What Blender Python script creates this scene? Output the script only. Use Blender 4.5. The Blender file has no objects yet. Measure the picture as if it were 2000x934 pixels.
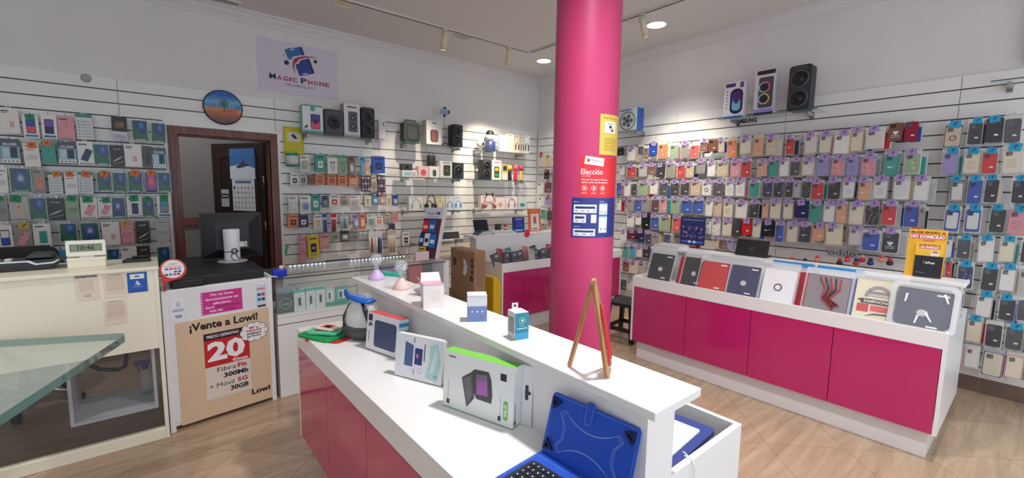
import bpy, math, random
from mathutils import Vector, Matrix
random.seed(7)
C = bpy.context.scene.collection
PI = math.pi; R = math.radians
# ------------------------------------------------------------------ camera maths (camera solved from the room's own lines)
YAW, PITCH, ROLL, FPX = .69212894, -.1091007, .01467298, 857.304
EYE = Vector((0, 0, 1.53))
_f = Vector((math.sin(YAW)*math.cos(PITCH), math.cos(YAW)*math.cos(PITCH), math.sin(PITCH)))
_r = Vector((math.cos(YAW), -math.sin(YAW), 0)); _u = _r.cross(_f)
_r2 = _r*math.cos(ROLL)+_u*math.sin(ROLL); _u2 = _u*math.cos(ROLL)-_r*math.sin(ROLL)
def ray(px, py): return _f+_r2*((px-1000)/FPX)-_u2*((py-467)/FPX)
def aty(px, py, Y): d = ray(px, py); return EYE+d*(Y/d.y)
def atx(px, py, X): d = ray(px, py); return EYE+d*(X/d.x)
def atz(px, py, Z): d = ray(px, py); return EYE+d*((Z-EYE.z)/d.z)
def hz(px, py, x, y):
    d = ray(px, py); t = (x*d.x+y*d.y)/(d.x*d.x+d.y*d.y); return EYE.z+d.z*t
YA, XB = 5.393, 4.973      # slat wall faces
CEIL = 3.32
# ------------------------------------------------------------------ materials
def lin(c):
    return tuple(((v/255)/12.92 if v/255 <= .04045 else ((v/255+.055)/1.055)**2.4) for v in c[:3])+(1,)
_mats = {}
def M(c, rough=.5, metal=0, alpha=1, emis=0, spec=.5, coat=0):
    k = (tuple(c), rough, metal, alpha, emis, spec, coat)
    if k in _mats: return _mats[k]
    m = bpy.data.materials.new('paint_%d_%d_%d' % tuple(c[:3])); m.use_nodes = True
    b = m.node_tree.nodes['Principled BSDF']
    b.inputs['Base Color'].default_value = lin(c); b.inputs['Roughness'].default_value = rough
    b.inputs['Metallic'].default_value = metal; b.inputs['Alpha'].default_value = alpha
    b.inputs['Specular IOR Level'].default_value = spec
    if coat: b.inputs['Coat Weight'].default_value = coat; b.inputs['Coat Roughness'].default_value = .05
    if emis:
        b.inputs['Emission Color'].default_value = lin(c); b.inputs['Emission Strength'].default_value = emis
    _mats[k] = m; return m
def node_mat(name, build, rough=.4):
    m = bpy.data.materials.new(name); m.use_nodes = True; nt = m.node_tree
    b = nt.nodes['Principled BSDF']; b.inputs['Roughness'].default_value = rough
    build(nt, b); return m
def N(nt, t, **kw):
    n = nt.nodes.new(t)
    for k, v in kw.items():
        if k in ('operation', 'blend_type', 'data_type', 'gradient_type', 'noise_dimensions', 'feature'): setattr(n, k, v)
        else: n.inputs[k].default_value = v
    return n
def ramp(nt, stops):
    n = nt.nodes.new('ShaderNodeValToRGB'); e = n.color_ramp.elements
    while len(e) < len(stops): e.new(.5)
    for i, (p, c) in enumerate(stops): e[i].position = p; e[i].color = lin(c)
    return n
WHITE = (236, 234, 233)
lam = M(WHITE, .28, coat=.15)             # white laminate
pinkm = M((188, 34, 102), .16, coat=.5)
black = M((20, 20, 22), .35); dark = M((38, 40, 46), .45)
chrome = M((190, 190, 190), .25, 1)
film = M((240, 242, 245), .12, alpha=.07)
seal = M((236, 238, 240), .2, alpha=.34)
glass = M((205, 228, 222), .04, alpha=.11)
gedge = M((70, 110, 104), .1)
clear = M((235, 240, 245), .05, alpha=.22)
def _floor(nt, b):
    tc = N(nt, 'ShaderNodeTexCoord'); mp = N(nt, 'ShaderNodeMapping'); mp.inputs['Rotation'].default_value = (0, 0, R(38)); mp.inputs['Scale'].default_value = (.9, 9, 1)
    no = N(nt, 'ShaderNodeTexNoise', Scale=1.6, Detail=7, Roughness=.62, Distortion=.9)
    nt.links.new(tc.outputs['Object'], mp.inputs[0]); nt.links.new(mp.outputs[0], no.inputs['Vector'])
    rp = ramp(nt, [(.25, (156, 132, 108)), (.45, (178, 152, 126)), (.6, (190, 164, 138)), (.8, (204, 180, 154))])
    nt.links.new(no.outputs['Fac'], rp.inputs[0])
    mp2 = N(nt, 'ShaderNodeMapping'); mp2.inputs['Rotation'].default_value = (0, 0, R(45))
    br = N(nt, 'ShaderNodeTexBrick', Scale=1.0); br.offset = 0; br.inputs['Mortar Size'].default_value = .0022; br.inputs['Brick Width'].default_value = .45; br.inputs['Row Height'].default_value = .45
    br.inputs['Color1'].default_value = (1, 1, 1, 1); br.inputs['Color2'].default_value = (.86, .84, .82, 1); br.inputs['Mortar'].default_value = (.62, .57, .52, 1)
    nt.links.new(tc.outputs['Object'], mp2.inputs[0]); nt.links.new(mp2.outputs[0], br.inputs['Vector'])
    mx = N(nt, 'ShaderNodeMix', data_type='RGBA', blend_type='MULTIPLY'); mx.inputs[0].default_value = 1
    nt.links.new(rp.outputs[0], mx.inputs[6]); nt.links.new(br.outputs['Color'], mx.inputs[7]); nt.links.new(mx.outputs[2], b.inputs['Base Color'])
floor_m = node_mat('polished_tile', _floor, .22)
def _wood(c1, c2, s=14):
    def f(nt, b):
        tc = N(nt, 'ShaderNodeTexCoord'); mp = N(nt, 'ShaderNodeMapping'); mp.inputs['Scale'].default_value = (s, s, s*.08)
        no = N(nt, 'ShaderNodeTexNoise', Scale=2.0, Detail=5); rp = ramp(nt, [(.35, c1), (.65, c2)])
        nt.links.new(tc.outputs['Object'], mp.inputs[0]); nt.links.new(mp.outputs[0], no.inputs['Vector'])
        nt.links.new(no.outputs['Fac'], rp.inputs[0]); nt.links.new(rp.outputs[0], b.inputs['Base Color'])
    return f
mahog = node_mat('mahogany', _wood((98, 50, 40), (134, 76, 60)), .35)
beech = node_mat('beech', _wood((176, 122, 76), (206, 152, 102), 40), .5)
def _card(nt, b):
    tc = N(nt, 'ShaderNodeTexCoord'); no = N(nt, 'ShaderNodeTexNoise', Scale=3.0, Detail=4); rp = ramp(nt, [(.3, (146, 112, 84)), (.7, (172, 136, 106))])
    nt.links.new(tc.outputs['Object'], no.inputs['Vector']); nt.links.new(no.outputs['Fac'], rp.inputs[0]); nt.links.new(rp.outputs[0], b.inputs['Base Color'])
cardboard = node_mat('cardboard', _card, .8)
def _plaster(nt, b):
    tc = N(nt, 'ShaderNodeTexCoord'); no = N(nt, 'ShaderNodeTexNoise', Scale=2.0, Detail=3); rp = ramp(nt, [(.3, (224, 221, 222)), (.7, (230, 227, 227))])
    nt.links.new(tc.outputs['Object'], no.inputs['Vector']); nt.links.new(no.outputs['Fac'], rp.inputs[0]); nt.links.new(rp.outputs[0], b.inputs['Base Color'])
plaster = node_mat('plaster', _plaster, .75)
def swirl(name, cx, cz, stops):
    def f(nt, b):
        tc = N(nt, 'ShaderNodeTexCoord'); sp = N(nt, 'ShaderNodeSeparateXYZ'); nt.links.new(tc.outputs['Generated'], sp.inputs[0])
        cb = N(nt, 'ShaderNodeCombineXYZ'); nt.links.new(sp.outputs[0], cb.inputs[0]); nt.links.new(sp.outputs[2], cb.inputs[1])
        ds = N(nt, 'ShaderNodeVectorMath', operation='DISTANCE'); ds.inputs[1].default_value = (cx, cz, 0); nt.links.new(cb.outputs[0], ds.inputs[0])
        no = N(nt, 'ShaderNodeTexNoise', Scale=2.2, Detail=1); nt.links.new(cb.outputs[0], no.inputs['Vector'])
        ad = N(nt, 'ShaderNodeMath', operation='ADD'); mu = N(nt, 'ShaderNodeMath', operation='MULTIPLY'); mu.inputs[1].default_value = .35
        nt.links.new(no.outputs['Fac'], mu.inputs[0]); nt.links.new(ds.outputs['Value'], ad.inputs[0]); nt.links.new(mu.outputs[0], ad.inputs[1])
        rp = ramp(nt, stops); nt.links.new(ad.outputs[0], rp.inputs[0]); nt.links.new(rp.outputs[0], b.inputs['Base Color'])
    return node_mat(name, f, .25)
sw_green = [swirl('swirl_print', .62, .75, [(.12, (90, 150, 200)), (.3, (44, 78, 150)), (.5, (30, 60, 110)), (.66, (36, 104, 74)), (.9, (30, 92, 66))]),
            swirl('swirl_print_glare', .5, .55, [(.15, (190, 205, 215)), (.32, (60, 90, 150)), (.52, (36, 66, 110)), (.68, (34, 100, 72)), (.9, (40, 108, 80))])]  # pale centre is glare on the pack, painted into the print
sw_hot = swirl('hot_print', .5, .5, [(.15, (240, 120, 70)), (.35, (220, 60, 110)), (.55, (90, 60, 170)), (.75, (40, 50, 130)), (.95, (30, 90, 120))])
# ------------------------------------------------------------------ mesh builder
class MB:
    def __init__(s): s.v = []; s.f = []; s.m = []; s.ms = []; s.sm = set(); s.map = None
    def mi(s, m):
        if isinstance(m, tuple): m = M(m)
        if m not in s.ms: s.ms.append(m)
        return s.ms.index(m)
    def add(s, vs, fs, m, mat=None, smooth=False):
        o = len(s.v); i = s.mi(m)
        for p in vs:
            p = Vector(p)
            if mat is not None: p = mat @ p
            if s.map: p = Vector(s.map(p))
            s.v.append(tuple(p))
        for f in fs:
            if smooth: s.sm.add(len(s.f))
            s.f.append([o+k for k in f]); s.m.append(i)
        return s
    def box(s, x0, x1, y0, y1, z0, z1, m, mat=None):
        vs = [(x, y, z) for z in (z0, z1) for y in (y0, y1) for x in (x0, x1)]
        return s.add(vs, [(0, 2, 3, 1), (4, 5, 7, 6), (0, 1, 5, 4), (2, 6, 7, 3), (0, 4, 6, 2), (1, 3, 7, 5)], m, mat)
    def prism(s, pts, y0, y1, m, mat=None, smooth=False):      # outline in XZ, extruded along Y (front = y0)
        n = len(pts); vs = [(x, y0, z) for x, z in pts]+[(x, y1, z) for x, z in pts]
        return s.add(vs, [tuple(range(n)), tuple(range(2*n-1, n-1, -1))]+[(i, i+n, (i+1) % n+n, (i+1) % n) for i in range(n)], m, mat)
    def slab(s, pts, z0, z1, m, mat=None):                     # outline in XY, extruded along Z
        n = len(pts); vs = [(x, y, z0) for x, y in pts]+[(x, y, z1) for x, y in pts]
        return s.add(vs, [tuple(range(n-1, -1, -1)), tuple(range(n, 2*n))]+[(i, (i+1) % n, (i+1) % n+n, i+n) for i in range(n)], m, mat)
    def ring(s, outer, inner, y0, y1, m, mat=None):            # frame between two outlines with equal counts (XZ)
        n = len(outer); vs = []
        for y in (y0, y1): vs += [(x, y, z) for x, z in outer]+[(x, y, z) for x, z in inner]
        fs = []
        for i in range(n):
            j = (i+1) % n
            fs += [(i, j, n+j, n+i), (2*n+i, 3*n+i, 3*n+j, 2*n+j), (i, 2*n+i, 2*n+j, j), (n+i, n+j, 3*n+j, 3*n+i)]
        return s.add(vs, fs, m, mat)
    def lathe(s, prof, m, seg=24, mat=None, smooth=True):      # profile (r,z)
        vs = []; fs = []; n = len(prof)
        for k in range(seg):
            a = 2*PI*k/seg
            vs += [(r*math.cos(a), r*math.sin(a), z) for r, z in prof]
        for k in range(seg):
            for i in range(n-1):
                a = k*n+i; b = ((k+1) % seg)*n+i; fs.append((a, b, b+1, a+1))
        s.add(vs, fs, m, mat, smooth)
        return s
    def tube(s, pts, r, m, seg=8, mat=None, caps=True):
        pts = [Vector(p) for p in pts]; vs = []; fs = []; prev = None; rr = r if isinstance(r, (list, tuple)) else [r]*len(pts)
        for i, p in enumerate(pts):
            d = (pts[min(i+1, len(pts)-1)]-pts[max(i-1, 0)]).normalized()
            if prev is None: a = d.orthogonal().normalized()
            else: a = (prev-d*prev.dot(d)).normalized()
            prev = a; b = d.cross(a)
            for k in range(seg): t = 2*PI*k/seg; vs.append(tuple(p+(a*math.cos(t)+b*math.sin(t))*rr[i]))
        for i in range(len(pts)-1):
            for k in range(seg): fs.append((i*seg+k, i*seg+(k+1) % seg, (i+1)*seg+(k+1) % seg, (i+1)*seg+k))
        if caps: fs.append(tuple(range(seg-1, -1, -1))); fs.append(tuple((len(pts)-1)*seg+k for k in range(seg)))
        return s.add(vs, fs, m, mat, seg > 5)
    def rect(s, x0, x1, z0, z1, y, m, rot=0):                   # printed patch, a hair of ink, facing -Y
        cx, cz = (x0+x1)/2, (z0+z1)/2
        mt = Matrix.Translation((cx, 0, cz)) @ Matrix.Rotation(rot, 4, 'Y')
        w, h = (x1-x0)/2, (z1-z0)/2
        n = 1 if not s.map else max(1, int(2*w/.02)); vs = []; fs = []
        for k in range(n+1):
            x = -w+2*w*k/n; vs += [(x, y, -h), (x, y, h)]
        for k in range(n): fs.append((2*k, 2*k+2, 2*k+3, 2*k+1))
        return s.add(vs, fs, m, mt)
    def disc(s, cx, cz, r, y, m, seg=20, rz=None):
        return s.add([(cx+r*math.cos(2*PI*k/seg), y, cz+(rz or r)*math.sin(2*PI*k/seg)) for k in range(seg)], [tuple(range(seg))], m)
    def text(s, body, cx, cz, w, h, y, m, rot=0, bold=0, align=0, mat=None):  # lettering fitted in a w x h box, facing -Y
        cu = bpy.data.curves.new('t', 'FONT'); cu.body = body; cu.size = 1; cu.offset = bold; cu.resolution_u = 2
        ob = bpy.data.objects.new('t', cu); C.objects.link(ob)
        dg = bpy.context.evaluated_depsgraph_get(); me = bpy.data.meshes.new_from_object(ob.evaluated_get(dg))
        co = [v.co.copy() for v in me.vertices]; fs = [tuple(p.vertices) for p in me.polygons]
        bpy.data.objects.remove(ob); bpy.data.curves.remove(cu); bpy.data.meshes.remove(me)
        if not co: return s
        xa = min(v.x for v in co); xb = max(v.x for v in co); za = min(v.y for v in co); zb = max(v.y for v in co)
        sx = w/(xb-xa); sz = h/(zb-za); mt = Matrix.Translation((cx, 0, cz)) @ Matrix.Rotation(rot, 4, 'Y')
        if mat is not None: mt = mat @ mt
        return s.add([((v.x-(xa+xb)/2)*sx, y, (v.y-(za+zb)/2)*sz) for v in co], fs, m, mt)
    def build(s, name, parent=None, loc=None, rz=0, bevel=0, rx=0, ry=0):
        me = bpy.data.meshes.new(name); me.from_pydata(s.v, [], s.f)
        for m in s.ms: me.materials.append(m)
        me.polygons.foreach_set('material_index', s.m)
        if s.sm: me.polygons.foreach_set('use_smooth', [i in s.sm for i in range(len(s.f))])
        me.update(); o = bpy.data.objects.new(name, me); C.objects.link(o)
        if parent: o.parent = parent
        if loc is not None: o.location = loc
        o.rotation_euler = (rx, ry, rz)
        if bevel:
            b = o.modifiers.new('bevel', 'BEVEL'); b.width = bevel; b.segments = 2; b.limit_method = 'ANGLE'
        return o
def tag(o, label, cat, group=None):
    o['label'] = label; o['category'] = cat
    if group: o['group'] = group
    return o
def thing(name, label, cat, loc=(0, 0, 0), rz=0, group=None, rx=0, ry=0):
    o = bpy.data.objects.new(name, None); C.objects.link(o); o.location = loc; o.rotation_euler = (rx, ry, rz); o.empty_display_size = .05
    return tag(o, label, cat, group)
def struct(o): o['kind'] = 'structure'; return o
def rrect(w, h, r, n=4, cx=0, cz=0):
    r = min(r, w/2-1e-4, h/2-1e-4); p = []
    for (sx, sz, a0) in ((1, -1, -PI/2), (1, 1, 0), (-1, 1, PI/2), (-1, -1, PI)):
        for k in range(n+1):
            a = a0+PI/2*k/n; p.append((cx+sx*(w/2-r)+r*math.cos(a), cz+sz*(h/2-r)+r*math.sin(a)))
    return p
ORD = ['first', 'second', 'third', 'fourth', 'fifth', 'sixth', 'seventh', 'eighth', 'ninth', 'tenth', 'eleventh', 'twelfth', 'thirteenth', 'fourteenth', 'fifteenth', 'sixteenth', 'seventeenth', 'eighteenth', 'nineteenth', 'twentieth']
for a in ('', 'first', 'second', 'third', 'fourth', 'fifth', 'sixth', 'seventh', 'eighth', 'ninth'): ORD.append(('twenty-' + a) if a else 'SKIP')
ORD.remove('SKIP'); ORD += ['thirtieth', 'thirty-first', 'thirty-second']

# ================================================================== ROOM
# floor, ceiling
b = MB(); b.box(-3.5, 5.2, -1.6, 8, -.05, 0, floor_m); struct(b.build('floor'))
b = MB(); b.box(-3.5, 5.2, -1.6, 8, CEIL, CEIL+.06, M((222, 218, 215), .8)); struct(b.build('ceiling'))
DX0, DX1, DZ = .178, 1.12, 2.105     # outer edges of the door casing
AX0 = -3.2
b = MB(); W2 = YA+.018
b.box(AX0, DX0+.05, W2, W2+.12, 0, CEIL, plaster); b.box(DX1-.05, XB+.018, W2, W2+.12, 0, CEIL, plaster); b.box(DX0+.05, DX1-.05, W2, W2+.12, DZ-.05, CEIL, plaster)
wallA = struct(b.build('wall_back'))
b = MB(); b.box(XB+.018, XB+.14, -1.5, W2+.12, 0, CEIL, plaster); wallB = struct(b.build('wall_right'))
b = MB(); b.box(AX0-.12, AX0, -1.5, W2+.12, 0, CEIL, plaster); struct(b.build('wall_left'))
# shop front behind the viewer: sill, lintel, posts, glass
b = MB(); b.box(AX0, XB+.018, -1.5, -1.38, 2.95, CEIL, plaster); b.box(AX0, XB+.018, -1.5, -1.38, 0, .12, plaster)
for x in (AX0+.04, -1.2, .8, 2.8, XB-.02): b.box(x-.035, x+.035, -1.48, -1.4, .12, 2.95, M((120, 125, 128), .4, .6))
struct(b.build('wall_front'))
b = MB(); b.box(AX0+.08, XB-.06, -1.445, -1.435, .12, 2.95, M((230, 240, 240), .02, alpha=.04)); struct(b.build('window_1'))
# slotted slat boards
slat_m = M((238, 237, 234), .22, coat=.25); groove_m = M((66, 62, 62), .6)
GZ0, GS, TOPZ, BOTZ = 2.373, .1142, 2.475, .12
def slats(name, a0, a1, z0, z1, frame):           # one board: strips with dark T-slots; local XZ outline, front toward -Y
    b = MB(); gs = [GZ0-GS*k for k in range(25)]; cut = [z for z in gs if z0+.02 < z < z1-.02]
    edges = [z1]+[z for g in cut for z in (g+.005, g-.005)]+[z0]
    for k in range(0, len(edges), 2): b.box(a0, a1, 0, .017, edges[k+1], edges[k], slat_m)
    for g in cut: b.box(a0, a1, .012, .0172, g-.0052, g+.0052, groove_m)
    if frame == 'A': return struct(b.build(name, loc=(0, YA, 0)))
    return struct(b.build(name, loc=(XB, 0, 0), rz=-PI/2))
sl = {}
seamA = aty(228, 160, YA).x
sl['A0'] = slats('wall_back_slats', AX0, seamA-.002, BOTZ, TOPZ, 'A'); sl['A1'] = slats('wall_back_slats', seamA+.002, DX0-.03, BOTZ, TOPZ, 'A')
seamC = aty(536, 210, YA).x
slats('wall_back_slats', DX0-.03, seamC-.002, DZ+.03, TOPZ, 'A')
sl['A2'] = slats('wall_back_slats', DX1+.03, 2.95, BOTZ, DZ+.03, 'A'); slats('wall_back_slats', seamC+.002, 2.95, DZ+.032, TOPZ, 'A'); sl['A3'] = slats('wall_back_slats', 2.954, XB-.001, BOTZ, TOPZ, 'A')
sB = [5.37, atx(1322, 240, XB).y, atx(1536, 220, XB).y, atx(1874, 200, XB).y, -1.37]
for i in range(4): sl['B%d' % i] = slats('wall_right_slats', -sB[i]+.002, -sB[i+1]-.002, BOTZ, TOPZ, 'B')
b = MB(); b.box(AX0, DX0, YA+.002, YA+.018, 0, .12, M((120, 100, 88), .5)); b.box(DX1, XB, YA+.002, YA+.018, 0, .12, M((120, 100, 88), .5)); struct(b.build('baseboard_back'))
b = MB(); b.box(XB-.004, XB+.018, -1.37, YA, 0, .12, M((120, 100, 88), .5)); struct(b.build('baseboard_right'))
# crown mouldings
def crown(name, L, loc, rz):
    prof = [(0, 0), (0, -.115), (.012, -.115), (.018, -.085), (.05, -.05), (.06, -.03), (.085, -.022), (.085, 0)]
    n = len(prof); vs = [(0, -p, z) for p, z in prof]+[(L, -p, z) for p, z in prof]
    b = MB(); b.add(vs, [tuple(range(n)), tuple(range(2*n-1, n-1, -1))]+[(i, i+n, (i+1) % n+n, (i+1) % n) for i in range(n)], M((222, 219, 219), .6))
    return struct(b.build(name, loc=loc, rz=rz))
crown('trim_1', XB+.018-AX0, (AX0, W2, CEIL), 0); crown('trim_2', W2+1.38, (XB+.018, W2, CEIL), -PI/2)
b = MB(); b.box(XB-.05, XB+.016, .10, .165, TOPZ+.02, CEIL-.12, M((196, 192, 194), .5)); b.box(XB-.052, XB-.05, .16, .168, TOPZ+.02, CEIL-.12, M((50, 46, 50), .5)); struct(b.build('trim_6'))
# doorway and the back room behind it
b = MB()
for (w, d) in ((.075, .028), (.055, .04), (.02, .05)):
    b.box(DX0+.075-w, DX0+.075, -d, 0, 0, DZ-.075+w, mahog); b.box(DX1-.075, DX1-.075+w, -d, 0, 0, DZ-.075+w, mahog); b.box(DX0+.075, DX1-.075, -d, 0, DZ-.075, DZ-.075+w, mahog)
b.box(DX0+.055, DX0+.085, 0, .14, 0, DZ-.07, mahog); b.box(DX1-.085, DX1-.055, 0, .14, 0, DZ-.07, mahog); b.box(DX0+.055, DX1-.055, 0, .14, DZ-.085, DZ-.055, mahog)
struct(b.build('trim_3', loc=(0, YA, 0)))
b = MB(); b.box(DX1, DX1+.028, -.016, 0, 0, DZ+.028, slat_m); b.box(DX0-.028, DX1, -.016, 0, DZ, DZ+.028, slat_m); b.box(DX0-.028, DX0, -.016, 0, 0, DZ, slat_m); struct(b.build('trim_4', loc=(0, YA-.0005, 0)))
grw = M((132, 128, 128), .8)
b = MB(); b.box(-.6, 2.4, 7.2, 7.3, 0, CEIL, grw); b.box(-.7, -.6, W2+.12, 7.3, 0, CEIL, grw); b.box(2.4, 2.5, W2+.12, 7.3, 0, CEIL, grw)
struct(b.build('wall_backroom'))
b = MB(); b.box(-.6, 2.4, 7.17, 7.2, 1.02, 1.12, mahog); struct(b.build('trim_5'))
hx, hy, ex, ey = 1.03, 5.56, .62, 6.24; ang = math.atan2(ey-hy, ex-hx); LW = math.hypot(ex-hx, ey-hy)
b = MB(); b.box(0, LW, -.02, .02, .01, 2.02, M((44, 30, 28), .45))
for z0, z1 in ((.15, .85), (1.0, 1.9)): b.ring([(.1, z0), (LW-.1, z0), (LW-.1, z1), (.1, z1)], [(.13, z0+.03), (LW-.13, z0+.03), (LW-.13, z1-.03), (.13, z1-.03)], .02, .028, M((58, 40, 36), .4))
door = struct(b.build('door_1', loc=(hx, hy, 0), rz=ang))
h = MB(); h.tube([(LW-.06, .02, 1.02), (LW-.06, .07, 1.02), (LW-.17, .07, 1.02)], .009, chrome); h.build('door_handle', door)
h = MB(); h.tube([(0, .03, 1.55), (0, .03, 1.65)], .008, chrome); h.build('hinge', door); h = MB(); h.tube([(0, .03, 1.05), (0, .03, 1.15)], .008, chrome); h.build('hinge', door)
# calendar on the open leaf (leaf face toward the viewer is local +Y)
def face_door(d): return thing(*d)
cal = thing('wall_calendar', 'paper wall calendar with aeroplane picture hanging on the dark inner door', 'calendar', (hx, hy, 0), ang)
def flip(px0, pz0):
    return Matrix.Translation((px0, .031, pz0)) @ Matrix.Rotation(PI, 4, 'Z')
b = MB(); mt = flip(.31, 1.40)
b.box(-.19, .19, 0, .004, .22, .56, M((70, 120, 180), .4), mt); b.add([(-.19, -.001, .22), (.19, -.001, .22), (.19, -.001, .34), (0, -.001, .39), (-.19, -.001, .36)], [(0, 1, 2, 3, 4)], M((222, 228, 236), .4), mt)
b.add([(-.1, -.002, .36), (-.05, -.002, .34), (.1, -.002, .37), (.1, -.002, .385), (.02, -.002, .39), (.04, -.002, .43), (.02, -.002, .43), (-.03, -.002, .385)], [tuple(range(8))], M((70, 74, 84)), mt)
b.build('picture', cal)
b = MB(); b.box(-.17, .17, .001, .004, -.14, .22, (232, 232, 235), mt)
for r_ in range(5):
    for c_ in range(6): b.text('%d' % (1+r_*6+c_), -.135+c_*.054, .12-r_*.055, .028, .03, -.001, (170, 50, 50) if c_ == 5 else (60, 66, 100), mat=mt)
b.rect(-.13, .13, .17, .21, 0, (90, 120, 180)); b.v[-4:] = [tuple(mt @ Vector((x, -.001, z))) for x, z in ((-.12, .175), (-.12, .2), (.12, .175), (.12, .2))]
b.build('date_page', cal)
# small notice beside the calendar
b = MB(); mt = flip(.60, 1.30); b.box(-.06, .06, 0, .003, 0, .2, (190, 190, 194), mt); b.box(-.055, .055, -.002, 0, .1, .15, (40, 42, 48), mt); b.box(-.045, .045, -.003, -.002, .118, .13, (220, 220, 220), mt)
tag(b.build('door_notice', loc=(hx, hy, 0), rz=ang), 'small grey and black notice on the inner door left of the calendar', 'notice')

# ================================================================== LIGHTING FIXTURES
def spotlamp(loc, size, power, col=(1, .985, .97)):
    l = bpy.data.lights.new('downlight_light', 'AREA'); l.shape = 'DISK'; l.size = size; l.energy = power; l.color = col
    o = bpy.data.objects.new('downlight_light', l); C.objects.link(o); o.location = loc; return o
def downlight(x, y, lit, label, e=9):
    t = thing('ceiling_downlight', label, 'ceiling light', (x, y, CEIL), group='round ceiling downlights')
    b = MB(); b.lathe([(.105, 0), (.112, -.004), (.105, -.009), (.095, -.006), (.094, 0)], M((226, 224, 220), .4), 32); b.build('trim_ring', t)
    b = MB(); m = M((255, 250, 242), .5, emis=e) if lit == 1 else M((226, 214, 168) if lit == 2 else (190, 172, 160), .4)
    b.lathe([(.0945, -.004), (.05, -.0055), (0, -.006)], m, 32); b.build('diffuser', t)
    if lit == 1: spotlamp((x, y, CEIL-.02), .18, LP*(2.6 if x == 1.4 else .6 if x > 4 else 1)).data.spread = R(125 if x == 1.4 else 95)
LP = 12
downlight(4.32, 4.58, 1, 'lit round downlight in the ceiling just left of the pink column')
downlight(4.30, 2.82, 1, 'lit round downlight in the ceiling right of the pink column', 14)
downlight(1.58, 4.50, 2, 'unlit yellowish round downlight at the top edge above the shop logo')
downlight(2.96, 4.51, 0, 'unlit flat round downlight between the two track spotlights')
for x, y in ((1.4, 1.0), (-1.4, 2.6), (2.9, .2)):
    downlight(x, y, 1, {1.4: 'lit round downlight in the ceiling over the island counter', -1.4: 'lit round downlight over the white reception counter', 2.9: 'lit round downlight near the shop front windows'}[x])
# track
tr = thing('light_track', 'white L-shaped lighting track with a dark slot on the ceiling', 'track', (3.91, 4.41, CEIL))
b = MB(); tm = M((214, 208, 204), .5); sm_ = M((40, 34, 34), .6)
b.box(-4.9, .018, -.018, .018, -.02, 0, tm); b.box(-4.9, -.03, -.009, .009, -.0206, -.0195, sm_); b.build('rail', tr)
b = MB(); b.box(-.018, .018, -4.6, -.018, -.02, 0, tm); b.box(-.009, .009, -4.6, -.03, -.0206, -.0195, sm_); b.build('rail', tr)
def spot(px, py, px2, py2, label, on, aim):
    base = atz(px, py, CEIL-.03); x, y = base.x, base.y
    if abs(y-4.41) < .4: y = 4.41
    else: x = 3.91
    t = thing('track_spotlight', label, 'spotlight', (x, y, CEIL-.021), group='white cylinder spotlights on the ceiling track')
    cr = M((224, 208, 186), .45)
    b = MB(); b.box(-.03, .03, -.014, .014, -.018, 0, cr) if y == 4.41 else b.box(-.014, .014, -.03, .03, -.018, 0, cr); b.build('adapter', t)
    b = MB(); b.tube([(0, 0, -.018), (0, 0, -.05)], .008, cr); b.build('stem', t)
    d = Vector(aim).normalized(); b = MB(); b.tube([Vector((0, 0, -.065))-d*.045, Vector((0, 0, -.065))+d*.15], .033, cr, 20); b.build('lamp_head', t)
    b = MB(); e = Vector((0, 0, -.065))+d*.151; b.tube([e-d*.002, e+d*.001], .027, M((255, 226, 180), .4, emis=3 if on else 0), 20); b.build('lens', t)
    if on:
        l = bpy.data.lights.new('track_light', 'SPOT'); l.energy = on*.95; l.spot_size = R(62); l.spot_blend = .8; l.color = (1, .86, .66); l.shadow_soft_size = .03
        o = bpy.data.objects.new('track_light', l); C.objects.link(o); o.location = Vector((x, y, CEIL-.021))+e+d*.01; o.rotation_euler = d.to_track_quat('-Z', 'Y').to_euler()
spot(876, 56, 870, 100, 'tilted white spotlight on the track left of the unlit downlight', 105, (.0, .4, -1))
spot(1000, 92, 1000, 130, 'white spotlight on the track nearest the room corner', 190, (.25, .55, -1))
spot(1256, 30, 1260, 70, 'white spotlight on the track beside the bright downlight', 120, (.56, .05, -1))
# vent grille
b = MB(); b.box(-.16, .16, -.05, .05, -.012, 0, (222, 220, 216)); [b.box(-.14, .14, y-.006, y+.006, -.0125, -.0119, (110, 112, 100)) for y in (-.032, -.012, .008, .028)]
tag(b.build('ceiling_vent', loc=(.66, 5.22, CEIL)), 'slotted white air vent at the ceiling edge over the doorway', 'vent')

# ================================================================== COLUMN and its notices
CR = .205; CX, CY = 2.215, 1.942
colm = M((196, 60, 112), .42)
b = MB(); b.lathe([(CR, 0), (CR, CEIL)], colm, 64); b.lathe([(CR+.001, 0), (CR+.012, .001), (CR+.012, .08), (CR+.001, .085)], M((190, 24, 96), .4), 64)
o = b.build('trim_column', loc=(CX, CY, 0)); struct(o)
def cyl_theta(px, py):
    d = ray(px, py); a = d.x**2+d.y**2; bb = -2*(d.x*CX+d.y*CY); cc = CX*CX+CY*CY-CR*CR; q = bb*bb-4*a*cc
    t = (-bb-math.sqrt(max(q, 0)))/(2*a); p = EYE+d*t; return math.atan2(p.y-CY, p.x-CX), p.z
def curved(b, th0):       # local X metres -> around the column, looking from outside, +X goes right
    b.map = lambda p: ((CR-p.y)*math.cos(th0+p.x/CR), (CR-p.y)*math.sin(th0+p.x/CR), p.z)
def sheet(b, w, h, m, y=-.0015):
    b.rect(0, w, 0, h, y, m)
t0, z0 = cyl_theta(1170, 302); _, z1 = cyl_theta(1171, 222)
w = .19; h = z1-z0
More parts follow.
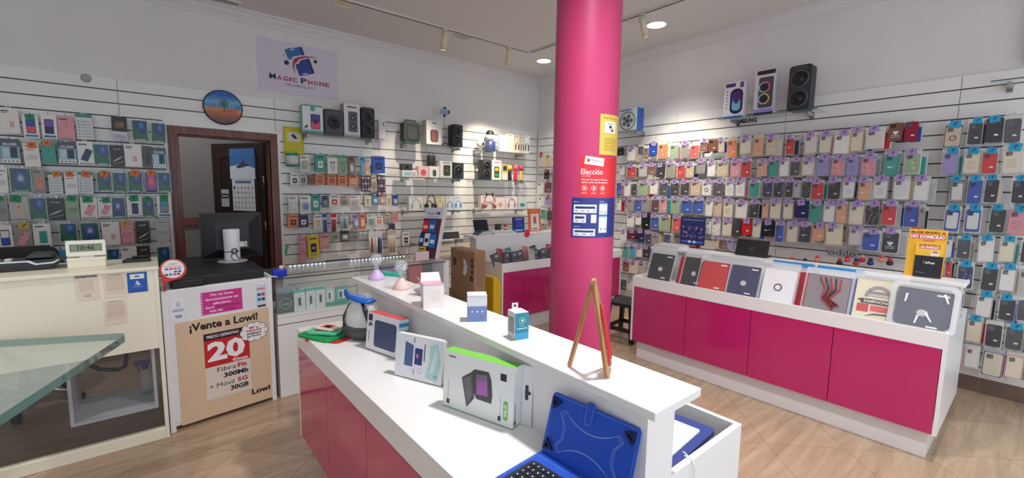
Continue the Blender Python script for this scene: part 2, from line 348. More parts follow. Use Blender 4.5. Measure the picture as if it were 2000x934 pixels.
b = MB(); curved(b, t0); b.map = (lambda g, z: (lambda p: g(Vector((p.x, p.y, p.z+z)))))(b.map, z0); sheet(b, w, h, M((226, 196, 84), .5)); b.rect(.03, w-.06, h*.54, h*.83, -.003, (240, 236, 226)); b.add([(.06, -.004, h*.7), (.09, -.004, h*.58), (.11, -.004, h*.6), (.08, -.004, h*.74)], [(0, 1, 2, 3)], (50, 48, 60)); b.rect(.05, .1, h*.765, h*.775, -.004, (50, 48, 60))
for k in range(6): b.rect(.03, w-.05, h*(.40-k*.055), h*(.41-k*.055), -.003, (150, 120, 60))
b.text('ZONA VIDEOVIGILADA', w*.45, h*.91, w*.7, h*.035, -.003, (130, 100, 50))
tag(b.build('surveillance_notice', loc=(CX, CY, 0)), 'yellow camera surveillance notice, top of three sheets on the pink column', 'notice')
t0, z0 = cyl_theta(1131, 384); _, z1 = cyl_theta(1135, 305); h = z1-z0; w = .30
b = MB(); curved(b, t0); b.map = (lambda g, z: (lambda p: g(Vector((p.x, p.y, p.z+z)))))(b.map, z0); sheet(b, w, h, M((222, 44, 56), .35))
b.rect(.028, .15, h*.78, h*.98, -.003, (238, 234, 236), R(7)); b.text('MoneyGram', .10, h*.885, .07, .014, -.004, (200, 50, 60), R(7)); b.disc(.05, h*.9, .009, -.004, (200, 30, 40))
wt = (246, 232, 232); b.text('Elección', .075, h*.62, .135, h*.14, -.003, wt, bold=.012); b.text('a tu medida', .038, h*.515, .05, .009, -.003, wt)
b.text('El poder de elegir lo llevamos', .098, h*.42, .17, .013, -.003, wt, bold=.02); b.text('dentro, envía con MoneyGram', .098, h*.35, .17, .013, -.003, wt, bold=.02)
for k in range(3): b.disc(.03+k*.058, h*.21, .017, -.003, wt); b.disc(.03+k*.058, h*.21, .0145, -.0035, (222, 44, 56)); b.rect(.024+k*.058, .036+k*.058, h*.18, h*.24, -.004, wt); b.rect(.015+k*.058, .045+k*.058, h*.08, h*.095, -.003, wt)
tag(b.build('red_poster', loc=(CX, CY, 0)), 'red poster with white lettering in the middle of the pink column notices', 'poster')
t0, zz0 = cyl_theta(1115, 463); _, z1 = cyl_theta(1118, 386); h = z1-zz0; w = .34
b = MB(); curved(b, t0); b.map = (lambda g, z: (lambda p: g(Vector((p.x, p.y, p.z+z)))))(b.map, zz0); sheet(b, w, h, M((40, 52, 130), .35)); pw = (226, 228, 236); dk = (44, 50, 96)
def blk(x0, x1, v0, v1, bar=True):
    b.rect(x0, x1, h*v0, h*v1, -.003, pw)
    if bar: b.rect(x0+.01, x1-.01, h*(v0+(v1-v0)*.52), h*(v0+(v1-v0)*.78), -.004, dk)
    n = max(2, int((x1-x0)/.035))
    for k in range(n): b.rect(x0+.012+k*(x1-x0)/n, x0+(k+.7)*(x1-x0)/n, h*(v0+(v1-v0)*.2), h*(v0+(v1-v0)*.3), -.004, (130, 134, 160))
blk(.014, .155, .62, .83); blk(.014, .09, .37, .58); blk(.12, .155, .37, .58, False); blk(.014, .15, .04, .22); blk(.172, .235, .58, .84, False); blk(.172, .235, .12, .52, False); b.rect(.172, .235, h*.52, h*.56, -.003, (110, 170, 220)); b.rect(.172, .235, h*.84, h*.87, -.003, (110, 170, 220))
b.text('Envío', .03, h*.9, .03, .008, -.003, pw); b.text('Tarifas', .19, h*.91, .035, .008, -.003, pw); b.text('Retirada', .035, h*.28, .035, .008, -.003, pw)
tag(b.build('blue_poster', loc=(CX, CY, 0)), 'dark blue price table poster, lowest of the sheets on the pink column', 'poster')

exec_parts = []
# ================================================================== PINK COUNTERS
def door_front(parent, x0, x1, y):        # local: front face plane y, doors between z .17 and .68
    b = MB(); b.box(x0+.002, x1-.002, y-.018, y, .172, .678, pinkm); return b.build('cupboard_door', parent, bevel=.0015)
def pink_counter(name, label, n, L, loc, rz, back=True, r0=.335):
    # local X along the front (0..L), local -Y is the front, total depth .86
    t = thing(name, label, 'counter', loc, rz)
    D = .86; b = MB()
    b.box(.04, L-.04, .13 if 'island' in name else .04, D-.04, 0, .168, lam); b.build('plinth', t)
    for i in range(n): door_front(t, .02+i*(L-.04)/n, .02+(i+1)*(L-.04)/n, .002)
    if back:
        for i in range(n):
            o = door_front(t, .02+i*(L-.04)/n, .02+(i+1)*(L-.04)/n, D+.016)
    for x in (0, L-.019):
        b = MB(); b.box(x, x+.019, -.016, D+.016, .168, .775, lam); b.box(x, x+.019, r0-.0155, r0+.11, .775, .998, lam); b.build('end_panel', t, bevel=.001)
    return t, D
# island: local X runs toward -y (rz=-90deg): local (X,Y)->(Y,-X): front (-Y) faces -x
ISL, DD = pink_counter('island_counter', 'white and pink island counter with raised shelf in the middle of the shop', 4, 1.94, (.595, 2.51, 0), -PI/2)
b = MB(); b.box(.019, 1.921, -.016, .335, .72, .775, lam); b.box(.019, 1.921, -.016, .003, .68, .72, lam); b.build('countertop', ISL)
b = MB(); b.box(.019, 1.921, .32, .335, .775, .998, lam); b.box(.019, 1.921, .43, .445, .6, .998, lam); b.build('riser', ISL, bevel=.001)
b = MB(); b.box(-.0, 1.98, .285, .5, .998, 1.022, lam); b.build('raised_shelf', ISL, bevel=.003)
b = MB(); b.box(.019, 1.921, .445, DD+.016, .55, .565, lam); b.box(.019, 1.921, DD-.003, DD+.016, .565, .775, lam); b.build('bin', ISL)
RC, _ = pink_counter('display_counter', 'long white and pink display counter full of tablet cases before the right wall', 4, 2.075, (3.405, 2.345, 0), -PI/2)
b = MB(); b.box(.019, 2.056, -.016, .003, .68, .775, lam); b.box(.019, 2.056, .003, .335, .73, .745, lam); b.box(.019, 2.056, .32, .335, .615, .998, lam); b.box(.019, 2.056, .43, .445, .6, .998, lam)
b.box(.019, 2.056, .445, DD+.016, .6, .615, lam); b.box(.019, 2.056, DD-.003, DD+.016, .615, .775, lam); b.build('bin', RC, bevel=.001)
b = MB(); b.box(-.02, 2.095, .285, .5, .998, 1.022, lam); b.build('raised_shelf', RC, bevel=.003)
BC, _ = pink_counter('display_counter', 'white and pink display counter with phone wallets standing in the back corner', 4, 2.02, (2.79, 3.535, 0), 0, True, .47)
b = MB(); b.box(.019, 2.0, -.016, .003, .68, .775, lam); b.box(.019, 2.0, .003, .47, .675, .69, lam); b.box(.019, 2.0, .455, .47, .615, .998, lam); b.box(.019, 2.0, .565, .58, .6, .998, lam)
b.box(.019, 2.0, .58, DD+.016, .6, .615, lam); b.box(.019, 2.0, DD-.003, DD+.016, .615, .775, lam); b.build('bin', BC, bevel=.001)
b = MB(); b.box(-.03, 2.05, .455, .66, .998, 1.022, lam); b.build('raised_shelf', BC, bevel=.003)

# ================================================================== RECEPTION COUNTER (left)
RX0, RX1, RY = -2.2, .022, 3.29
cream = M((236, 229, 208), .35, coat=.1)
rc = thing('reception_counter', 'white reception counter with open base at the left of the shop', 'counter', (0, RY, 0))
b = MB(); b.box(RX0, RX1-.02, 0, .02, .567, 1.04, cream); b.box(RX0, RX1-.02, .38, .4, .567, 1.04, cream); b.box(RX0, RX1-.02, .02, .38, .567, .585, cream); b.build('front_panel', rc)
b = MB(); b.box(RX0, RX1+.004, -.012, .45, 1.04, 1.06, cream); b.build('countertop', rc, bevel=.003)
b = MB(); b.box(RX1-.02, RX1, -.006, .42, 0, 1.04, cream); b.build('side_panel', rc, bevel=.001)
b = MB(); b.box(RX0, RX1-.02, -.012, .03, 0, .068, cream); b.build('base_rail', rc, bevel=.004)
b = MB(); b.box(RX0, RX1-.02, .008, .012, .068, .567, M((90, 94, 96), .03, alpha=.16)); b.build('glass_pane', rc)
b = MB(); x0, x1, z0, z1 = -.40, -.022, .195, .566; greyw = M((214, 216, 224), .35)
b.box(x0, x1, .016, .38, z0, z0+.016, greyw); b.box(x0, x0+.016, .016, .38, z0+.016, z1, greyw); b.box(x1-.016, x1, .016, .38, z0+.016, z1, greyw); b.build('cubby_shelf', rc)
def plaque(name, label, cat, px0, py0, px1, py1, Y, fn, group=None, loc_off=.002, col=(230, 214, 196)):
    c = aty((px0+px1)/2, (py0+py1)/2, Y); l = aty(px0, (py0+py1)/2, Y); r = aty(px1, (py0+py1)/2, Y); t_ = aty((px0+px1)/2, py0, Y); d = aty((px0+px1)/2, py1, Y)
    w, h = (r-l).x, (t_-d).z; b = MB(); b.box(-w/2, w/2, 0, loc_off, -h/2, h/2, col if not isinstance(col, tuple) else M(col, .5)); fn(b, w, h)
    return tag(b.build(name, loc=(c.x, Y-loc_off, c.z)), label, cat, group)
brn = (120, 92, 78)
def f_dh(b, w, h): b.text('disahub', 0, h*.42, w*.95, h*.13, -.001, (84, 76, 76), bold=.03); b.rect(-w*.3, w*.3, -h*.12, h*.25, -.001, (216, 196, 176)); b.rect(-w*.12, w*.12, -h*.36, -h*.29, -.001, brn); b.rect(-w*.09, w*.09, -h*.345, -h*.305, -.0015, (230, 214, 196)); b.rect(-w*.35, w*.35, -h*.21, -h*.2, -.001, (190, 160, 140))
plaque('paper_notice', 'small beige paper with dark name heading on the reception counter front', 'notice', 146, 535, 193, 587, RY, f_dh)
def f_q(b, w, h): b.rect(-w*.38, w*.38, -h*.2, h*.36, -.001, (214, 192, 174)); b.rect(-w*.4, w*.4, -h*.3, -h*.29, -.001, (200, 150, 130)); b.rect(-w*.3, w*.3, h*.41, h*.43, -.001, brn)
plaque('paper_notice', 'pale beige paper beside the blue card on the reception counter front', 'notice', 202, 533, 248, 582, RY, f_q)
plaque('paper_notice', 'pale beige paper taped lowest on the reception counter front', 'notice', 203, 585, 249, 633, RY, f_q)
def f_ps(b, w, h):
    b.rect(-w*.36, w*.36, h*.18, h*.42, -.001, (226, 230, 236)); b.rect(-w*.12, w*.12, h*.27, h*.33, -.0015, (40, 44, 60)); b.text('P', 0, -h*.03, w*.14, h*.2, -.001, (235, 240, 250), bold=.03)
    b.add([(-w*.16, -.001, -h*.1), (0, -.001, -h*.04), (w*.18, -.001, -h*.1), (0, -.001, -h*.15)], [(0, 1, 2, 3)], M((235, 240, 250))); b.rect(-w*.25, w*.25, -h*.22, -h*.2, -.001, (150, 190, 230))
plaque('gift_card_sign', 'blue card sign with white emblem on the reception counter front', 'sign', 249, 532, 288, 571, RY, f_ps, col=(22, 84, 170))
# things on the counter
c0, c1 = aty(131, 505, 3.46), aty(207, 505, 3.46); cw = c1.x-c0.x
b = MB(); b.box(-cw/2, cw/2, 0, .09, 0, .055, cream); b.box(-cw/2-.002, cw/2+.002, -.002, .092, .04, .058, cream)
tag(b.build('white_box', loc=((c0.x+c1.x)/2, 3.44, 1.06), bevel=.003), 'low white box under the digital clock on the reception counter', 'box')
t = thing('digital_clock', 'white digital clock reading 10:46 on a low box on the reception counter', 'clock', ((c0.x+c1.x)/2, 3.46, 1.118))
b = MB(); w = .165; h = .088; b.ring(rrect(w, h, .006, cz=h/2+.008), rrect(w-.03, h-.044, .002, cz=h/2+.01), 0, .02, M((240, 238, 226), .4)); b.box(-w/2+.01, w/2-.01, .006, .022, .014, h, M((220, 216, 206))); b.build('case', t, bevel=.001)
b = MB(); b.box(-w/2+.014, w/2-.014, .004, .006, .03, h-.012, M((128, 140, 112), .3)); b.build('display', t)
b = MB(); b.text('10:46', 0, h/2+.01, .07, .028, .0035, (50, 60, 44), bold=.02); b.build('digits', t)
b = MB(); b.box(-.03, .03, .002, .05, 0, .01, M((210, 208, 200))); b.build('stand', t)
# black & silver counting machine at far left
p = aty(45, 525, 3.5); t = thing('cash_machine', 'black and silver card printing machine at the left end of the reception counter', 'machine', (p.x, 3.5, 1.06))
b = MB(); b.prism([(-.22, 0), (.1, 0), (.14, .03), (.16, .05), (.12, .06), (-.22, .045)], -.02, .16, black); b.build('base', t, bevel=.004)
b = MB(); b.prism([(-.22, .048), (.02, .048), (.05, .03), (.12, .034), (.145, .052), (.14, .056), (.118, .042), (.055, .038), (.03, .056), (-.22, .056)], -.024, -.02, M((200, 204, 204), .3, .4)); b.build('trim_strip', t)
b = MB(); b.prism([(0, .062), (.12, .062), (.11, .085), (.03, .088)], .0, .14, M((46, 54, 50), .4)); b.build('lid', t, bevel=.006)
for k in range(4):
    b = MB(); b.box(-.2+k*.045, -.175+k*.045, 0, .05, .056, .066, M((214, 216, 214), .3)); b.build('key', t, rx=0)
b = MB(); p = aty(270, 508, 3.52); b.slab([(-.075, 0), (.06, 0), (.06, .09), (-.05, .09)], 0, .02, black); b.box(-.03, .05, .05, .09, .02, .032, black)
tag(b.build('cable_tray', loc=(p.x, 3.52, 1.06), bevel=.004), 'flat black tray at the right end of the reception counter', 'tray')
# chair base behind counter
cx, cy = -.72, 4.35; t = thing('office_chair', 'office chair with chrome star base on black castors behind the reception counter', 'chair', (cx, cy, 0))
for k in range(5):
    a = R(72*k-20); b = MB(); b.tube([(.03*math.cos(a), .03*math.sin(a), .12), (.28*math.cos(a), .28*math.sin(a), .075)], [.02, .012], chrome); b.build('base_arm', t)
    c = MB(); c.tube([(.28*math.cos(a)-.02*math.sin(a), .28*math.sin(a)+.02*math.cos(a), .03), (.28*math.cos(a)+.02*math.sin(a), .28*math.sin(a)-.02*math.cos(a), .03)], .03, black, 14); c.tube([(.28*math.cos(a), .28*math.sin(a), .03), (.28*math.cos(a), .28*math.sin(a), .075)], .012, chrome); c.build('castor', t)
b = MB(); b.tube([(0, 0, .1), (0, 0, .3), (0, 0, .42)], [.03, .022, .018], chrome, 14); b.build('post', t)
b = MB(); b.lathe([(0, .42), (.2, .42), (.23, .45), (.23, .49), (.2, .51), (0, .51)], black, 24); b.build('seat', t)
b = MB(); b.prism(rrect(.4, .46, .08, cz=.86), .2, .24, black); b.box(-.02, .02, .2, .24, .45, .7, black); b.build('backrest', t)
# bag strap and spray bottle
b = MB(); p0, p1, p2, p3 = aty(172, 712, 3.6), aty(196, 722, 3.6), aty(232, 722, 3.6), aty(247, 700, 3.6)
b.tube([aty(160, 690, 3.6), p0, p1, p2, aty(244, 716, 3.6), p3, aty(247, 670, 3.6)], .012, black, 8); tag(b.build('bag_strap'), 'black strap hanging in the open base of the reception counter', 'strap')
p = aty(286, 750, 3.55); t = thing('spray_bottle', 'clear spray bottle with purple head on the cubby shelf of the reception counter', 'bottle', (p.x, 3.55, .211))
b = MB(); b.lathe([(0, 0), (.03, 0), (.031, .1), (.026, .13), (.012, .15), (.012, .165)], clear, 20); b.build('bottle_body', t)
b = MB(); b.tube([(0, 0, .16), (0, 0, .185)], .014, (70, 50, 130), 12); b.box(-.05, .025, -.012, .012, .185, .215, (92, 70, 160)); b.box(-.035, -.03, -.006, .006, .15, .185, (70, 50, 130)); b.build('spray_head', t, bevel=.003)

# ================================================================== GLASS DESK
gz = .75; c0 = atz(251, 650, gz); d1 = Vector((-.488, .218, 0)).normalized(); d2 = Vector((-.307, -.853, 0)).normalized()
t = thing('glass_desk', 'thick green-edged glass desk top with rounded corner in the left foreground', 'desk', (0, 0, 0))
P0 = Vector((c0.x, c0.y, 0)); rr = .05; pts = [P0+d1*.56]
for k in range(7):
    a = PI/2*k/6; pts.append(P0+d1*(rr-rr*math.sin(a))+d2*(rr-rr*math.cos(a)))
pts += [P0+d2*1.6, P0+d2*1.6+d1*.56]
P = [(p.x, p.y) for p in pts]; n = len(P); b = MB(); gt = M((196, 212, 204), .04, alpha=.34)
b.add([(x, y, gz-.036) for x, y in P]+[(x, y, gz) for x, y in P], [tuple(range(n-1, -1, -1)), tuple(range(n, 2*n))], gt)
def gside(nt, bb):
    bb.inputs['Base Color'].default_value = lin((44, 120, 116)); bb.inputs['Alpha'].default_value = .93; bb.inputs['Coat Weight'].default_value = 1
b.add([(x, y, gz-.036) for x, y in P]+[(x, y, gz) for x, y in P], [(i, (i+1) % n, (i+1) % n+n, i+n) for i in range(n)], node_mat('glass_edge', gside, .08)); b.build('glass_top', t)
for q in (P0+d2*1.45+d1*.12, P0+d2*1.45+d1*.5):
    b = MB(); b.tube([(q.x, q.y, 0), (q.x, q.y, gz-.036)], .025, chrome, 16); b.build('leg', t)

# ================================================================== SERVICE CABINET with the offer poster
LYL, LYR = 3.33, 3.42; lx0, lx1 = .075, .632; la = math.atan2(LYR-LYL, lx1-lx0); LWd = math.hypot(lx1-lx0, LYR-LYL)
lc = thing('cabinet', 'white cabinet with the beige phone offer poster on its front beside the doorway', 'cabinet', (lx0-.02, LYL, 0), la)
sk = lambda x0, x1, y0, y1: [(x0+y0*math.tan(la), y0), (x1+y0*math.tan(la), y0), (x1+y1*math.tan(la), y1), (x0+y1*math.tan(la), y1)]
b = MB(); b.slab(sk(0, LWd, .006, .5), .03, .9, lam); b.build('body', lc, bevel=.002)
b = MB(); b.slab(sk(-.028, 0, -.004, .5), 0, .9, lam); b.build('side_panel', lc, bevel=.001)
b = MB(); b.slab(sk(LWd, LWd+.028, -.004, .5), 0, .9, lam); b.build('side_panel', lc, bevel=.001)
b = MB(); b.box(.0, LWd, 0, .006, .055, .89, M((232, 230, 232), .3)); b.build('door', lc)
def onlc(px, py):   # pixel -> local coords on the cabinet front
    nrm = Vector((math.sin(la), -math.cos(la), 0)); o = Vector((lx0-.02, LYL, 0)); d = ray(px, py); t_ = (o-EYE).dot(nrm)/d.dot(nrm); p = EYE+d*t_-o
    return p.x*math.cos(la)+p.y*math.sin(la), p.z
xl, zt = onlc(341, 632); xr, _ = onlc(527, 605); xl2, zb = onlc(355, 832)
pm = M((220, 190, 160), .55); pc = (xl+xr)/2; pw_, ph = xr-xl, zt-zb
b = MB(); b.box(xl, xr, -.003, 0, zb, zt, pm)
X = lambda u: xl+pw_*u
Z = lambda v: zb+ph*v
b.text('¡Vente a Lowi!', X(.49), Z(.92), pw_*.72, ph*.1, -.0035, (34, 24, 28), bold=.035)
b.rect(X(.26), X(.74), Z(.77), Z(.84), -.0035, (36, 28, 34)); b.text('PRECIO DEFINITIVO', X(.46), Z(.805), pw_*.34, ph*.03, -.004, (240, 236, 236), bold=.02)
b.rect(X(.26), X(.74), Z(.50), Z(.77), -.0035, (196, 34, 44)); b.text('20', X(.49), Z(.65), pw_*.4, ph*.2, -.004, (248, 240, 238), bold=.045); b.text('€/mes', X(.63), Z(.525), pw_*.17, ph*.035, -.004, (248, 240, 238), bold=.03)
b.rect(X(.26), X(.74), Z(.17), Z(.50), -.0035, (226, 212, 202))
b.text('Fibra', X(.48), Z(.455), pw_*.2, ph*.045, -.004, (40, 30, 34)); b.text('Fit', X(.65), Z(.455), pw_*.1, ph*.045, -.004, (170, 30, 44), bold=.03); b.text('300Mb', X(.58), Z(.385), pw_*.27, ph*.05, -.004, (30, 22, 28), bold=.04)
b.text('+ Móvil', X(.42), Z(.30), pw_*.26, ph*.045, -.004, (40, 30, 34)); b.text('5G', X(.645), Z(.305), pw_*.11, ph*.045, -.004, (170, 30, 44), bold=.03); b.text('30GB', X(.61), Z(.235), pw_*.2, ph*.05, -.004, (30, 22, 28), bold=.04)
b.text('Lowi', X(.85), Z(.125), pw_*.22, ph*.06, -.0035, (34, 24, 28), bold=.04)
cl = []
for k in range(10):
    a = 2*PI*k/10; b.disc(X(.80)+pw_*.11*math.cos(a), Z(.77)+ph*.06*math.sin(a), pw_*.055, -.0045, (40, 30, 34), 14); 
for k in range(10):
    a = 2*PI*k/10; b.disc(X(.80)+pw_*.11*math.cos(a), Z(.77)+ph*.06*math.sin(a), pw_*.049, -.005, (244, 240, 240), 14)
b.disc(X(.80), Z(.77), pw_*.125, -.0052, (244, 240, 240), 24, ph*.07)
for i, (tx, cc) in enumerate((('Más', (170, 30, 44)), ('GIGAS', (170, 30, 44)), ('mismo', (34, 24, 28)), ('precio', (34, 24, 28)))): b.text(tx, X(.80), Z(.815-.03*i), pw_*(.1, .18, .17, .16)[i], ph*.024, -.0056, cc, bold=.04)
op = b.build('offer_poster', loc=(lx0-.02, LYL, 0), rz=la); tag(op, 'large beige poster with red price block stuck on the white cabinet front', 'poster')
def lcsign(name, label, cat, q0, q1, col, fn, ry=0):
    x0, z1 = onlc(*q0); x1, z0 = onlc(*q1); w, h = x1-x0, z1-z0; b = MB(); b.box(-w/2, w/2, -.0015, 0, -h/2, h/2, M(col, .5)); fn(b, w, h)
    cx_, cz_ = (x0+x1)/2, (z0+z1)/2; o = b.build(name, loc=(lx0-.02+cx_*math.cos(la), LYL+cx_*math.sin(la), cz_), rz=la, ry=ry); return tag(o, label, cat)
def f_pink(b, w, h):
    for i, (tx, u, c_) in enumerate((('No se hace', .55, (250, 220, 236)), ('devoluciones en', .8, (250, 220, 236)), ('efectivo.', .45, (250, 220, 236)))): b.text(tx, 0, h*(.36-.2*i), w*u, h*.11, -.002, c_, bold=.03)
    b.text('Será', -w*.3, -h*.2, w*.2, h*.1, -.002, (250, 220, 236), bold=.03); b.text('BONIFICADO', w*.14, -h*.2, w*.56, h*.1, -.002, (120, 20, 80), bold=.02); b.text('con un', -w*.16, -h*.38, w*.3, h*.09, -.002, (250, 220, 236), bold=.03); b.text('VALE', w*.18, -h*.38, w*.24, h*.1, -.002, (120, 20, 80), bold=.02)
    for k in range(8): b.disc(-w*.48, h*(.42-.12*k), w*.018, -.002, (236, 226, 234), 10)
lcsign('pink_notice', 'bright pink refund notice above the offer poster on the cabinet', 'notice', (391, 573), (474, 603), (206, 50, 140), f_pink)
def f_visa(b, w, h):
    b.text('VISA', 0, -h*.36, w*.6, h*.16, -.002, (40, 60, 150), bold=.03); b.text('))))', 0, h*.2, w*.34, h*.26, -.002, (60, 90, 170)); b.rect(-w*.45, w*.45, -h*.06, -h*.03, -.002, (70, 100, 170)); b.rect(-w*.45, w*.45, -h*.13, -h*.1, -.002, (70, 100, 170))
lcsign('card_sticker', 'white contactless payment sticker left of the pink notice', 'sticker', (334, 584), (361, 622), (236, 236, 240), f_visa)
def f_st(b, w, h):
    for r_ in range(2):
        for c_ in range(2): b.rect(-w*.38+c_*w*.4, -w*.05+c_*w*.4, h*(.02-.2*r_), h*(.14-.2*r_), -.002, ((60, 80, 160), (190, 60, 60), (60, 110, 160), (60, 60, 80))[r_*2+c_])
    b.rect(-w*.4, w*.4, -h*.44, -h*.36, -.002, (50, 50, 56)); b.rect(-w*.4, w*.4, h*.28, h*.36, -.002, (200, 130, 130))
lcsign('payment_sticker', 'pale sticker of small card symbols at the cabinet top right corner', 'sticker', (499, 557), (521, 600), (206, 216, 226), f_st)
# black cover and monitor
bt = thing('table_cover', 'black padded cover over the white cabinet under the monitor', 'cover', (lx0-.02, LYL, .9), la)
b = MB(); b.slab(sk(.02, LWd-.01, .03, .51), .001, .062, M((24, 26, 32), .6)); b.build('top', bt, bevel=.01)
b = MB(); b.slab(sk(.06, LWd-.06, .512, .98), -.9, .062, M((30, 30, 34), .6)); b.build('rear_drape', bt, bevel=.012)
b = MB(); b.box(.03, .2, .004, .03, .001, .05, M((28, 30, 36), .6)); b.build('fold', bt, bevel=.01)
mz = .9625; p = aty(455, 525, 3.93); mo = thing('monitor', 'black flat monitor seen from behind on a white cylindrical stand', 'monitor', (p.x, 3.92, mz))
q0, q1 = aty(388, 417, 4.03), aty(509, 413, 4.03); qb = aty(390, 515, 4.03); w = q1.x-q0.x; ox = (q0.x+q1.x)/2-p.x; zt = q0.z-mz; zb = max(qb.z-mz, .015); h = zt-zb
b = MB(); b.prism(rrect(w, h, .006, cx=ox, cz=(zt+zb)/2), .11, .135, M((28, 28, 32), .35))
cz = (zt+zb)/2; w2, h2 = w/2-.004, h/2-.004
b.add([(ox-w2, .11, cz-h2), (ox+w2, .11, cz-h2), (ox+w2, .11, cz+h2), (ox-w2, .11, cz+h2), (ox-w*.27, .075, cz-h*.3), (ox+w*.27, .075, cz-h*.3), (ox+w*.27, .075, cz+h*.26), (ox-w*.27, .075, cz+h*.26)], [(0, 1, 5, 4), (1, 2, 6, 5), (2, 3, 7, 6), (3, 0, 4, 7), (4, 5, 6, 7)], M((26, 26, 30), .4)); b.build('screen', mo)
wp = M((232, 230, 234), .3)
b = MB(); b.lathe([(0, 0), (.1, 0), (.1, .008), (.085, .014), (.055, .016)], M((190, 192, 198), .3, .3), 36); b.build('base_ring', mo)
b = MB(); b.lathe([(.052, .012), (.053, .12), (.056, .24), (.054, .248), (0, .25)], wp, 32); b.box(-.03, .03, .04, .085, .15, .23, black); b.build('stand', mo)
b = MB(); b.tube([(-.053, -.012, .078), (-.03, -.047, .08), (0, -.057, .08), (.03, -.047, .082), (.052, -.012, .082)], .003, black); b.lathe([(.018, -.004), (.022, 0), (.018, .004), (.014, 0), (.018, -.004)], black, 20, Matrix.Translation((.008, -.062, .085)) @ Matrix.Rotation(PI/2, 4, 'X'))
b.tube([(-.006, -.06, .07), (-.014, -.06, .05), (-.01, -.075, .025), (.01, -.095, .018)], .003, black); b.tube([(.012, -.06, .07), (.03, -.06, .04), (.036, -.07, .018)], .003, black); b.build('cable', mo)
b = MB(); b.box(.05, .1, -.012, .02, .11, .15, M((214, 212, 214))); b.tube([(.075, -.014, .15), (.09, -.016, .13), (.085, -.014, .11)], .002, black); b.build('cable_clip', mo, bevel=.004)
# round red sign
p = aty(338, 527, 3.3); t = thing('round_sign', 'red round pin-shaped sign with white disc at the cabinet left corner', 'sign', (p.x, 3.3, p.z))
rs = (aty(365, 525, 3.3)-aty(311, 525, 3.3)).x/2; redm = M((206, 40, 44), .35)
b = MB(); pts = [(rs*math.cos(a), rs*math.sin(a)) for a in [R(-62+k*(304-30)/28) for k in range(29)]]+[(-rs*.95, -rs*1.05), (-rs*.9, -rs*1.18)]; b.prism(pts, 0, .006, redm); b.tube([(-rs*.7, .01, -rs), (-rs*.7, .01, .9-p.z)], .004, redm); b.build('sign_board', t)
b = MB(); b.disc(0, rs*.06, rs*.84, -.001, (240, 232, 230), 36); b.text('AQUÍ', -rs*.02, rs*.55, rs*.62, rs*.2, -.002, (120, 120, 128)); b.rect(-rs*.7, rs*.7, rs*.3, rs*.33, -.002, (180, 60, 60))
for i, (u, v, c_) in enumerate([(-.45, .08, (60, 90, 170)), (-.15, .08, (190, 60, 70)), (.15, .08, (200, 90, 60)), (.45, .08, (90, 150, 200)), (.18, -.2, (60, 90, 160)), (.48, -.2, (60, 60, 150)), (-.5, -.44, (40, 60, 60)), (-.2, -.44, (40, 110, 180)), (.1, -.44, (200, 60, 90)), (.38, -.44, (120, 30, 40))]): b.rect(rs*(u-.11), rs*(u+.11), rs*(v-.07), rs*(v+.09), -.002, c_)
b.build('white_disc', t)

# ================================================================== GLASS DISPLAY COUNTER
gx0, gx1, gy0, gy1, gtop, gbase = .668, 2.06, 3.43, 3.88, .885, .618
gc = thing('glass_display_case', 'glass-topped display case on a white base before the accessory wall', 'display case', (0, 0, 0))
b = MB(); b.box(gx0, gx1, gy0, gy1, 0, gbase-.02, lam); b.box(gx0, gx1, gy0, gy0+.004, .54, .545, M((190, 186, 184))); b.build('base_cabinet', gc)
b = MB(); b.box(gx0, gx1, gy0-.004, gy1, gbase-.02, gbase, lam); b.build('display_floor', gc)
b = MB(); b.box(gx0, gx1-.02, gy0, gy0+.005, gbase, gtop-.008, glass); b.build('front_glass', gc)
b = MB(); b.box(gx0, gx0+.005, gy0+.006, gy1, gbase, gtop-.008, glass); b.build('side_glass', gc)
b = MB(); b.box(gx0-.005, gx1+.01, gy0-.006, gy1+.02, gtop-.0078, gtop, glass); b.box(gx0-.005, gx1+.01, gy0-.0065, gy0-.006, gtop-.008, gtop, (40, 60, 58)); b.build('glass_top', gc)
b = MB(); b.box(gx1-.02, gx1, gy0, gy1, gbase, gtop-.008, lam); b.box(gx1+.0, gx1+.03, gy0-.01, gy1+.02, 0, gtop+.0, lam); b.build('end_panel', gc)
b = MB(); b.tube([(1.33, 3.66, gbase), (1.33, 3.66, gtop-.008)], .006, chrome); b.build('support_rod', gc)
b = MB(); b.box(gx0+.006, gx1-.02, gy0+.2, gy1-.02, .745, .751, glass); b.build('middle_shelf', gc)
l = thing('led_strip', 'lit white LED strip along the back of the glass display case', 'light', (0, gy1-.03, 0))
b = MB(); xs0, xs1 = aty(562, 522, gy1-.03).x, 1.9; b.box(xs0, xs1, 0, .012, gtop, gtop+.02, M((196, 200, 206), .3, .5)); b.build('channel', l)
k = xs0+.02; em = M((200, 236, 255), .5, emis=9)
while k < xs1-.02:
    if not (1.14 < k < 1.34): b = MB(); b.lathe([(0, 0), (.005, .0), (0, .003)], em, 8, Matrix.Translation((k, -.0, gtop+.01)) @ Matrix.Rotation(PI/2, 4, 'X')); b.build('led', l)
    k += .033
b = MB(); b.box(1.14, 1.34, -.006, .03, gtop+.021, gtop+.03, black); tag(b.build('black_ruler', loc=(0, gy1-.03, 0), bevel=.001), 'flat black bar lying over the LED strip of the display case', 'bar')
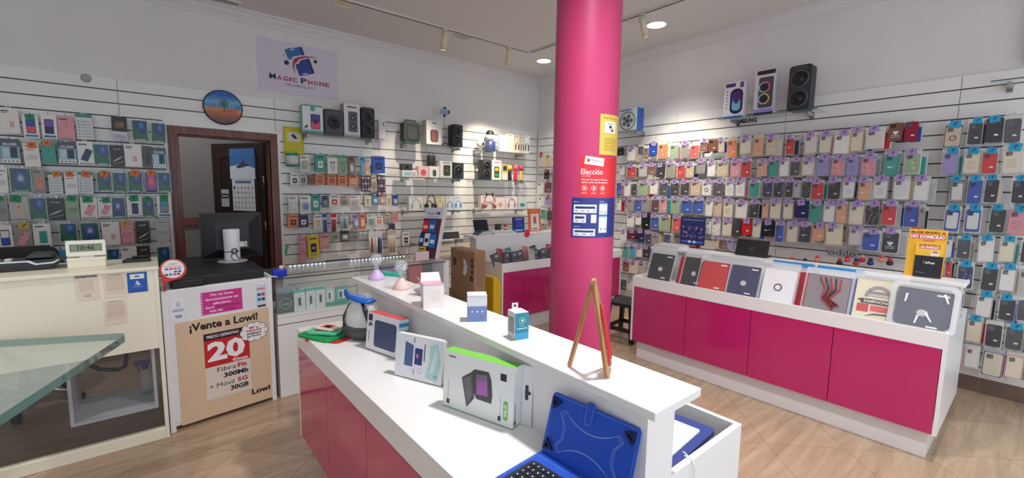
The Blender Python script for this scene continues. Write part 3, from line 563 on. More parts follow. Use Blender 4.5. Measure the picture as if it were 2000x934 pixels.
# stock inside the case
def mini(name, label, cat, px0, py0, px1, py1, Y, zb, d, col, fn=None, group=None, extra=None, rz=0):
    l_, r_ = aty(px0, py1, Y), aty(px1, py1, Y); w = abs(r_.x-l_.x); tp = aty((px0+px1)/2, py0, Y); h = tp.z-zb
    b = MB(); b.box(-w/2, w/2, 0, d, 0, h, M(col, .35) if isinstance(col, tuple) else col)
    if fn: fn(b, w, h)
    return tag(b.build(name, loc=((l_.x+r_.x)/2, Y, zb), rz=rz, bevel=.0015), label, cat, group)
def fr(b, *rs):       # normalised printed patches
    for (w, h, u0, u1, v0, v1, c_) in rs: b.rect(w*(u0-.5), w*(u1-.5), h*v0, h*v1, -.001, c_)
def f_orn(b, w, h): b.disc(0, h*.5, w*.4, -.001, (150, 150, 146)); b.disc(0, h*.5, w*.34, -.0015, (40, 42, 44)); b.text('Lithe', 0, h*.5, w*.46, h*.16, -.002, (190, 190, 186))
mini('ornate_box', 'black box with a round silver emblem at the display case left end', 'box', 543, 575, 574, 613, 3.46, gbase, .05, (44, 46, 48), f_orn)
def f_teal(b, w, h): fr(b, (w, h, 0, 1, .86, 1, (60, 176, 160)), (w, h, .2, .8, .15, .75, (214, 218, 216)), (w, h, .38, .62, .25, .62, (240, 242, 240)))
for i, (a, c_, lb) in enumerate(((575, 597, 'teal and white accessory box next to the black ornate box in the case'), (599, 617, 'teal and white earphone box, middle of the three in the display case'), (618, 636, 'teal and white earphone box, rightmost of the three in the display case'))):
    mini('accessory_box', lb, 'box', a, (566, 562, 560)[i], c_, 608, 3.47, gbase, .04, (226, 232, 230), f_teal, 'teal and white boxes in the display case')
def f_blis(b, w, h): fr(b, (w, h, 0, 1, 0, .22, (40, 150, 110)), (w, h, .2, .8, .35, .85, (232, 234, 234)), (w, h, .3, .5, .4, .75, (150, 150, 150)))
mini('blister_pack', 'clear blister pack with white plug and green base in the case', 'packet', 637, 563, 655, 602, 3.47, gbase, .03, (200, 208, 206), f_blis)
mini('blister_pack', 'teal blister pack at the right of the row in the case', 'packet', 656, 560, 681, 599, 3.47, gbase, .03, (86, 168, 150), f_blis)
t = thing('earphone_case', 'red and black twin capsule ornament on the teal box in the case', 'ornament', (aty(587, 562, 3.49).x, 3.49, .735), rx=0)
b = MB(); b.tube([(-.02, 0, .002), (-.02, 0, .045)], .012, (120, 40, 60), 12); b.build('red_capsule', t); b = MB(); b.tube([(.012, 0, .01), (.012, 0, .035)], .014, (50, 40, 56), 12); b.build('black_capsule', t)
for i, (a, c_, col, lb) in enumerate(((745, 785, (150, 130, 160), 'mauve'), (800, 826, (190, 44, 60), 'red'), (828, 845, (50, 44, 60), 'dark'))):
    mini('pouch', '%s pouch standing in the right half of the display case' % lb, 'pouch', a, 518, c_, 560, 3.54, gbase if i else gbase, .06, col)
# left end blue bottle
p = aty(545, 530, 3.5); t = thing('cleaning_bottle', 'blue plastic container with white cap on the display case left corner', 'bottle', (p.x, 3.5, gtop))
b = MB(); b.slab([(x*1.0, y) for x, y in rrect(.1, .06, .02)], 0, .055, M((30, 50, 190), .3)); b.build('container', t, bevel=.006)
b = MB(); b.tube([(.015, 0, .055), (.015, 0, .08)], .014, (230, 226, 230), 14); b.build('cap', t)
b = MB(); p = aty(520, 520, 3.5); b.tube([(-.06, 0, .06), (0, 0, .015), (.04, 0, .006)], .005, (226, 226, 220)); tag(b.build('stylus', loc=(p.x+.02, 3.46, gtop)), 'white stylus lying against the blue container', 'pen')
b = MB(); b.box(-.07, .07, 0, .08, 0, .18, M((150, 170, 180), .15, alpha=.6)); b.box(-.065, .065, .005, .075, .002, .15, M((70, 130, 170), .2)); tag(b.build('storage_tub', loc=(gx0+.09, 3.5, gbase+.0), bevel=.004), 'clear plastic tub with blue contents inside the display case corner', 'tub')

# slanted brochure stand
p = aty(826, 500, 3.72); t = thing('brochure_stand', 'tall slanted display board with white heading and gift cards on the glass case', 'display stand', (p.x+.02, 3.70, gtop), R(-62))
H_, W_ = .50, .2; T = Matrix.Rotation(R(-19), 4, 'X')
b = MB(); b.box(-W_/2, W_/2, 0, .02, 0, H_, M((96, 44, 60), .4), T); b.box(-W_/2, W_/2, -.001, 0, H_*.78, H_, M((214, 216, 226), .4), T); b.build('board', t)
b = MB(); b.prism([(W_/2, 0)]*0+[(0, 0)]*0 or [(0, 0), (.01, 0), (.01, .01), (0, .01)], 0, .001, lam)
b = MB(); b.box(W_/2, W_/2+.006, 0, .06, 0, H_, lam, T); b.build('side_board', t)
b = MB(); b.text('AQUÍ', -.02, H_*.88, .1, .04, -.002, (60, 60, 74), mat=T); b.text('♡', .055, H_*.89, .04, .05, -.002, (60, 60, 74), mat=T) if False else b.add([(.055+.02*(16*math.sin(a)**3)/16, -.002, H_*.885+.02*(13*math.cos(a)-5*math.cos(2*a)-2*math.cos(3*a)-math.cos(4*a))/16) for a in [2*PI*k/24 for k in range(24)]], [tuple(range(24))], M((70, 70, 84)), T)
b.rect(-.05, .05, H_*.8, H_*.81, -.002, (90, 90, 100)); b.v[-4:] = [tuple(T @ Vector(v)) for v in ((-.06, -.002, H_*.8), (-.06, -.002, H_*.81), (.06, -.002, H_*.82), (.06, -.002, H_*.81))]; b.build('heading', t)
def gc_(name, label, x0, x1, z0, z1, c1, c2, y=-.012, yaw=0):
    w = x1-x0; h = z1-z0; b = MB(); b.box(x0, x1, y, y+.01, z0, z1, M(c1, .3), T); b.box(x0+w*.15, x1-w*.15, y-.001, y, z0+h*.3, z0+h*.6, M(c2, .3), T)
    o = b.build(name, loc=(p.x+.02, 3.70, gtop), rz=R(-62)); return tag(o, label, 'gift card', 'gift cards on the slanted stand')
gc_('gift_card', 'red gift card upper left on the slanted stand', -.09, -.025, .25, .36, (196, 40, 50), (230, 190, 190))
gc_('gift_card', 'blue gift card upper middle on the slanted stand', -.02, .05, .25, .37, (40, 100, 190), (190, 220, 240))
gc_('gift_card', 'dark blue gift card lower left on the slanted stand', -.095, -.045, .11, .235, (30, 56, 110), (200, 210, 230), -.024)
gc_('gift_card', 'white gift card with black print lower middle on the slanted stand', -.04, .015, .11, .235, (226, 226, 226), (40, 44, 50), -.024)
gc_('gift_card', 'bright blue gift card lower right on the slanted stand', .02, .085, .1, .225, (30, 110, 210), (200, 226, 246), -.024)
gc_('gift_card', 'yellow tag card at the foot of the slanted stand', -.07, .0, .06, .1, (220, 190, 40), (50, 50, 50), -.036)
gc_('gift_card', 'blue strip card at the very bottom of the slanted stand', -.09, -.03, .01, .055, (60, 120, 190), (230, 230, 240), -.036)
mini('chip_box', 'pale pink box lying at the foot of the slanted stand', 'box', 812, 492, 838, 505, 3.58, gtop, .05, (226, 200, 206))
b = MB(); b.tube([(-.14, 0, .004), (-.06, -.02, .02), (0, 0, .008), (.07, .02, .012)], .004, (170, 180, 60)); b.tube([(-.06, .01, .1), (-.02, 0, .03), (0, 0, .008)], .003, (40, 40, 40)); tag(b.build('loose_cable', loc=(aty(790, 498, 3.7).x, 3.72, gtop)), 'tangled yellow-green cable on the glass case left of the slanted stand', 'cable')

# ================================================================== HANGING STOCK
COL = {'w': ((232, 230, 226), 'white'), 'k': ((30, 31, 36), 'black'), 'n': ((34, 40, 92), 'navy'), 'b': ((34, 78, 176), 'blue'), 'r': ((206, 34, 44), 'red'), 'g': ((150, 146, 142), 'grey'), 'dg': ((66, 66, 74), 'dark grey'),
       't': ((44, 156, 140), 'teal'), 'l': ((158, 146, 200), 'lilac'), 'p': ((222, 150, 160), 'pink'), 'pe': ((226, 166, 132), 'peach'), 'c': ((226, 216, 192), 'cream'), 'br': ((124, 82, 66), 'brown'), 'ma': ((100, 32, 50), 'maroon'),
       'gn': ((150, 176, 140), 'pale green'), 'cl': ((214, 210, 202), 'clear'), 'o': ((226, 128, 84), 'orange'), 'co': ((226, 84, 84), 'coral'), 'cy': ((60, 160, 200), 'light blue'), 'si': ((186, 184, 182), 'silver'), 'v': ((120, 80, 170), 'violet'), 'y': ((226, 196, 60), 'yellow'), 'be': ((206, 184, 160), 'beige'), 'cr': ((150, 24, 60), 'crimson'), 'go': ((214, 196, 150), 'gold'), 'go2': ((214, 196, 150), 'gold')}
def scr(col): return M(col, .35)
def phone_case(b, w, h, cx, z0, c, d0, d1, deco=''):
    cz = z0+h/2; r = min(w*.14, .012)
    b.prism(rrect(w, h, r, 3, cx, cz), d0, d1, M(c, .38))
    lum = sum(c)/3; dk = tuple(max(0, int(v*.55)) for v in c) if lum > 90 else (96, 96, 104)
    b.prism(rrect(w*.38, h*.2, w*.07, 2, cx-w*.2, z0+h*.84), d0-.0012, d0, M(dk, .3))
    for (u, v) in ((-.28, .88), (-.12, .88), (-.28, .79)): b.disc(cx+w*u, z0+h*v, w*.05, d0-.0016, M((16, 18, 24), .1), 8)
    if deco == 'nike': b.add([(cx-w*.3, d0-.001, z0+h*.42), (cx-w*.16, d0-.001, z0+h*.36), (cx+w*.32, d0-.001, z0+h*.5), (cx-w*.1, d0-.001, z0+h*.42), (cx-w*.22, d0-.001, z0+h*.46)], [(0, 1, 2, 3, 4)], M((240, 240, 240), .4))
    elif deco == 'tref':
        for a in (-38, 0, 38):
            x = cx+math.sin(R(a))*w*.2; z = z0+h*.42+math.cos(R(a))*h*.1; b.add([(cx, d0-.001, z0+h*.34), (x+w*.07, d0-.001, z-h*.02), (x+math.sin(R(a))*w*.06, d0-.001, z+h*.08), (x-w*.07, d0-.001, z-h*.02)], [(0, 1, 2, 3)], M((240, 240, 240), .4))
        for k in range(3): b.rect(cx-w*.3, cx+w*.3, z0+h*(.3-.045*k), z0+h*(.325-.045*k), d0-.001, (30, 31, 36) if k == 1 else (235, 235, 235))
    elif deco == 'ring': b.ring([(cx+w*.24*math.cos(a), z0+h*.42+w*.24*math.sin(a)) for a in [2*PI*k/16 for k in range(16)]], [(cx+w*.17*math.cos(a), z0+h*.42+w*.17*math.sin(a)) for a in [2*PI*k/16 for k in range(16)]], d0-.002, d0, M((60, 60, 66), .3))
    elif deco == 'dots':
        for k in range(7): b.disc(cx+w*(((k*37) % 7)/7-.43)*.8, z0+h*(.1+.09*k), w*.08, d0-.001, M(((222, 120, 140), (120, 160, 190), (240, 220, 120))[k % 3], .5), 8)
    elif deco == 'lines':
        for k in range(4): b.rect(cx-w*.3, cx+w*.25, z0+h*(.55-.1*k), z0+h*(.565-.1*k), d0-.001, dk)
    elif deco == 'win': b.prism(rrect(w*.8, h*.76, r, 3, cx, z0+h*.5), d0-.001, d0, M((216, 218, 216), .4))
    elif deco == 'star':
        for k in range(9): b.disc(cx+w*(((k*5) % 9)/9-.42)*.8, z0+h*(.08+.07*k), w*.05, d0-.001, M((232, 232, 232), .5), 6)
    else:
        if lum < 110 or c[0] > 190 > c[1]: b.prism(rrect(w*.26, h*.07, w*.03, 2, cx+w*.14, z0+h*.3), d0-.0016, d0, M((238, 238, 236), .4))
HK = {}
SPARE = MB()
def hook(frame, u, z, out=.16):
    if frame == 'A':
        k = 'A0' if u < seamA else 'A1' if u < DX0 else 'A2' if u < 2.952 else 'A3'; x = u
    else:
        k = 'B%d' % (0 if u > sB[1] else 1 if u > sB[2] else 2 if u > sB[3] else 3); x = -u
    par = sl[k]; HK[k] = HK.get(k, 0)+1
    b = MB(); b.tube([(x, .01, z), (x, -out+.02, z), (x, -out, z+.012)], .0022, chrome, 6); b.box(x-.006, x+.006, -.004, .012, z-.012, z+.012, chrome); b.build('display_hook', par)
PRINTS = {}
def pack(frame, c, q, style, label, tagc=None, group=None, off=.14, d=.016, hooked=True, rear=None, name=None, cat=None):
    ox, oy, sc = c; x0, y0, x1, y1 = [v/sc for v in q]; x0 += ox; x1 += ox; y0 += oy; y1 += oy; mx, my = (x0+x1)/2, (y0+y1)/2
    if frame == 'A':
        Y = YA-off; l_, r_, t_, m_ = aty(x0, my, Y), aty(x1, my, Y), aty(mx, y0, Y), aty(mx, y1, Y); u = (l_.x+r_.x)/2; w = r_.x-l_.x; loc = (u, Y, m_.z); rz = 0
    else:
        X = XB-off; l_, r_, t_, m_ = atx(x0, my, X), atx(x1, my, X), atx(mx, y0, X), atx(mx, y1, X); u = (l_.y+r_.y)/2; w = l_.y-r_.y; loc = (X, u, m_.z); rz = -PI/2
    h = t_.z-m_.z
    jit = random.uniform(-.05, .05); tilt = random.uniform(-.03, .03)
    b = MB(); st = style.split(':'); kind = st[0]
    if kind == 'case':          # phone case in a clear pouch; st[1]=colour, st[2]=border colour or '', st[3]=deco
        cc = COL[st[1]][0]; bd = st[2] if len(st) > 2 else ''; deco = st[3] if len(st) > 3 else ''
        cw, ch = w*.84, h*.78
        if bd: b.prism(rrect(w*.96, h*.93, .004, 2, 0, h*.48), d*.5, d*.62, M(COL[bd][0], .4))
        phone_case(b, cw, ch, 0, h*.05, cc, 0, d*.5, deco)
        o = b.build(name or 'phone_case', loc=loc, rz=rz+jit, ry=tilt)
        f = MB(); f.box(-w/2, w/2, -.003, d*.66, 0, h*.99, film); f.ring([(-w/2, 0), (w/2, 0), (w/2, h), (-w/2, h)], [(-w/2+.004, .005), (w/2-.004, .005), (w/2-.004, h*.86), (-w/2+.004, h*.86)], -.0036, -.003, seal); f.build('clear_pouch', o)
    elif kind == 'bare':
        phone_case(b, w*.94, h*.97, 0, 0, COL[st[1]][0], 0, d, st[3] if len(st) > 3 else ''); o = b.build(name or 'phone_case', loc=loc, rz=rz+jit, ry=tilt)
    else:                        # printed card boxes / blisters
        PRINTS[kind](b, w, h, d, st[1] if len(st) > 1 else ''); o = b.build(name or 'packet', loc=loc, rz=rz+jit, ry=tilt)
        f = MB(); f.ring([(-.014, h-.001), (.014, h-.001), (.014, h+.012), (-.014, h+.012)], [(-.007, h+.003), (.007, h+.003), (.007, h+.008), (-.007, h+.008)], d*.4, d*.5, M((225, 226, 226), .3)); f.build('hang_tab', o)
    tag(o, label, cat or ('phone case' if kind in ('case', 'bare') else 'packet'), group)
    if tagc:
        tw = min(w*.6, .062); g = MB(); T = Matrix.Translation((random.uniform(-.12, .12)*w, 0, h*.93)) @ Matrix.Rotation(random.uniform(-.25, .25), 4, 'Y')
        g.box(-tw/2, tw/2, -.0065, -.0055, -tw*.5, tw*.42, M(tagc, .6), T); g.add([(-tw*.1, -.0068, -tw*.25), (-tw*.02, -.0068, -tw*.25), (tw*.16, -.0068, tw*.25), (tw*.06, -.0068, tw*.25)], [(0, 1, 2, 3)], M((40, 40, 70), .5), T); g.add([(-tw*.2, -.0068, tw*.0), (tw*.2, -.0068, tw*.08), (tw*.2, -.0068, tw*.14), (-tw*.2, -.0068, tw*.06)], [(0, 1, 2, 3)], M((40, 40, 70), .5), T)
        g.build('price_tag', o)
    if hooked: hook(frame, u, loc[2]+h+.003, off+.02)
    for rc_, rl, dx in (rear or []):
        dd = .008 if dx > 0 else .024; dz = random.uniform(-.022, .004); w2, h2 = w*.94, h*.96; cc = COL[rc_][0]
        l2 = Vector((u+dx*w, YA-off+d+dd, loc[2]+dz) if frame == 'A' else (XB-off+d+dd, u-dx*w, loc[2]+dz)); r2 = rz+random.uniform(-.06, .06)
        spare = dx < 0 or rl is None; b = SPARE if spare else MB(); T = Matrix.Translation(l2) @ Matrix.Rotation(r2, 4, 'Z') if spare else None
        b.prism(rrect(w2*.8, h2*.76, w2*.1, 3, 0, h2*.43), 0, d*.45, M(cc, .38), T); b.prism(rrect(w2*.3, h2*.15, w2*.05, 2, -w2*.16, h2*.69), -.0012, 0, M((60, 60, 66), .3), T)
        b.prism(rrect(w2, h2*.98, .003, 2, 0, h2*.49), d*.5, d*.6, M((206, 206, 204), .35), T)
        if not spare: tag(b.build('phone_case', loc=l2, rz=r2), rl, 'phone case', group)
    return o
# ---- printed packs
def pr(b, w, h, u0, u1, v0, v1, c_, y=-.001, rot=0): b.rect(w*(u0-.5), w*(u1-.5), h*v0, h*v1, y, M(c_, .4) if isinstance(c_, tuple) else c_, rot)
def bx(b, w, h, d, c_): b.box(-w/2, w/2, 0, d, 0, h, M(c_, .3) if isinstance(c_, tuple) else c_)
def P_green(b, w, h, d, a):
    bx(b, w, h, d, (206, 216, 210)); i = 1 if a == 'g' else 0
    b.box(-w*.46, w*.46, -.001, 0, h*.03, h*.97, sw_green[i]); pr(b, w, h, .2, .8, .05, .09, (170, 200, 190), -.0015)
def P_hot(b, w, h, d, a): bx(b, w, h, d, (210, 200, 210)); b.box(-w*.46, w*.46, -.001, 0, h*.15, h*.95, sw_hot); pr(b, w, h, .05, .95, .03, .14, (50, 40, 100))
def P_glass(b, w, h, d, a):
    bx(b, w, h, d, (64, 78, 92)); pr(b, w, h, .04, .96, .03, .7, (150, 190, 205)); b.text('GLASS', 0, h*.79, w*.7, h*.09, -.0015, M((230, 232, 236), .4), bold=.04); pr(b, w, h, .5, .85, .25, .68, (50, 66, 84), -.0015); pr(b, w, h, .15, .45, .25, .62, (190, 216, 222), -.0015); pr(b, w, h, .04, .96, .03, .2, (228, 230, 230), -.0015)
    for k in range(4): b.disc(w*(-.3+.2*k), h*.11, w*.05, -.002, (60, 60, 66), 8)
def P_white(b, w, h, d, a):
    bx(b, w, h, d, (232, 226, 222)); pr(b, w, h, .1, .5, .86, .9, (50, 44, 50)); pr(b, w, h, .1, .4, .8, .83, (90, 84, 90))
    for k in range(3): pr(b, w, h, .5, .58, .25+.08*k, .3+.08*k, (196, 70, 76)); pr(b, w, h, .62, .7, .25+.08*k, .3+.08*k, (196, 70, 76))
def P_black(b, w, h, d, a):
    bx(b, w, h, d, (34, 32, 34)); b.text('GLASS', 0, h*.82, w*.5, h*.06, -.001, M((200, 200, 200), .4), bold=.03)
    b.add([(-w*.4, -.001, h*.2), (w*.1, -.001, h*.34), (w*.42, -.001, h*.5), (w*.1, -.001, h*.42), (-w*.2, -.001, h*.32)], [(0, 1, 2, 3, 4)], M((190, 190, 186), .3)); b.add([(-w*.4, -.001, h*.08), (w*.4, -.001, h*.22), (w*.4, -.001, h*.27), (-w*.4, -.001, h*.12)], [(0, 1, 2, 3)], M((130, 130, 128), .3))
def P_phone(b, w, h, d, a):     # a = base colour, phone colour
    k = a.split('.'); bx(b, w, h, d, COL[k[0]][0]); T = R(22) if len(k) > 2 else 0
    b.prism(rrect(w*.44, h*.52, w*.06, 3, 0, 0), -.003, 0, M(COL[k[1]][0], .3), Matrix.Translation((w*.05, 0, h*.42)) @ Matrix.Rotation(T, 4, 'Y')); pr(b, w, h, .12, .6, .84, .9, (90, 90, 100)); pr(b, w, h, .1, .9, .04, .08, (120, 120, 130))
    b.disc(w*.02, h*.58, w*.05, -.0035, (30, 30, 36), 8)
def P_screen(b, w, h, d, a):
    bx(b, w, h, d, (236, 232, 228)); b.prism(rrect(w*.6, h*.6, w*.05, 3, 0, h*.5), -.002, 0, M((40, 42, 60), .3)); pr(b, w, h, .24, .76, .5, .76, COL[(a or 'b.co').split('.')[0]][0], -.0025); pr(b, w, h, .24, .76, .24, .5, COL[(a or 'b.co').split('.')[1]][0], -.0025); pr(b, w, h, .1, .9, .05, .14, (60, 110, 180))
def P_list(b, w, h, d, a):
    bx(b, w, h, d, (212, 216, 218)); pr(b, w, h, .0, 1, .88, 1, (58, 140, 120))
    for k in range(6): pr(b, w, h, .3, .9, .1+.12*k, .13+.12*k, (150, 160, 168)); b.disc(-w*.34, h*(.12+.12*k), w*.05, -.0015, (70, 90, 90), 8)
def P_half(b, w, h, d, a): bx(b, w, h, d, (206, 208, 214)); pr(b, w, h, 0, 1, .36, 1, (38, 46, 56)); pr(b, w, h, .2, .8, .5, .8, (90, 100, 50), -.0015); b.disc(w*.1, h*.66, w*.14, -.002, (190, 120, 60), 10); pr(b, w, h, .1, .9, .05, .2, (170, 170, 200))
def P_plain(b, w, h, d, a): bx(b, w, h, d, COL[a or 'w'][0]); pr(b, w, h, .15, .7, .7, .74, (150, 150, 156)); pr(b, w, h, .15, .85, .3, .5, tuple(int(v*.9) for v in COL[a or 'w'][0])); pr(b, w, h, .1, .9, .86, .9, (120, 120, 130))
def P_blister(b, w, h, d, a):    # header card, clear bubble, gadget inside: a = card.gadget
    k = (a or 'w.k').split('.'); bx(b, w, h, .003, COL[k[0]][0]); b.prism(rrect(w*.8, h*.6, w*.1, 3, 0, h*.38), -d, 0, clear); g = COL[k[1]][0]
    b.prism(rrect(w*.38, h*.34, w*.1, 3, -w*.02, h*.4), -d*.8, -.001, M(g, .35)); b.tube([(w*.1, -d*.5, h*.2), (w*.22, -d*.5, h*.3), (w*.2, -d*.5, h*.5), (w*.05, -d*.5, h*.6)], w*.03, M(g, .4), 6); pr(b, w, h, .1, .7, .82, .92, tuple(int(v*.6) for v in COL[k[0]][0]))
def P_boxg(b, w, h, d, a):       # closed little box with picture: a = box.picture
    k = (a or 'w.k').split('.'); bx(b, w, h, d*2, COL[k[0]][0]); b.prism(rrect(w*.5, h*.4, w*.08, 3, 0, h*.42), -.001, 0, M(COL[k[1]][0], .35)); b.disc(0, h*.42, w*.12, -.0015, COL[k[0]][0], 12); pr(b, w, h, .15, .85, .8, .88, tuple(int(v*.5) for v in COL[k[0]][0])); pr(b, w, h, .2, .8, .1, .14, (120, 120, 120))
def P_earb(b, w, h, d, a):
    k = (a or 'w.k').split('.'); bx(b, w, h, d, COL[k[0]][0]); g = M(COL[k[1]][0], .3); b.tube([(-w*.15, -.004, h*.6), (-w*.1, -.004, h*.3), (w*.05, -.004, h*.15), (w*.15, -.004, h*.3), (w*.12, -.004, h*.62)], .002, g, 6); b.disc(-w*.15, h*.62, w*.09, -.005, g, 10); b.disc(w*.13, h*.64, w*.09, -.005, g, 10); pr(b, w, h, .0, 1, .88, 1, COL[k[2]][0] if len(k) > 2 else (40, 150, 110))
def P_roll(b, w, h, d, a):
    b.tube([(-w*.45, .02, h*.5), (-w*.45, .02, h*.5)][:0] or [(0, .03, 0), (0, .03, h)], w*.48, M(COL[a or 't'][0], .35), 20); b.tube([(0, .03, h*.15), (0, .03, h*.82)], w*.485, M((228, 226, 226), .35), 20)
def P_gems(b, w, h, d, a):
    bx(b, w, h, .004, (60, 58, 70))
    for i in range(3):
        for j in range(5): b.prism(rrect(w*.22, h*.13, w*.05, 2, w*(-.3+.3*i), h*(.14+.18*j)), -.008, 0, M(((200, 190, 200), (120, 100, 150), (190, 120, 130), (90, 90, 100))[(i*2+j) % 4], .25))
def P_pen(b, w, h, d, a):
    k = (a or 'b.k').split('.')
    for i in range(3): b.tube([(w*(-.3+.3*i), -.004, h*.02), (w*(-.3+.3*i), -.004, h*.7)], w*.11, M(COL[k[i % len(k)]][0], .3), 10)
    bx(b, w, h, .003, (220, 220, 226)); pr(b, w, h, 0, 1, .8, 1, COL[k[0]][0])
for k_, f_ in list(globals().items()):
    if k_.startswith('P_'): PRINTS[k_[2:]] = f_
AG, AO, AY = (44, 150, 96), (226, 128, 62), (206, 176, 72)
cL = (0, 180, 961/350)
ROWS_L = [
 [("0 85 105 220", 'white', 0, 'white printed'), ("125 125 210 245", 'screen:b.co', 'g', 'white tablet-screen'), ("222 120 305 250", 'screen:v.n', 0, 'white and purple'), ("310 130 400 258", 'phone:p.p.t', 0, 'pink phone picture'), ("410 120 500 255", 'list', 0, 'green-topped list'), ("597 132 680 255", 'half', 0, 'dark-topped picture'), ("708 150 795 262", 'green', 0, 'glossy green'), ("808 165 888 272", 'green', 0, 'glossy green')],
 [("0 250 110 385", 'glass', 0, 'blue tempered glass'), ("130 275 215 400", 'plain:w', 'o', 'plain white'), ("225 265 300 385", 'phone:t.t', 'o', 'teal phone'), ("308 268 412 385", 'glass', 0, 'blue tempered glass'), ("415 265 505 390", 'phone:w.n.t', 0, 'white and blue'), ("502 278 590 393", 'green', 0, 'glossy green'), ("592 285 668 400", 'black', 0, 'black tempered glass'), ("668 280 760 400", 'white', 0, 'white printed'), ("765 290 815 405", 'phone:dg.k', 0, 'dark narrow'), ("815 298 893 412", 'glass', 0, 'blue tempered glass')],
 [("-40 405 40 540", 'plain:w', 0, 'plain white'), ("50 405 170 540", 'green:g', 0, 'green with painted-in glare'), ("172 412 240 540", 'phone:g.o', 0, 'grey and orange'), ("262 430 335 545", 'list', 'o', 'white list'), ("345 430 415 550", 'plain:w', 'o', 'plain white'), ("418 430 498 545", 'list', 'o', 'white list'), ("520 430 600 535", 'green', 'o', 'glossy green'), ("603 430 680 540", 'green', 0, 'glossy green'), ("683 425 765 538", 'green', 'o', 'glossy green'), ("775 425 845 540", 'hot', 'o', 'purple and orange'), ("845 430 918 538", 'green', 0, 'glossy green')],
 [("-30 560 42 690", 'plain:g', 'g', 'grey'), ("52 560 155 692", 'phone:si.be', 'g', 'grey with beige phone'), ("155 565 255 688", 'green', 0, 'glossy green'), ("247 570 345 688", 'black', 0, 'black tempered glass'), ("350 560 425 685", 'plain:gn', 'g', 'pale green'), ("430 565 520 680", 'phone:w.p.t', 'g', 'white with pink phone'), ("523 570 600 675", 'phone:w.p.t', 'g', 'white with pink phone'), ("592 565 675 675", 'green:g', 0, 'bright glossy green'), ("680 560 760 672", 'phone:w.n', 'g', 'white with navy phone'), ("762 565 828 672", 'green', 'g', 'glossy green'), ("842 558 918 670", 'screen:cy.g', 'g', 'white framed')],
 [("-10 712 72 850", 'screen:w.b', 0, 'white and blue'), ("75 705 170 845", 'phone:g.p.t', 'y', 'grey with pink phone'), ("180 705 275 830", 'phone:w.t', 0, 'white with teal phone'), ("318 703 415 802", 'green', 0, 'glossy green'), ("432 700 537 802", 'green:g', 0, 'shiny green'), ("548 697 645 820", 'white', 0, 'white printed'), ("652 695 720 810", 'plain:p', 'y', 'pink'), ("730 692 805 812", 'black', 0, 'black tempered glass'), ("835 685 905 800", 'plain:si', 0, 'plain silver')],
 [("50 855 160 960", 'plain:g', 0, 'grey'), ("165 860 240 960", 'phone:gn.k', 0, 'pale green'), ("275 850 360 960", 'phone:cy.n', 0, 'light blue'), ("570 840 640 940", 'green', 0, 'glossy green'), ("650 828 735 940", 'white', 0, 'white printed'), ("740 825 810 940", 'black', 0, 'black tempered glass'), ("845 828 915 940", 'green', 0, 'glossy green')]]
TAGC = {'g': AG, 'o': AO, 'y': AY, 0: None}; TAGN = {'g': ' with green tag', 'o': ' with orange tag', 'y': ' with yellow tag', 0: ''}
for ri, row in enumerate(ROWS_L):
    for i, (q, st, tg, nm) in enumerate(row):
        q = [float(v) for v in q.split()]
        pack('A', cL, q, st, '%s pack%s, %s from left in %s row, left rack' % (nm, TAGN[tg], ORD[i], ORD[ri]), TAGC[tg], 'screen protector packs left of the doorway', off=.12, d=.014, name='screen_protector_pack', cat='pack')

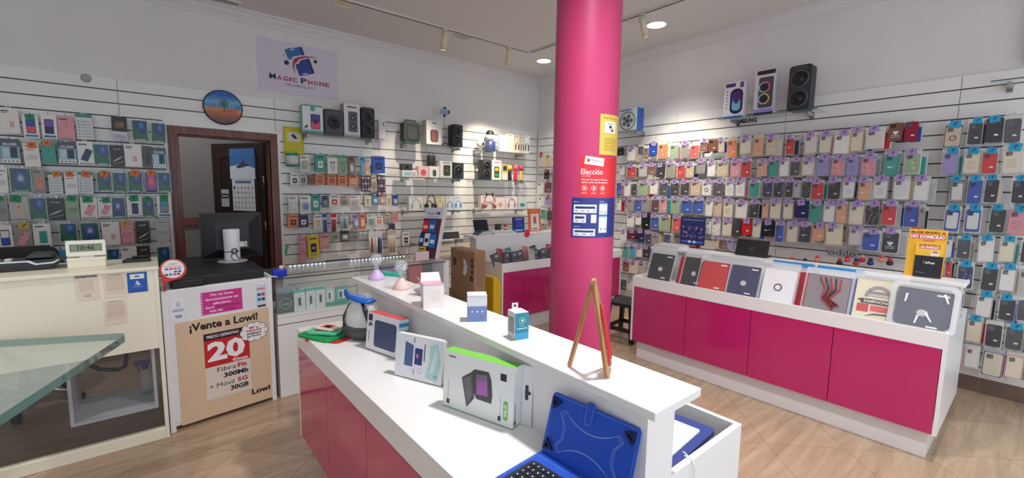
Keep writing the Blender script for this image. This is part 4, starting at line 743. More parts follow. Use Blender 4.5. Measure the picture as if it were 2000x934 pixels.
# ---- right wall, purple tags
PU, BL = (176, 146, 200), (40, 160, 206)
c3, c4, c5, c6, c7, c8 = (1200, 220, 3.591), (1500, 220, 3.591), (1800, 200, 3.335), (1800, 460, 2.745), (1180, 440, 3.114), (1500, 440, 3.114)
RB = [
 [(c3, "20 245 60 300 bare:k 0"), (c3, "90 235 145 340 case:w"), (c3, "165 225 205 300 case:k::star 0"), (c3, "206 235 240 330 case:br 0"), (c3, "240 210 297 300 bare:b"), (c3, "300 207 370 325 case:o:y:dots 0"), (c3, "385 210 455 325 case:gn 0"), (c3, "465 205 520 320 case:g:l"), (c3, "530 215 595 322 case:co:go 0"), (c3, "598 190 652 275 case:br"), (c3, "655 190 725 272 bare:br 0"), (c3, "728 180 775 280 case:be"), (c3, "790 172 860 318 case:o:y 0"), (c3, "880 165 960 290 case:c"), (c3, "972 155 1045 305 case:pe:y:lines 0"), (c3, "1060 155 1150 300 case:be"),
  (c4, "125 160 188 297 case:r::nike"), (c4, "255 140 350 290 case:cl"), (c4, "355 135 450 290 case:c"), (c4, "455 130 572 295 case:w:y"), (c4, "577 105 672 275 case:c:y"), (c4, "680 100 820 255 case:cl:w"), (c4, "840 70 950 200 bare:br::tref 0"), (c4, "955 60 1055 200 bare:cr 0")],
 [(c3, "30 365 75 440 case:w:k 0"), (c3, "85 365 155 455 case:r"), (c3, "170 360 222 450 case:si"), (c3, "225 360 290 440 case:br:k"), (c3, "292 360 350 455 bare:dg"), (c3, "355 340 425 458 case:g:y"), (c3, "440 350 495 465 case:r::nike"), (c3, "497 350 560 458 case:be"), (c3, "570 330 640 430 case:g:k"), (c3, "650 335 710 450 case:w"), (c3, "715 330 805 452 case:be:gn"), (c3, "815 325 888 455 case:p:r"), (c3, "890 320 960 458 case:r:si"), (c3, "1000 330 1070 450 case:pe:p:dots"), (c3, "1075 315 1155 450 case:t"),
  (c4, "80 315 150 450 case:w:pe"), (c4, "155 320 225 448 case:dg"), (c4, "235 315 325 445 case:cl"), (c4, "335 300 433 442 case:l:l:lines"), (c4, "436 300 541 450 case:p:t:dots"), (c4, "545 295 640 450 case:l:v:lines"), (c4, "645 290 760 450 case:p:cy:dots"), (c4, "805 270 925 450 case:t:t:nike"), (c4, "950 260 1075 435 case:gn:w:dots")],
 [(c3, "15 475 50 590 case:b 0"), (c3, "65 475 112 590 case:w"), (c3, "115 485 160 583 case:k 0"), (c3, "165 475 240 585 case:gn"), (c3, "245 475 308 575 case:w"), (c3, "312 475 375 585 case:dg"), (c3, "390 475 455 588 case:k"), (c3, "462 475 528 585 case:k"), (c3, "530 468 610 585 case:be:p"), (c3, "612 470 682 585 case:w:si:ring"), (c3, "686 470 765 592 case:dg"), (c3, "775 465 840 590 case:w::lines"), (c3, "845 460 920 592 case:w::lines"), (c3, "940 470 1020 600 case:t:cl"), (c3, "1035 465 1110 600 case:n"), (c3, "1115 465 1185 600 case:k"),
  (c4, "60 465 116 600 case:k::star"), (c4, "120 465 178 600 case:k::nike"), (c4, "180 475 232 600 case:si"), (c4, "235 460 302 605 case:k::star"), (c4, "305 470 395 612 case:r"), (c4, "415 460 512 612 case:k"), (c4, "520 455 610 605 case:w::lines"), (c4, "627 460 722 620 case:pe::nike"), (c4, "733 450 845 610 case:w::lines"), (c4, "875 445 998 615 case:w:go:win"), (c4, "1015 445 1130 625 case:w:si")],
 [(c3, "15 600 50 690 case:w:k 0"), (c3, "88 590 135 690 case:g"), (c3, "140 592 193 697 case:b"), (c3, "195 590 245 697 case:g"), (c3, "255 590 315 705 case:ma:w"), (c3, "320 590 372 705 case:p"), (c3, "395 590 462 715 case:gn:t"), (c3, "465 595 545 715 case:b"), (c3, "548 595 628 715 case:b"), (c3, "638 600 690 730 case:w::star"), (c3, "693 600 755 735 case:be"), (c3, "763 605 832 740 case:c::lines"), (c3, "845 615 935 745 case:w:p"), (c3, "943 615 1015 742 case:k"), (c3, "1035 610 1083 745 case:pe"), (c3, "1086 605 1170 750 case:c"),
  (c4, "105 610 180 752 case:c:ma"), (c4, "188 620 285 740 bare:n"), (c4, "288 620 375 775 case:t:t:lines"), (c4, "387 620 470 775 case:w"), (c4, "473 620 560 782 case:pe"), (c4, "565 625 668 790 case:c:go"), (c4, "680 625 785 795 case:k::star"), (c4, "790 620 902 795 case:r"), (c4, "952 625 1060 808 case:b"), (c4, "1062 640 1105 810 case:g 0")],
 [(c3, "85 705 140 805 case:w"), (c3, "145 705 190 790 case:w:k"), (c3, "192 710 250 820 bare:k"), (c3, "253 715 315 820 case:b"), (c3, "320 715 390 835 case:gn:y"), (c3, "403 720 462 840 case:co:r"), (c3, "640 745 682 855 case:w::star 0"), (c3, "684 740 745 865 case:w:w:dots"), (c3, "750 740 825 870 case:c"), (c3, "828 745 885 870 bare:dg 0"), (c3, "888 750 962 860 bare:r"), (c3, "965 750 1027 880 case:c"), (c3, "1030 760 1122 870 bare:k::nike"), (c3, "1125 765 1187 915 case:b"),
  (c4, "128 765 212 915 case:c:gn"), (c4, "214 770 302 915 case:k:dg:nike"), (c4, "305 780 398 900 bare:pe"), (c4, "400 780 527 934 case:c:y"), (c4, "565 795 665 934 case:cl:gn"), (c8, "565 25 684 160 case:b:w"), (c8, "687 20 802 175 case:k:w:tref")],
 [(c3, "42 825 85 900 case:w::star"), (c3, "87 825 155 890 bare:ma"), (c3, "160 825 210 905 bare:n"), (c3, "212 830 262 925 case:n:o"), (c3, "266 845 312 920 case:g"), (c3, "345 845 392 915 case:n 0"), (c7, "478 75 560 130 case:be 0"), (c7, "660 70 700 140 case:be"), (c7, "702 75 745 150 case:br"), (c7, "748 80 786 150 case:l")],
 [(c7, "112 112 150 200 case:t"), (c7, "152 112 192 200 case:cy"), (c7, "194 118 232 195 case:w"), (c7, "234 128 275 200 bare:dg")],
 [(c7, "110 205 150 285 case:br"), (c7, "153 212 205 295 case:c"), (c7, "207 215 250 295 case:si")],
 [(c7, "98 318 135 400 case:dg 0"), (c7, "138 325 172 402 case:w:n 0"), (c7, "174 328 205 402 case:be 0")]]
RC_ = ['g', 'w', 'k', 'c', 'si', 'be', 'p', 'b', 'dg', 'r', 't', 'go']
for ri, row in enumerate(RB):
    for i, (cr_, e) in enumerate(row):
        e = e.split(); q = [float(v) for v in e[:4]]; st = e[4]; tg = None if len(e) > 5 else PU; cn = COL[st.split(':')[1]][1]
        loose = 'loose ' if st.startswith('bare') else ''
        rcol = RC_[(i*5+ri*3) % 12]; rear = None
        if ri < 6 and (i*7+ri*5) % 10 < 8: rear = [(rcol, '%s case hanging behind the %s one in %s row, right wall' % (COL[rcol][1], ORD[i], ORD[ri]) if ri < 5 else None, random.choice((.34, .42, .28)))]
        if ri < 6 and (i*3+ri*7) % 10 < 6: r2 = RC_[(i*7+ri*5+4) % 12]; rear = (rear or [])+[(r2, '%s case peeking out left behind the %s one in %s row, right wall' % (COL[r2][1], ORD[i], ORD[ri]), -random.choice((.2, .3, .36)))]
        pack('B', cr_, q, st, '%s%s phone case%s, %s from left in %s row, right wall' % (loose, cn, ', purple tag' if tg else '', ORD[i], ORD[ri]), tg, 'phone cases hanging on the right wall', off=.14+.012*(i % 2), d=.02, rear=rear)
RBL = [
 [(c5, "145 130 265 295 case:be:k:ring"), (c5, "298 105 400 280 case:k"), (c5, "415 95 532 260 bare:dg"), (c5, "536 75 660 270 case:dg:c 0")],
 [(c5, "133 300 247 478 case:l"), (c5, "266 300 385 470 case:c::lines"), (c5, "390 300 500 470 case:r"), (c5, "525 275 667 470 case:c::lines")],
 [(c5, "185 485 285 660 case:g:k:win"), (c5, "293 480 400 668 case:b"), (c5, "405 475 505 660 case:k"), (c5, "585 480 690 665 case:k")],
 [(c5, "143 670 252 848 case:b:w:win"), (c5, "278 670 392 853 case:b:w:win"), (c5, "438 670 550 855 case:k:gn"), (c5, "553 675 690 870 case:p:p:lines")],
 [(c6, "125 5 165 125 case:w"), (c6, "187 0 267 130 case:dg"), (c6, "302 0 392 148 case:w:w"), (c6, "412 5 503 148 case:c"), (c6, "528 10 600 152 case:k 0")],
 [(c6, "125 120 165 230 case:r"), (c6, "190 140 282 290 case:n:w:star"), (c6, "316 150 411 303 case:k:w"), (c6, "414 155 507 305 case:w:g"), (c6, "520 165 600 322 case:si 0")],
 [(c6, "165 288 222 430 case:v:w"), (c6, "285 300 380 443 case:w:g"), (c6, "410 320 507 462 case:k"), (c6, "512 330 600 465 case:dg 0")],
 [(c6, "165 432 232 572 case:c:gn 0"), (c6, "235 430 325 578 case:c:gn"), (c6, "338 455 438 605 case:k:w 0"), (c6, "446 475 549 620 case:dg:gn"), (c6, "552 480 640 625 case:g 0")],
 [(c6, "172 575 225 705 case:be:r 0"), (c6, "228 585 312 714 case:w:w 0"), (c6, "320 605 440 760 case:c:b 0"), (c6, "443 625 548 772 case:c:p 0"), (c6, "552 640 640 780 case:gn:w 0")]]
for ri, row in enumerate(RBL):
    for i, (cr_, e) in enumerate(row):
        e = e.split(); q = [float(v) for v in e[:4]]; st = e[4]; tg = None if len(e) > 5 else BL; cn = COL[st.split(':')[1]][1]
        rcol = RC_[(i*5+ri*7+3) % 12]
        rear = [(rcol, '%s case behind the %s one in %s row, far right block' % (COL[rcol][1], ORD[i], ORD[ri]), .26)] if (i+ri) % 3 else None
        pack('B', cr_, q, st, '%s phone case%s, %s from left in %s row, far right block' % (cn, ', blue tag' if tg else '', ORD[i], ORD[ri]), tg, 'phone cases in the far right block', off=.14, d=.02, rear=rear)
# ---- strip of the right wall seen left of the column
cM = (840, 180, 2.031)
for i, e in enumerate(("430 240 455 295 case:c:y", "457 240 484 295 case:go", "452 308 470 345 bare:k", "424 352 450 402 case:w", "452 350 483 402 case:ma", "428 412 452 452 case:w", "455 410 484 452 case:l", "438 460 460 505 case:t:w", "462 462 484 512 case:k::ring", "440 515 462 556 case:g", "463 515 484 556 case:be:br")):
    e = e.split(); pack('B', cM, [float(v) for v in e[:4]], e[4], '%s phone case left of the column in the corner, %s counting downward' % (COL[e[4].split(':')[1]][1], ORD[i]), (200, 96, 130) if i % 2 == 0 else None, 'phone cases in the wall corner left of the column', off=.12, d=.02)

# ---- accessory wall right of the doorway
m4, m5 = (540, 170, 4.062), (540, 380, 3.592)
RA = [
 [(m4, "80 525 185 630 roll:t", 'teal and white cable roll pack'), (m4, "190 545 260 668 blister:w.gn", 'white and green blister pack'), (m4, "310 535 388 672 boxg:t.w", 'teal box with white picture'), (m4, "405 545 485 690 earb:w.k.gn", 'white earphone pack'), (m4, "488 545 565 698 earb:gn.t.t", 'green earphone pack'), (m4, "568 550 625 705 blister:br.w", 'brown charger pack'), (m4, "665 555 703 700 blister:cy.g", 'grey-blue tube pack'), (m4, "705 570 742 700 plain:be", 'beige tube pack'), (m4, "762 550 860 683 boxg:b.k", 'blue cable box')],
 [(m4, "110 685 178 785 boxg:w.k", 'white plug box'), (m4, "182 690 245 775 boxg:si.dg", 'silver plug box'), (m4, "250 695 300 775 plain:br", 'brown box'), (m4, "310 695 380 778 boxg:o.br", 'orange plug box'), (m4, "402 695 475 778 boxg:o.br", 'orange plug box'), (m4, "485 698 560 780 boxg:o.br", 'orange plug box'), (m4, "575 700 648 788 boxg:o.be", 'orange and beige plug box'), (m4, "670 705 745 830 gems", 'card of sparkling studs'), (m4, "752 705 797 830 blister:be.br", 'beige trinket pack'), (m4, "800 700 865 870 gems", 'card of sparkling studs')],
 [(m5, "85 10 150 130 blister:w.w", 'white cable pack'), (m5, "165 10 240 135 blister:w.b", 'blue cable pack'), (m5, "243 0 305 115 boxg:t.w", 'teal box'), (m5, "320 10 360 90 blister:n.g", 'navy cable pack'), (m5, "370 0 445 90 boxg:w.r", 'white box with red picture'), (m5, "450 10 512 80 blister:be.br", 'beige pack'), (m5, "515 10 590 85 blister:w.p", 'white and pink pack'), (m5, "620 10 665 80 earb:c.br.c", 'cream earphone pack'), (m5, "670 5 715 70 blister:cy.w", 'light blue pack'), (m5, "717 0 760 75 blister:p.w", 'pink pack'), (m5, "770 5 808 80 earb:c.br.c", 'cream earphone pack'), (m5, "812 5 855 75 blister:b.w", 'blue pack')],
 [(m5, "78 140 155 235 boxg:o.k", 'orange memory box'), (m5, "158 145 225 230 boxg:n.w", 'navy memory box'), (m5, "262 140 320 245 boxg:w.pe", 'white box'), (m5, "325 135 358 270 pen:b.n", 'pack of blue pens'), (m5, "380 135 420 265 pen:r.ma", 'pack of red pens'), (m5, "450 135 505 240 pen:si.cy", 'pack of light blue sticks'), (m5, "535 140 583 245 blister:l.w", 'lilac pack'), (m5, "587 135 625 245 boxg:o.w", 'orange pack'), (m5, "635 140 690 220 blister:w.t", 'teal ring pack'), (m5, "692 150 750 215 boxg:w.co", 'white and red box'), (m5, "755 140 806 200 blister:be.g", 'beige ring pack'), (m5, "810 130 855 195 plain:p", 'bright pink card')],
 [(m5, "160 295 205 480 plain:p", 'long pink pouch pack'), (m5, "222 285 300 440 boxg:y.n", 'yellow and navy toy pack'), (m5, "302 280 375 380 boxg:p.be", 'pink box'), (m5, "380 260 440 320 blister:gn.k", 'green blister'), (m5, "445 255 512 325 blister:dg.w", 'dark blister'), (m5, "517 255 582 325 blister:g.k", 'grey blister'), (m5, "648 255 690 410 pen:w.r", 'red tool pack'), (m5, "692 255 742 415 pen:w.k.b", 'black tool pack'), (m5, "792 205 830 245 plain:n", 'small navy packet'), (m5, "780 248 835 410 pen:be.go.be", 'long beige stick pack'), (m5, "885 265 935 360 boxg:w.k", 'white socket box')]]
for ri, row in enumerate(RA):
    for i, (cr_, e, nm) in enumerate(row):
        e = e.split(); q = [float(v) for v in e[:4]]
        pack('A', cr_, q, e[4], '%s, %s from left in %s accessory row right of doorway' % (nm, ORD[i], ORD[ri]), None, 'accessory packs right of the doorway', off=.11+.01*(i % 2), d=.018, name='accessory_pack', cat='pack')

o = SPARE.build('spare_phone_cases'); tag(o, 'many spare phone cases crowded behind the front ones on the right wall', 'phone cases'); o['kind'] = 'stuff'

# ================================================================== GLASS SHELVES AND WHAT STANDS ON THEM
def glass_shelf(frame, u0, u1, z, depth, label, br=(.12, .88)):
    L = abs(u1-u0)
    t = thing('glass_shelf', label, 'shelf', (min(u0, u1), YA, z) if frame == 'A' else (XB, max(u0, u1), z), 0 if frame == 'A' else -PI/2, 'glass shelves on the slat walls')
    b = MB(); b.box(0, L, -depth, -.004, 0, .007, glass); b.box(0, L, -depth-.001, -depth, -.0005, .0075, (62, 92, 88)); b.build('glass_panel', t)
    for f in br:
        b = MB(); x = L*f; b.prism([(x-.012, -.03), (x+.012, -.03), (x+.012, -.001), (x-.012, -.001)], -depth*.72, -.004, M((176, 178, 180), .3, .7)); b.box(x-.016, x+.016, -.02, .002, -.05, .01, M((150, 150, 150), .3, .7)); b.build('shelf_bracket', t, bevel=.001)
    return t
SA1, SA2, SB2 = 2.118, 2.108, 2.095
A = lambda px, Y: aty(px, 300, Y).x
glass_shelf('A', A(586, 5.12), A(752, 5.12), SA1, .27, 'long glass shelf of boxed speakers nearest the doorway')
glass_shelf('A', A(785, 5.12), A(919, 5.12), SA2, .27, 'top glass shelf of the middle stack on the back wall')
glass_shelf('A', A(785, 5.12), A(919, 5.12), 1.68, .27, 'second glass shelf of the middle stack on the back wall')
glass_shelf('A', A(785, 5.12), A(919, 5.12), 1.25, .27, 'headphone glass shelf of the middle stack on the back wall')
glass_shelf('A', A(800, 5.12), A(925, 5.12), .83, .27, 'lowest glass shelf behind the slanted stand, holding a keyboard')
glass_shelf('A', A(932, 5.12), A(1042, 5.12), SB2, .27, 'top glass shelf in the far corner of the back wall')
glass_shelf('A', A(932, 5.12), A(1042, 5.12), 1.68, .27, 'second glass shelf in the far corner of the back wall')
glass_shelf('A', A(932, 5.12), A(1042, 5.12), 1.245, .27, 'lowest glass shelf in the far corner of the back wall')
def B_(px, py, X): return atx(px, py, X).y
glass_shelf('B', B_(1402, 237, 4.72), B_(1597, 207, 4.72), 2.312, .25, 'glass shelf of boxed speakers high on the right wall')
glass_shelf('B', B_(1170, 258, 4.72), B_(1252, 254, 4.72), 2.30, .25, 'short glass shelf holding the fan box beside the column', br=(.8,))
glass_shelf('B', B_(1935, 160, 4.72), B_(2040, 150, 4.72), 2.36, .25, 'empty glass shelf at the far right edge of the right wall', br=(.35,))
def solid(frame, px0, px1, pyt, z, off, d, fn, name, label, cat, group=None, pym=None, rz=0):
    # an item standing on a shelf: fn(parent_or_None, w, h, d) builds it in local space
    pym = pym or pyt+30
    if frame == 'A': Y = YA-off; l_, r_, t_ = aty(px0, pym, Y), aty(px1, pym, Y), aty((px0+px1)/2, pyt, Y); loc = ((l_.x+r_.x)/2, Y, z); w = r_.x-l_.x; r0 = 0
    else: X = XB-off; l_, r_, t_ = atx(px0, pym, X), atx(px1, pym, X), atx((px0+px1)/2, pyt, X); loc = (X, (l_.y+r_.y)/2, z); w = l_.y-r_.y; r0 = -PI/2
    h = t_.z-z; t = thing(name, label, cat, loc, r0+rz, group); fn(t, w, h, d); return t
def speaker(t, w, h, d, col=(40, 42, 48), cones=2, r=.03, c2=(22, 23, 28)):
    b = MB(); b.prism(rrect(w, h, min(r, w*.25), 5, 0, h/2), 0, d, M(col, .45)); b.build('body', t, bevel=.006)
    b = MB(); b.prism(rrect(w*.86, h*.9, w*.16, 5, 0, h/2), -.004, .001, M(tuple(int(v*1.2) for v in col), .6)); b.build('grille', t)
    rr = min(w*.34, h*.2 if cones == 2 else h*.3); zs = (h*.27, h*.7) if cones == 2 else (h*.5,)
    for z in zs:
        b = MB(); T = Matrix.Translation((0, -.004, z)) @ Matrix.Rotation(PI/2, 4, 'X'); b.lathe([(rr*1.07, .004), (rr*1.2, .007), (rr*1.22, 0)], M((92, 96, 102), .35), 24, T)
        b.lathe([(rr, 0), (rr*1.08, .006), (rr*.98, .009), (rr*.8, .001), (rr*.35, .0), (rr*.3, .006), (0, .008)], M(c2, .35), 24, T); b.build('cone', t)
    b = MB(); b.prism(rrect(w*.6, h*.05, h*.02, 3, 0, h*.94), -.007, -.004, M((70, 72, 80), .3)); b.build('control_strip', t)
def carton(t, w, h, d, base=(228, 226, 228), art=None, side=None, top=None):
    b = MB(); b.box(-w/2, w/2, 0, d, 0, h, M(base, .35))
    if side: b.box(-w/2-.0006, -w/2, .0, d, 0, h, M(side, .4)); b.box(w/2, w/2+.0006, 0, d, 0, h, M(side, .4))
    if top: b.box(-w/2, w/2, 0, d, h, h+.0006, M(top, .4))
    b.build('box', t, bevel=.001)
    b = MB(); art(b, w, h); b.build('front_print', t)
def a_spk(bg, sc, glow=None, cones=1):
    def f(b, w, h):
        b.prism(rrect(w*.58, h*.62, w*.1, 4, w*.05, h*.46), -.003, -.0005, M(sc, .3)); rr = w*.17
        for z in ((h*.46,) if cones == 1 else (h*.32, h*.58)):
            if glow: b.disc(w*.05, z, rr*1.15, -.0034, glow, 20)
            b.disc(w*.05, z, rr, -.0038, tuple(int(v*.6) for v in sc), 20); b.disc(w*.05, z, rr*.4, -.0042, (150, 150, 160), 14)
        b.rect(-w*.3, w*.3, h*.88, h*.92, -.001, (90, 90, 100)); b.rect(-w*.42, w*.42, h*.04, h*.08, -.001, bg)
    return f
G1 = 'speakers and their boxes on the glass shelves'
def a_pinkspk(b, w, h):
    b.rect(-w*.48, w*.48, h*.02, h*.12, -.001, (110, 176, 176)); b.rect(-w*.48, w*.48, h*.94, h*.99, -.001, (70, 150, 150)); b.disc(0, h*.86, w*.13, -.0015, (96, 176, 172), 20)
    b.prism(rrect(w*.46, h*.52, w*.05, 4, w*.12, h*.42), -.003, -.0005, M((36, 38, 60), .3)); b.prism(rrect(w*.4, h*.24, w*.04, 4, w*.12, h*.3), -.0034, -.003, M((226, 84, 130), .4)); b.prism(rrect(w*.4, h*.22, w*.04, 4, w*.12, h*.54), -.0034, -.003, M((90, 70, 160), .4)); b.disc(w*.12, h*.42, w*.12, -.004, (50, 40, 90), 20); b.prism([(-w*.42, h*.16), (-w*.25, h*.22), (-w*.28, h*.3), (-w*.4, h*.24)], -.002, -.001, M((50, 60, 70)))
s1 = SA1+.0075
solid('A', 591, 631, 205, s1, .2, .1, lambda t, w, h, d: carton(t, w, h, d, (226, 230, 232), a_pinkspk, side=(120, 180, 180)), 'speaker_box', 'white and teal speaker box with pink-lit picture, leftmost on the first shelf', 'box', G1)
solid('A', 634, 671, 214, s1, .21, .12, lambda t, w, h, d: speaker(t, w, h, d, (70, 72, 80), 1, .02), 'portable_speaker', 'dark grey square speaker with one round cone on the first shelf', 'speaker', G1)
solid('A', 672, 703, 203, s1, .2, .12, lambda t, w, h, d: carton(t, w, h, d, (226, 222, 224), a_spk((180, 180, 186), (84, 92, 104), None, 2), side=(150, 150, 158)), 'speaker_box', 'tall white speaker box with two-cone picture on the first shelf', 'box', G1)
solid('A', 706, 732, 210, s1, .21, .12, lambda t, w, h, d: speaker(t, w, h, d, (30, 33, 42)), 'portable_speaker', 'tall black speaker near the right end of the first shelf', 'speaker', G1)
solid('A', 740, 753, 235, s1, .1, .05, lambda t, w, h, d: carton(t, w, h, d, (228, 224, 226), lambda b, w, h: b.rect(w*.1, w*.3, h*.7, h*.9, -.001, (150, 150, 156))), 'white_box', 'slim white box standing last on the first shelf', 'box', G1)
s2 = SA2+.0075
def fabric_spk(t, w, h, d):
    b = MB(); b.prism(rrect(w, h*.92, w*.22, 5, 0, h*.46), 0, d, M((52, 60, 58), .7)); b.build('body', t, bevel=.012)
    b = MB(); b.tube([(-w*.35, d/2, h*.88), (-w*.3, d/2, h*.99), (w*.3, d/2, h*.99), (w*.35, d/2, h*.88)], .008, dark, 8); b.build('handle', t)
    b = MB(); b.ring(rrect(w*.7, h*.66, w*.15, 5, 0, h*.45), rrect(w*.62, h*.6, w*.13, 5, 0, h*.45), -.004, 0, M((36, 40, 42), .4)); b.build('front_trim', t)
solid('A', 789, 822, 234, s2, .2, .12, fabric_spk, 'portable_speaker', 'grey-green fabric speaker with top handle on the middle stack', 'speaker', G1)
solid('A', 833, 863, 236, s2, .2, .11, lambda t, w, h, d: carton(t, w, h, d, (230, 228, 226), lambda b, w, h: (b.prism(rrect(w*.5, h*.5, w*.14, 5, 0, h*.38), -.003, 0, M((90, 80, 80), .4)), b.rect(-w*.18, w*.18, h*.15, h*.6, -.0035, (150, 96, 96)), b.rect(-.03, .03, h*.88, h*.92, -.001, (90, 90, 96))), side=(170, 170, 176)), 'speaker_box', 'white speaker box with red-brown picture on the middle stack top shelf', 'box', G1)
solid('A', 884, 904, 243, s2, .2, .12, lambda t, w, h, d: speaker(t, w, h, d, (34, 36, 44)), 'portable_speaker', 'tall black speaker on the right end of the middle stack top shelf', 'speaker', G1)
# phone tripod
p = aty(868, 278, 5.2); zt = aty(866, 235, 5.2).z; t = thing('phone_tripod', 'phone holder with pale blue clamp on a thin rod tripod', 'tripod', (p.x, 5.2, s2))
H = zt-s2+.06
b = MB()
for k in range(3): a = R(90+120*k); b.tube([(0, 0, .05), (.07*math.cos(a), .07*math.sin(a), .004)], .005, black)
b.build('tripod_legs', t); b = MB(); b.tube([(0, 0, .04), (0, 0, H)], .004, chrome); b.build('rod', t)
b = MB(); b.box(-.055, .055, -.012, .012, H+.02, H+.085, M((150, 170, 206), .35)); b.box(-.02, .02, -.02, 0, H+.09, H+.11, dark); b.box(.055, .075, -.016, .01, H+.03, H+.075, black); b.lathe([(0, 0), (.018, 0), (.012, .025), (0, .03)], black, 14, Matrix.Translation((0, 0, H-.01))); b.build('clamp', t, bevel=.003)
# middle stack, second shelf
s3 = 1.6875; G2 = 'small goods on the second shelf of the middle stack'
solid('A', 786, 815, 333, s3, .2, .08, lambda t, w, h, d: carton(t, w, h, d, (226, 228, 232), lambda b, w, h: (b.rect(-w*.4, w*.4, h*.2, h*.75, -.001, (150, 190, 206)), b.rect(0, w*.35, h*.25, h*.6, -.0015, (214, 180, 200)))), 'gadget_box', 'flat white and light blue box at the left of the second shelf', 'box', G2)
zz = aty(800, 333, 5.19).z
solid('A', 784, 806, 320, zz+.002, .19, .06, lambda t, w, h, d: speaker(t, w, h, d, (54, 56, 60), 1, .012), 'portable_speaker', 'small dark speaker lying on top of the flat blue box', 'speaker', G2)
solid('A', 817, 837, 325, s3, .17, .06, lambda t, w, h, d: carton(t, w, h, d, (232, 196, 196), lambda b, w, h: b.disc(0, h*.45, w*.28, -.001, (206, 90, 100), 16)), 'gadget_box', 'pink box with red disc on the second shelf', 'box', G2)
solid('A', 839, 858, 325, s3, .19, .06, lambda t, w, h, d: carton(t, w, h, d, (232, 230, 230), lambda b, w, h: b.prism(rrect(w*.35, h*.55, w*.12, 4, 0, h*.42), -.002, 0, M((60, 90, 84)))), 'gadget_box', 'white box with green-black picture under the round handled speaker', 'box', G2)
zz = aty(848, 325, 5.2).z
def hspk(t, w, h, d):
    b = MB(); b.lathe([(0, 0), (w*.42, 0), (w*.46, .006), (w*.46, h*.7), (w*.4, h*.76), (0, h*.77)], M((44, 46, 54), .6), 24, Matrix.Translation((0, w*.46, 0))); b.build('body', t)
    b = MB(); b.tube([(w*.34*math.cos(a), w*.46, h*.74+h*.24*math.sin(a)) for a in [PI*k/10 for k in range(11)]], .004, dark); b.build('carry_loop', t)
solid('A', 838, 854, 297, zz+.002, .19, .06, hspk, 'portable_speaker', 'small round black speaker with carry loop on a white box', 'speaker', G2)
solid('A', 860, 883, 315, s3, .2, .07, lambda t, w, h, d: carton(t, w, h, d, (230, 230, 228), a_spk((200, 200, 200), (60, 70, 50), (150, 150, 60))), 'speaker_box', 'white box with green speaker picture on the second shelf', 'box', G2)
solid('A', 885, 906, 318, s3, .21, .1, lambda t, w, h, d: speaker(t, w, h, d, (40, 44, 48), 1, .02), 'portable_speaker', 'wide black speaker at the right end of the second shelf', 'speaker', G2)
# headphones shelf
def headphone_box(c1, c2):
    def f(b, w, h):
        n = 14; R1, R2 = w*.3, w*.25; out = [(R1*math.cos(PI*k/n), h*.45+R1*1.1*math.sin(PI*k/n)) for k in range(n+1)]; inn = [(R2*math.cos(PI*k/n), h*.45+R2*1.1*math.sin(PI*k/n)) for k in range(n+1)]
        vs = [(x, -.002, z) for x, z in out]+[(x, -.002, z) for x, z in inn]; b.add(vs, [(k, k+1, n+2+k, n+1+k) for k in range(n)], M(c1, .4))
        for s in (-1, 1): b.prism(rrect(w*.17, h*.32, w*.08, 4, s*w*.29, h*.34), -.006, 0, M(c2, .4))
        b.rect(-w*.4, w*.1, h*.9, h*.94, -.001, (140, 140, 146))
    return f
s4 = 1.2575; G3 = 'headphone boxes on the middle stack shelf'
for (a, c_, bc, k1, k2, lb) in ((799, 827, (232, 232, 226), (150, 180, 170), (150, 190, 170), 'white box with pale green headphones, leftmost on the headphone shelf'), (828, 848, (228, 222, 214), (60, 50, 50), (70, 50, 56), 'white box with dark headphones second on the headphone shelf'), (850, 869, (226, 212, 182), (196, 170, 130), (206, 186, 150), 'cream box with beige headphones on the headphone shelf'), (871, 886, (214, 222, 230), (120, 110, 130), (130, 160, 180), 'pale box with blue-grey headphones on the headphone shelf'), (887, 903, (214, 222, 232), (190, 150, 160), (70, 130, 190), 'pale box with bright blue headphones at the headphone shelf right end')):
    solid('A', a, c_, 384, s4, .2, .07, lambda t, w, h, d, k1=k1, k2=k2, bc=bc: carton(t, w, h, d, bc, headphone_box(k1, k2)), 'headphone_box', lb, 'box', G3)
def headphones(t, w, h, d, c1=(34, 32, 38), c2=(34, 32, 38), ears=None):
    b = MB(); r = w*.42; b.tube([(r*math.cos(a), 0, h*.35+(h*.62)*math.sin(a)) for a in [PI*k/14 for k in range(15)]], .006, M(c1, .4)); b.build('headband', t)
    for s in (-1, 1):
        b = MB(); b.lathe([(0, -.02), (w*.17, -.02), (w*.2, -.008), (w*.2, .012), (w*.13, .018), (0, .014)], M(c2, .4), 20, Matrix.Translation((s*r, 0, h*.28)) @ Matrix.Rotation(PI/2, 4, 'Y') @ Matrix.Rotation(s*.3, 4, 'X')); b.build('ear_cup', t)
        if ears: b = MB(); b.prism([(s*r*.75, h*.8), (s*r*.35, h*.95), (s*r*.72, h*1.06)], -.004, .004, M(ears, .4)); b.build('cat_ear', t)
solid('A', 832, 852, 380, s4, .24, .05, headphones, 'headphones', 'black headphones standing in front of the headphone boxes', 'headphones', None)
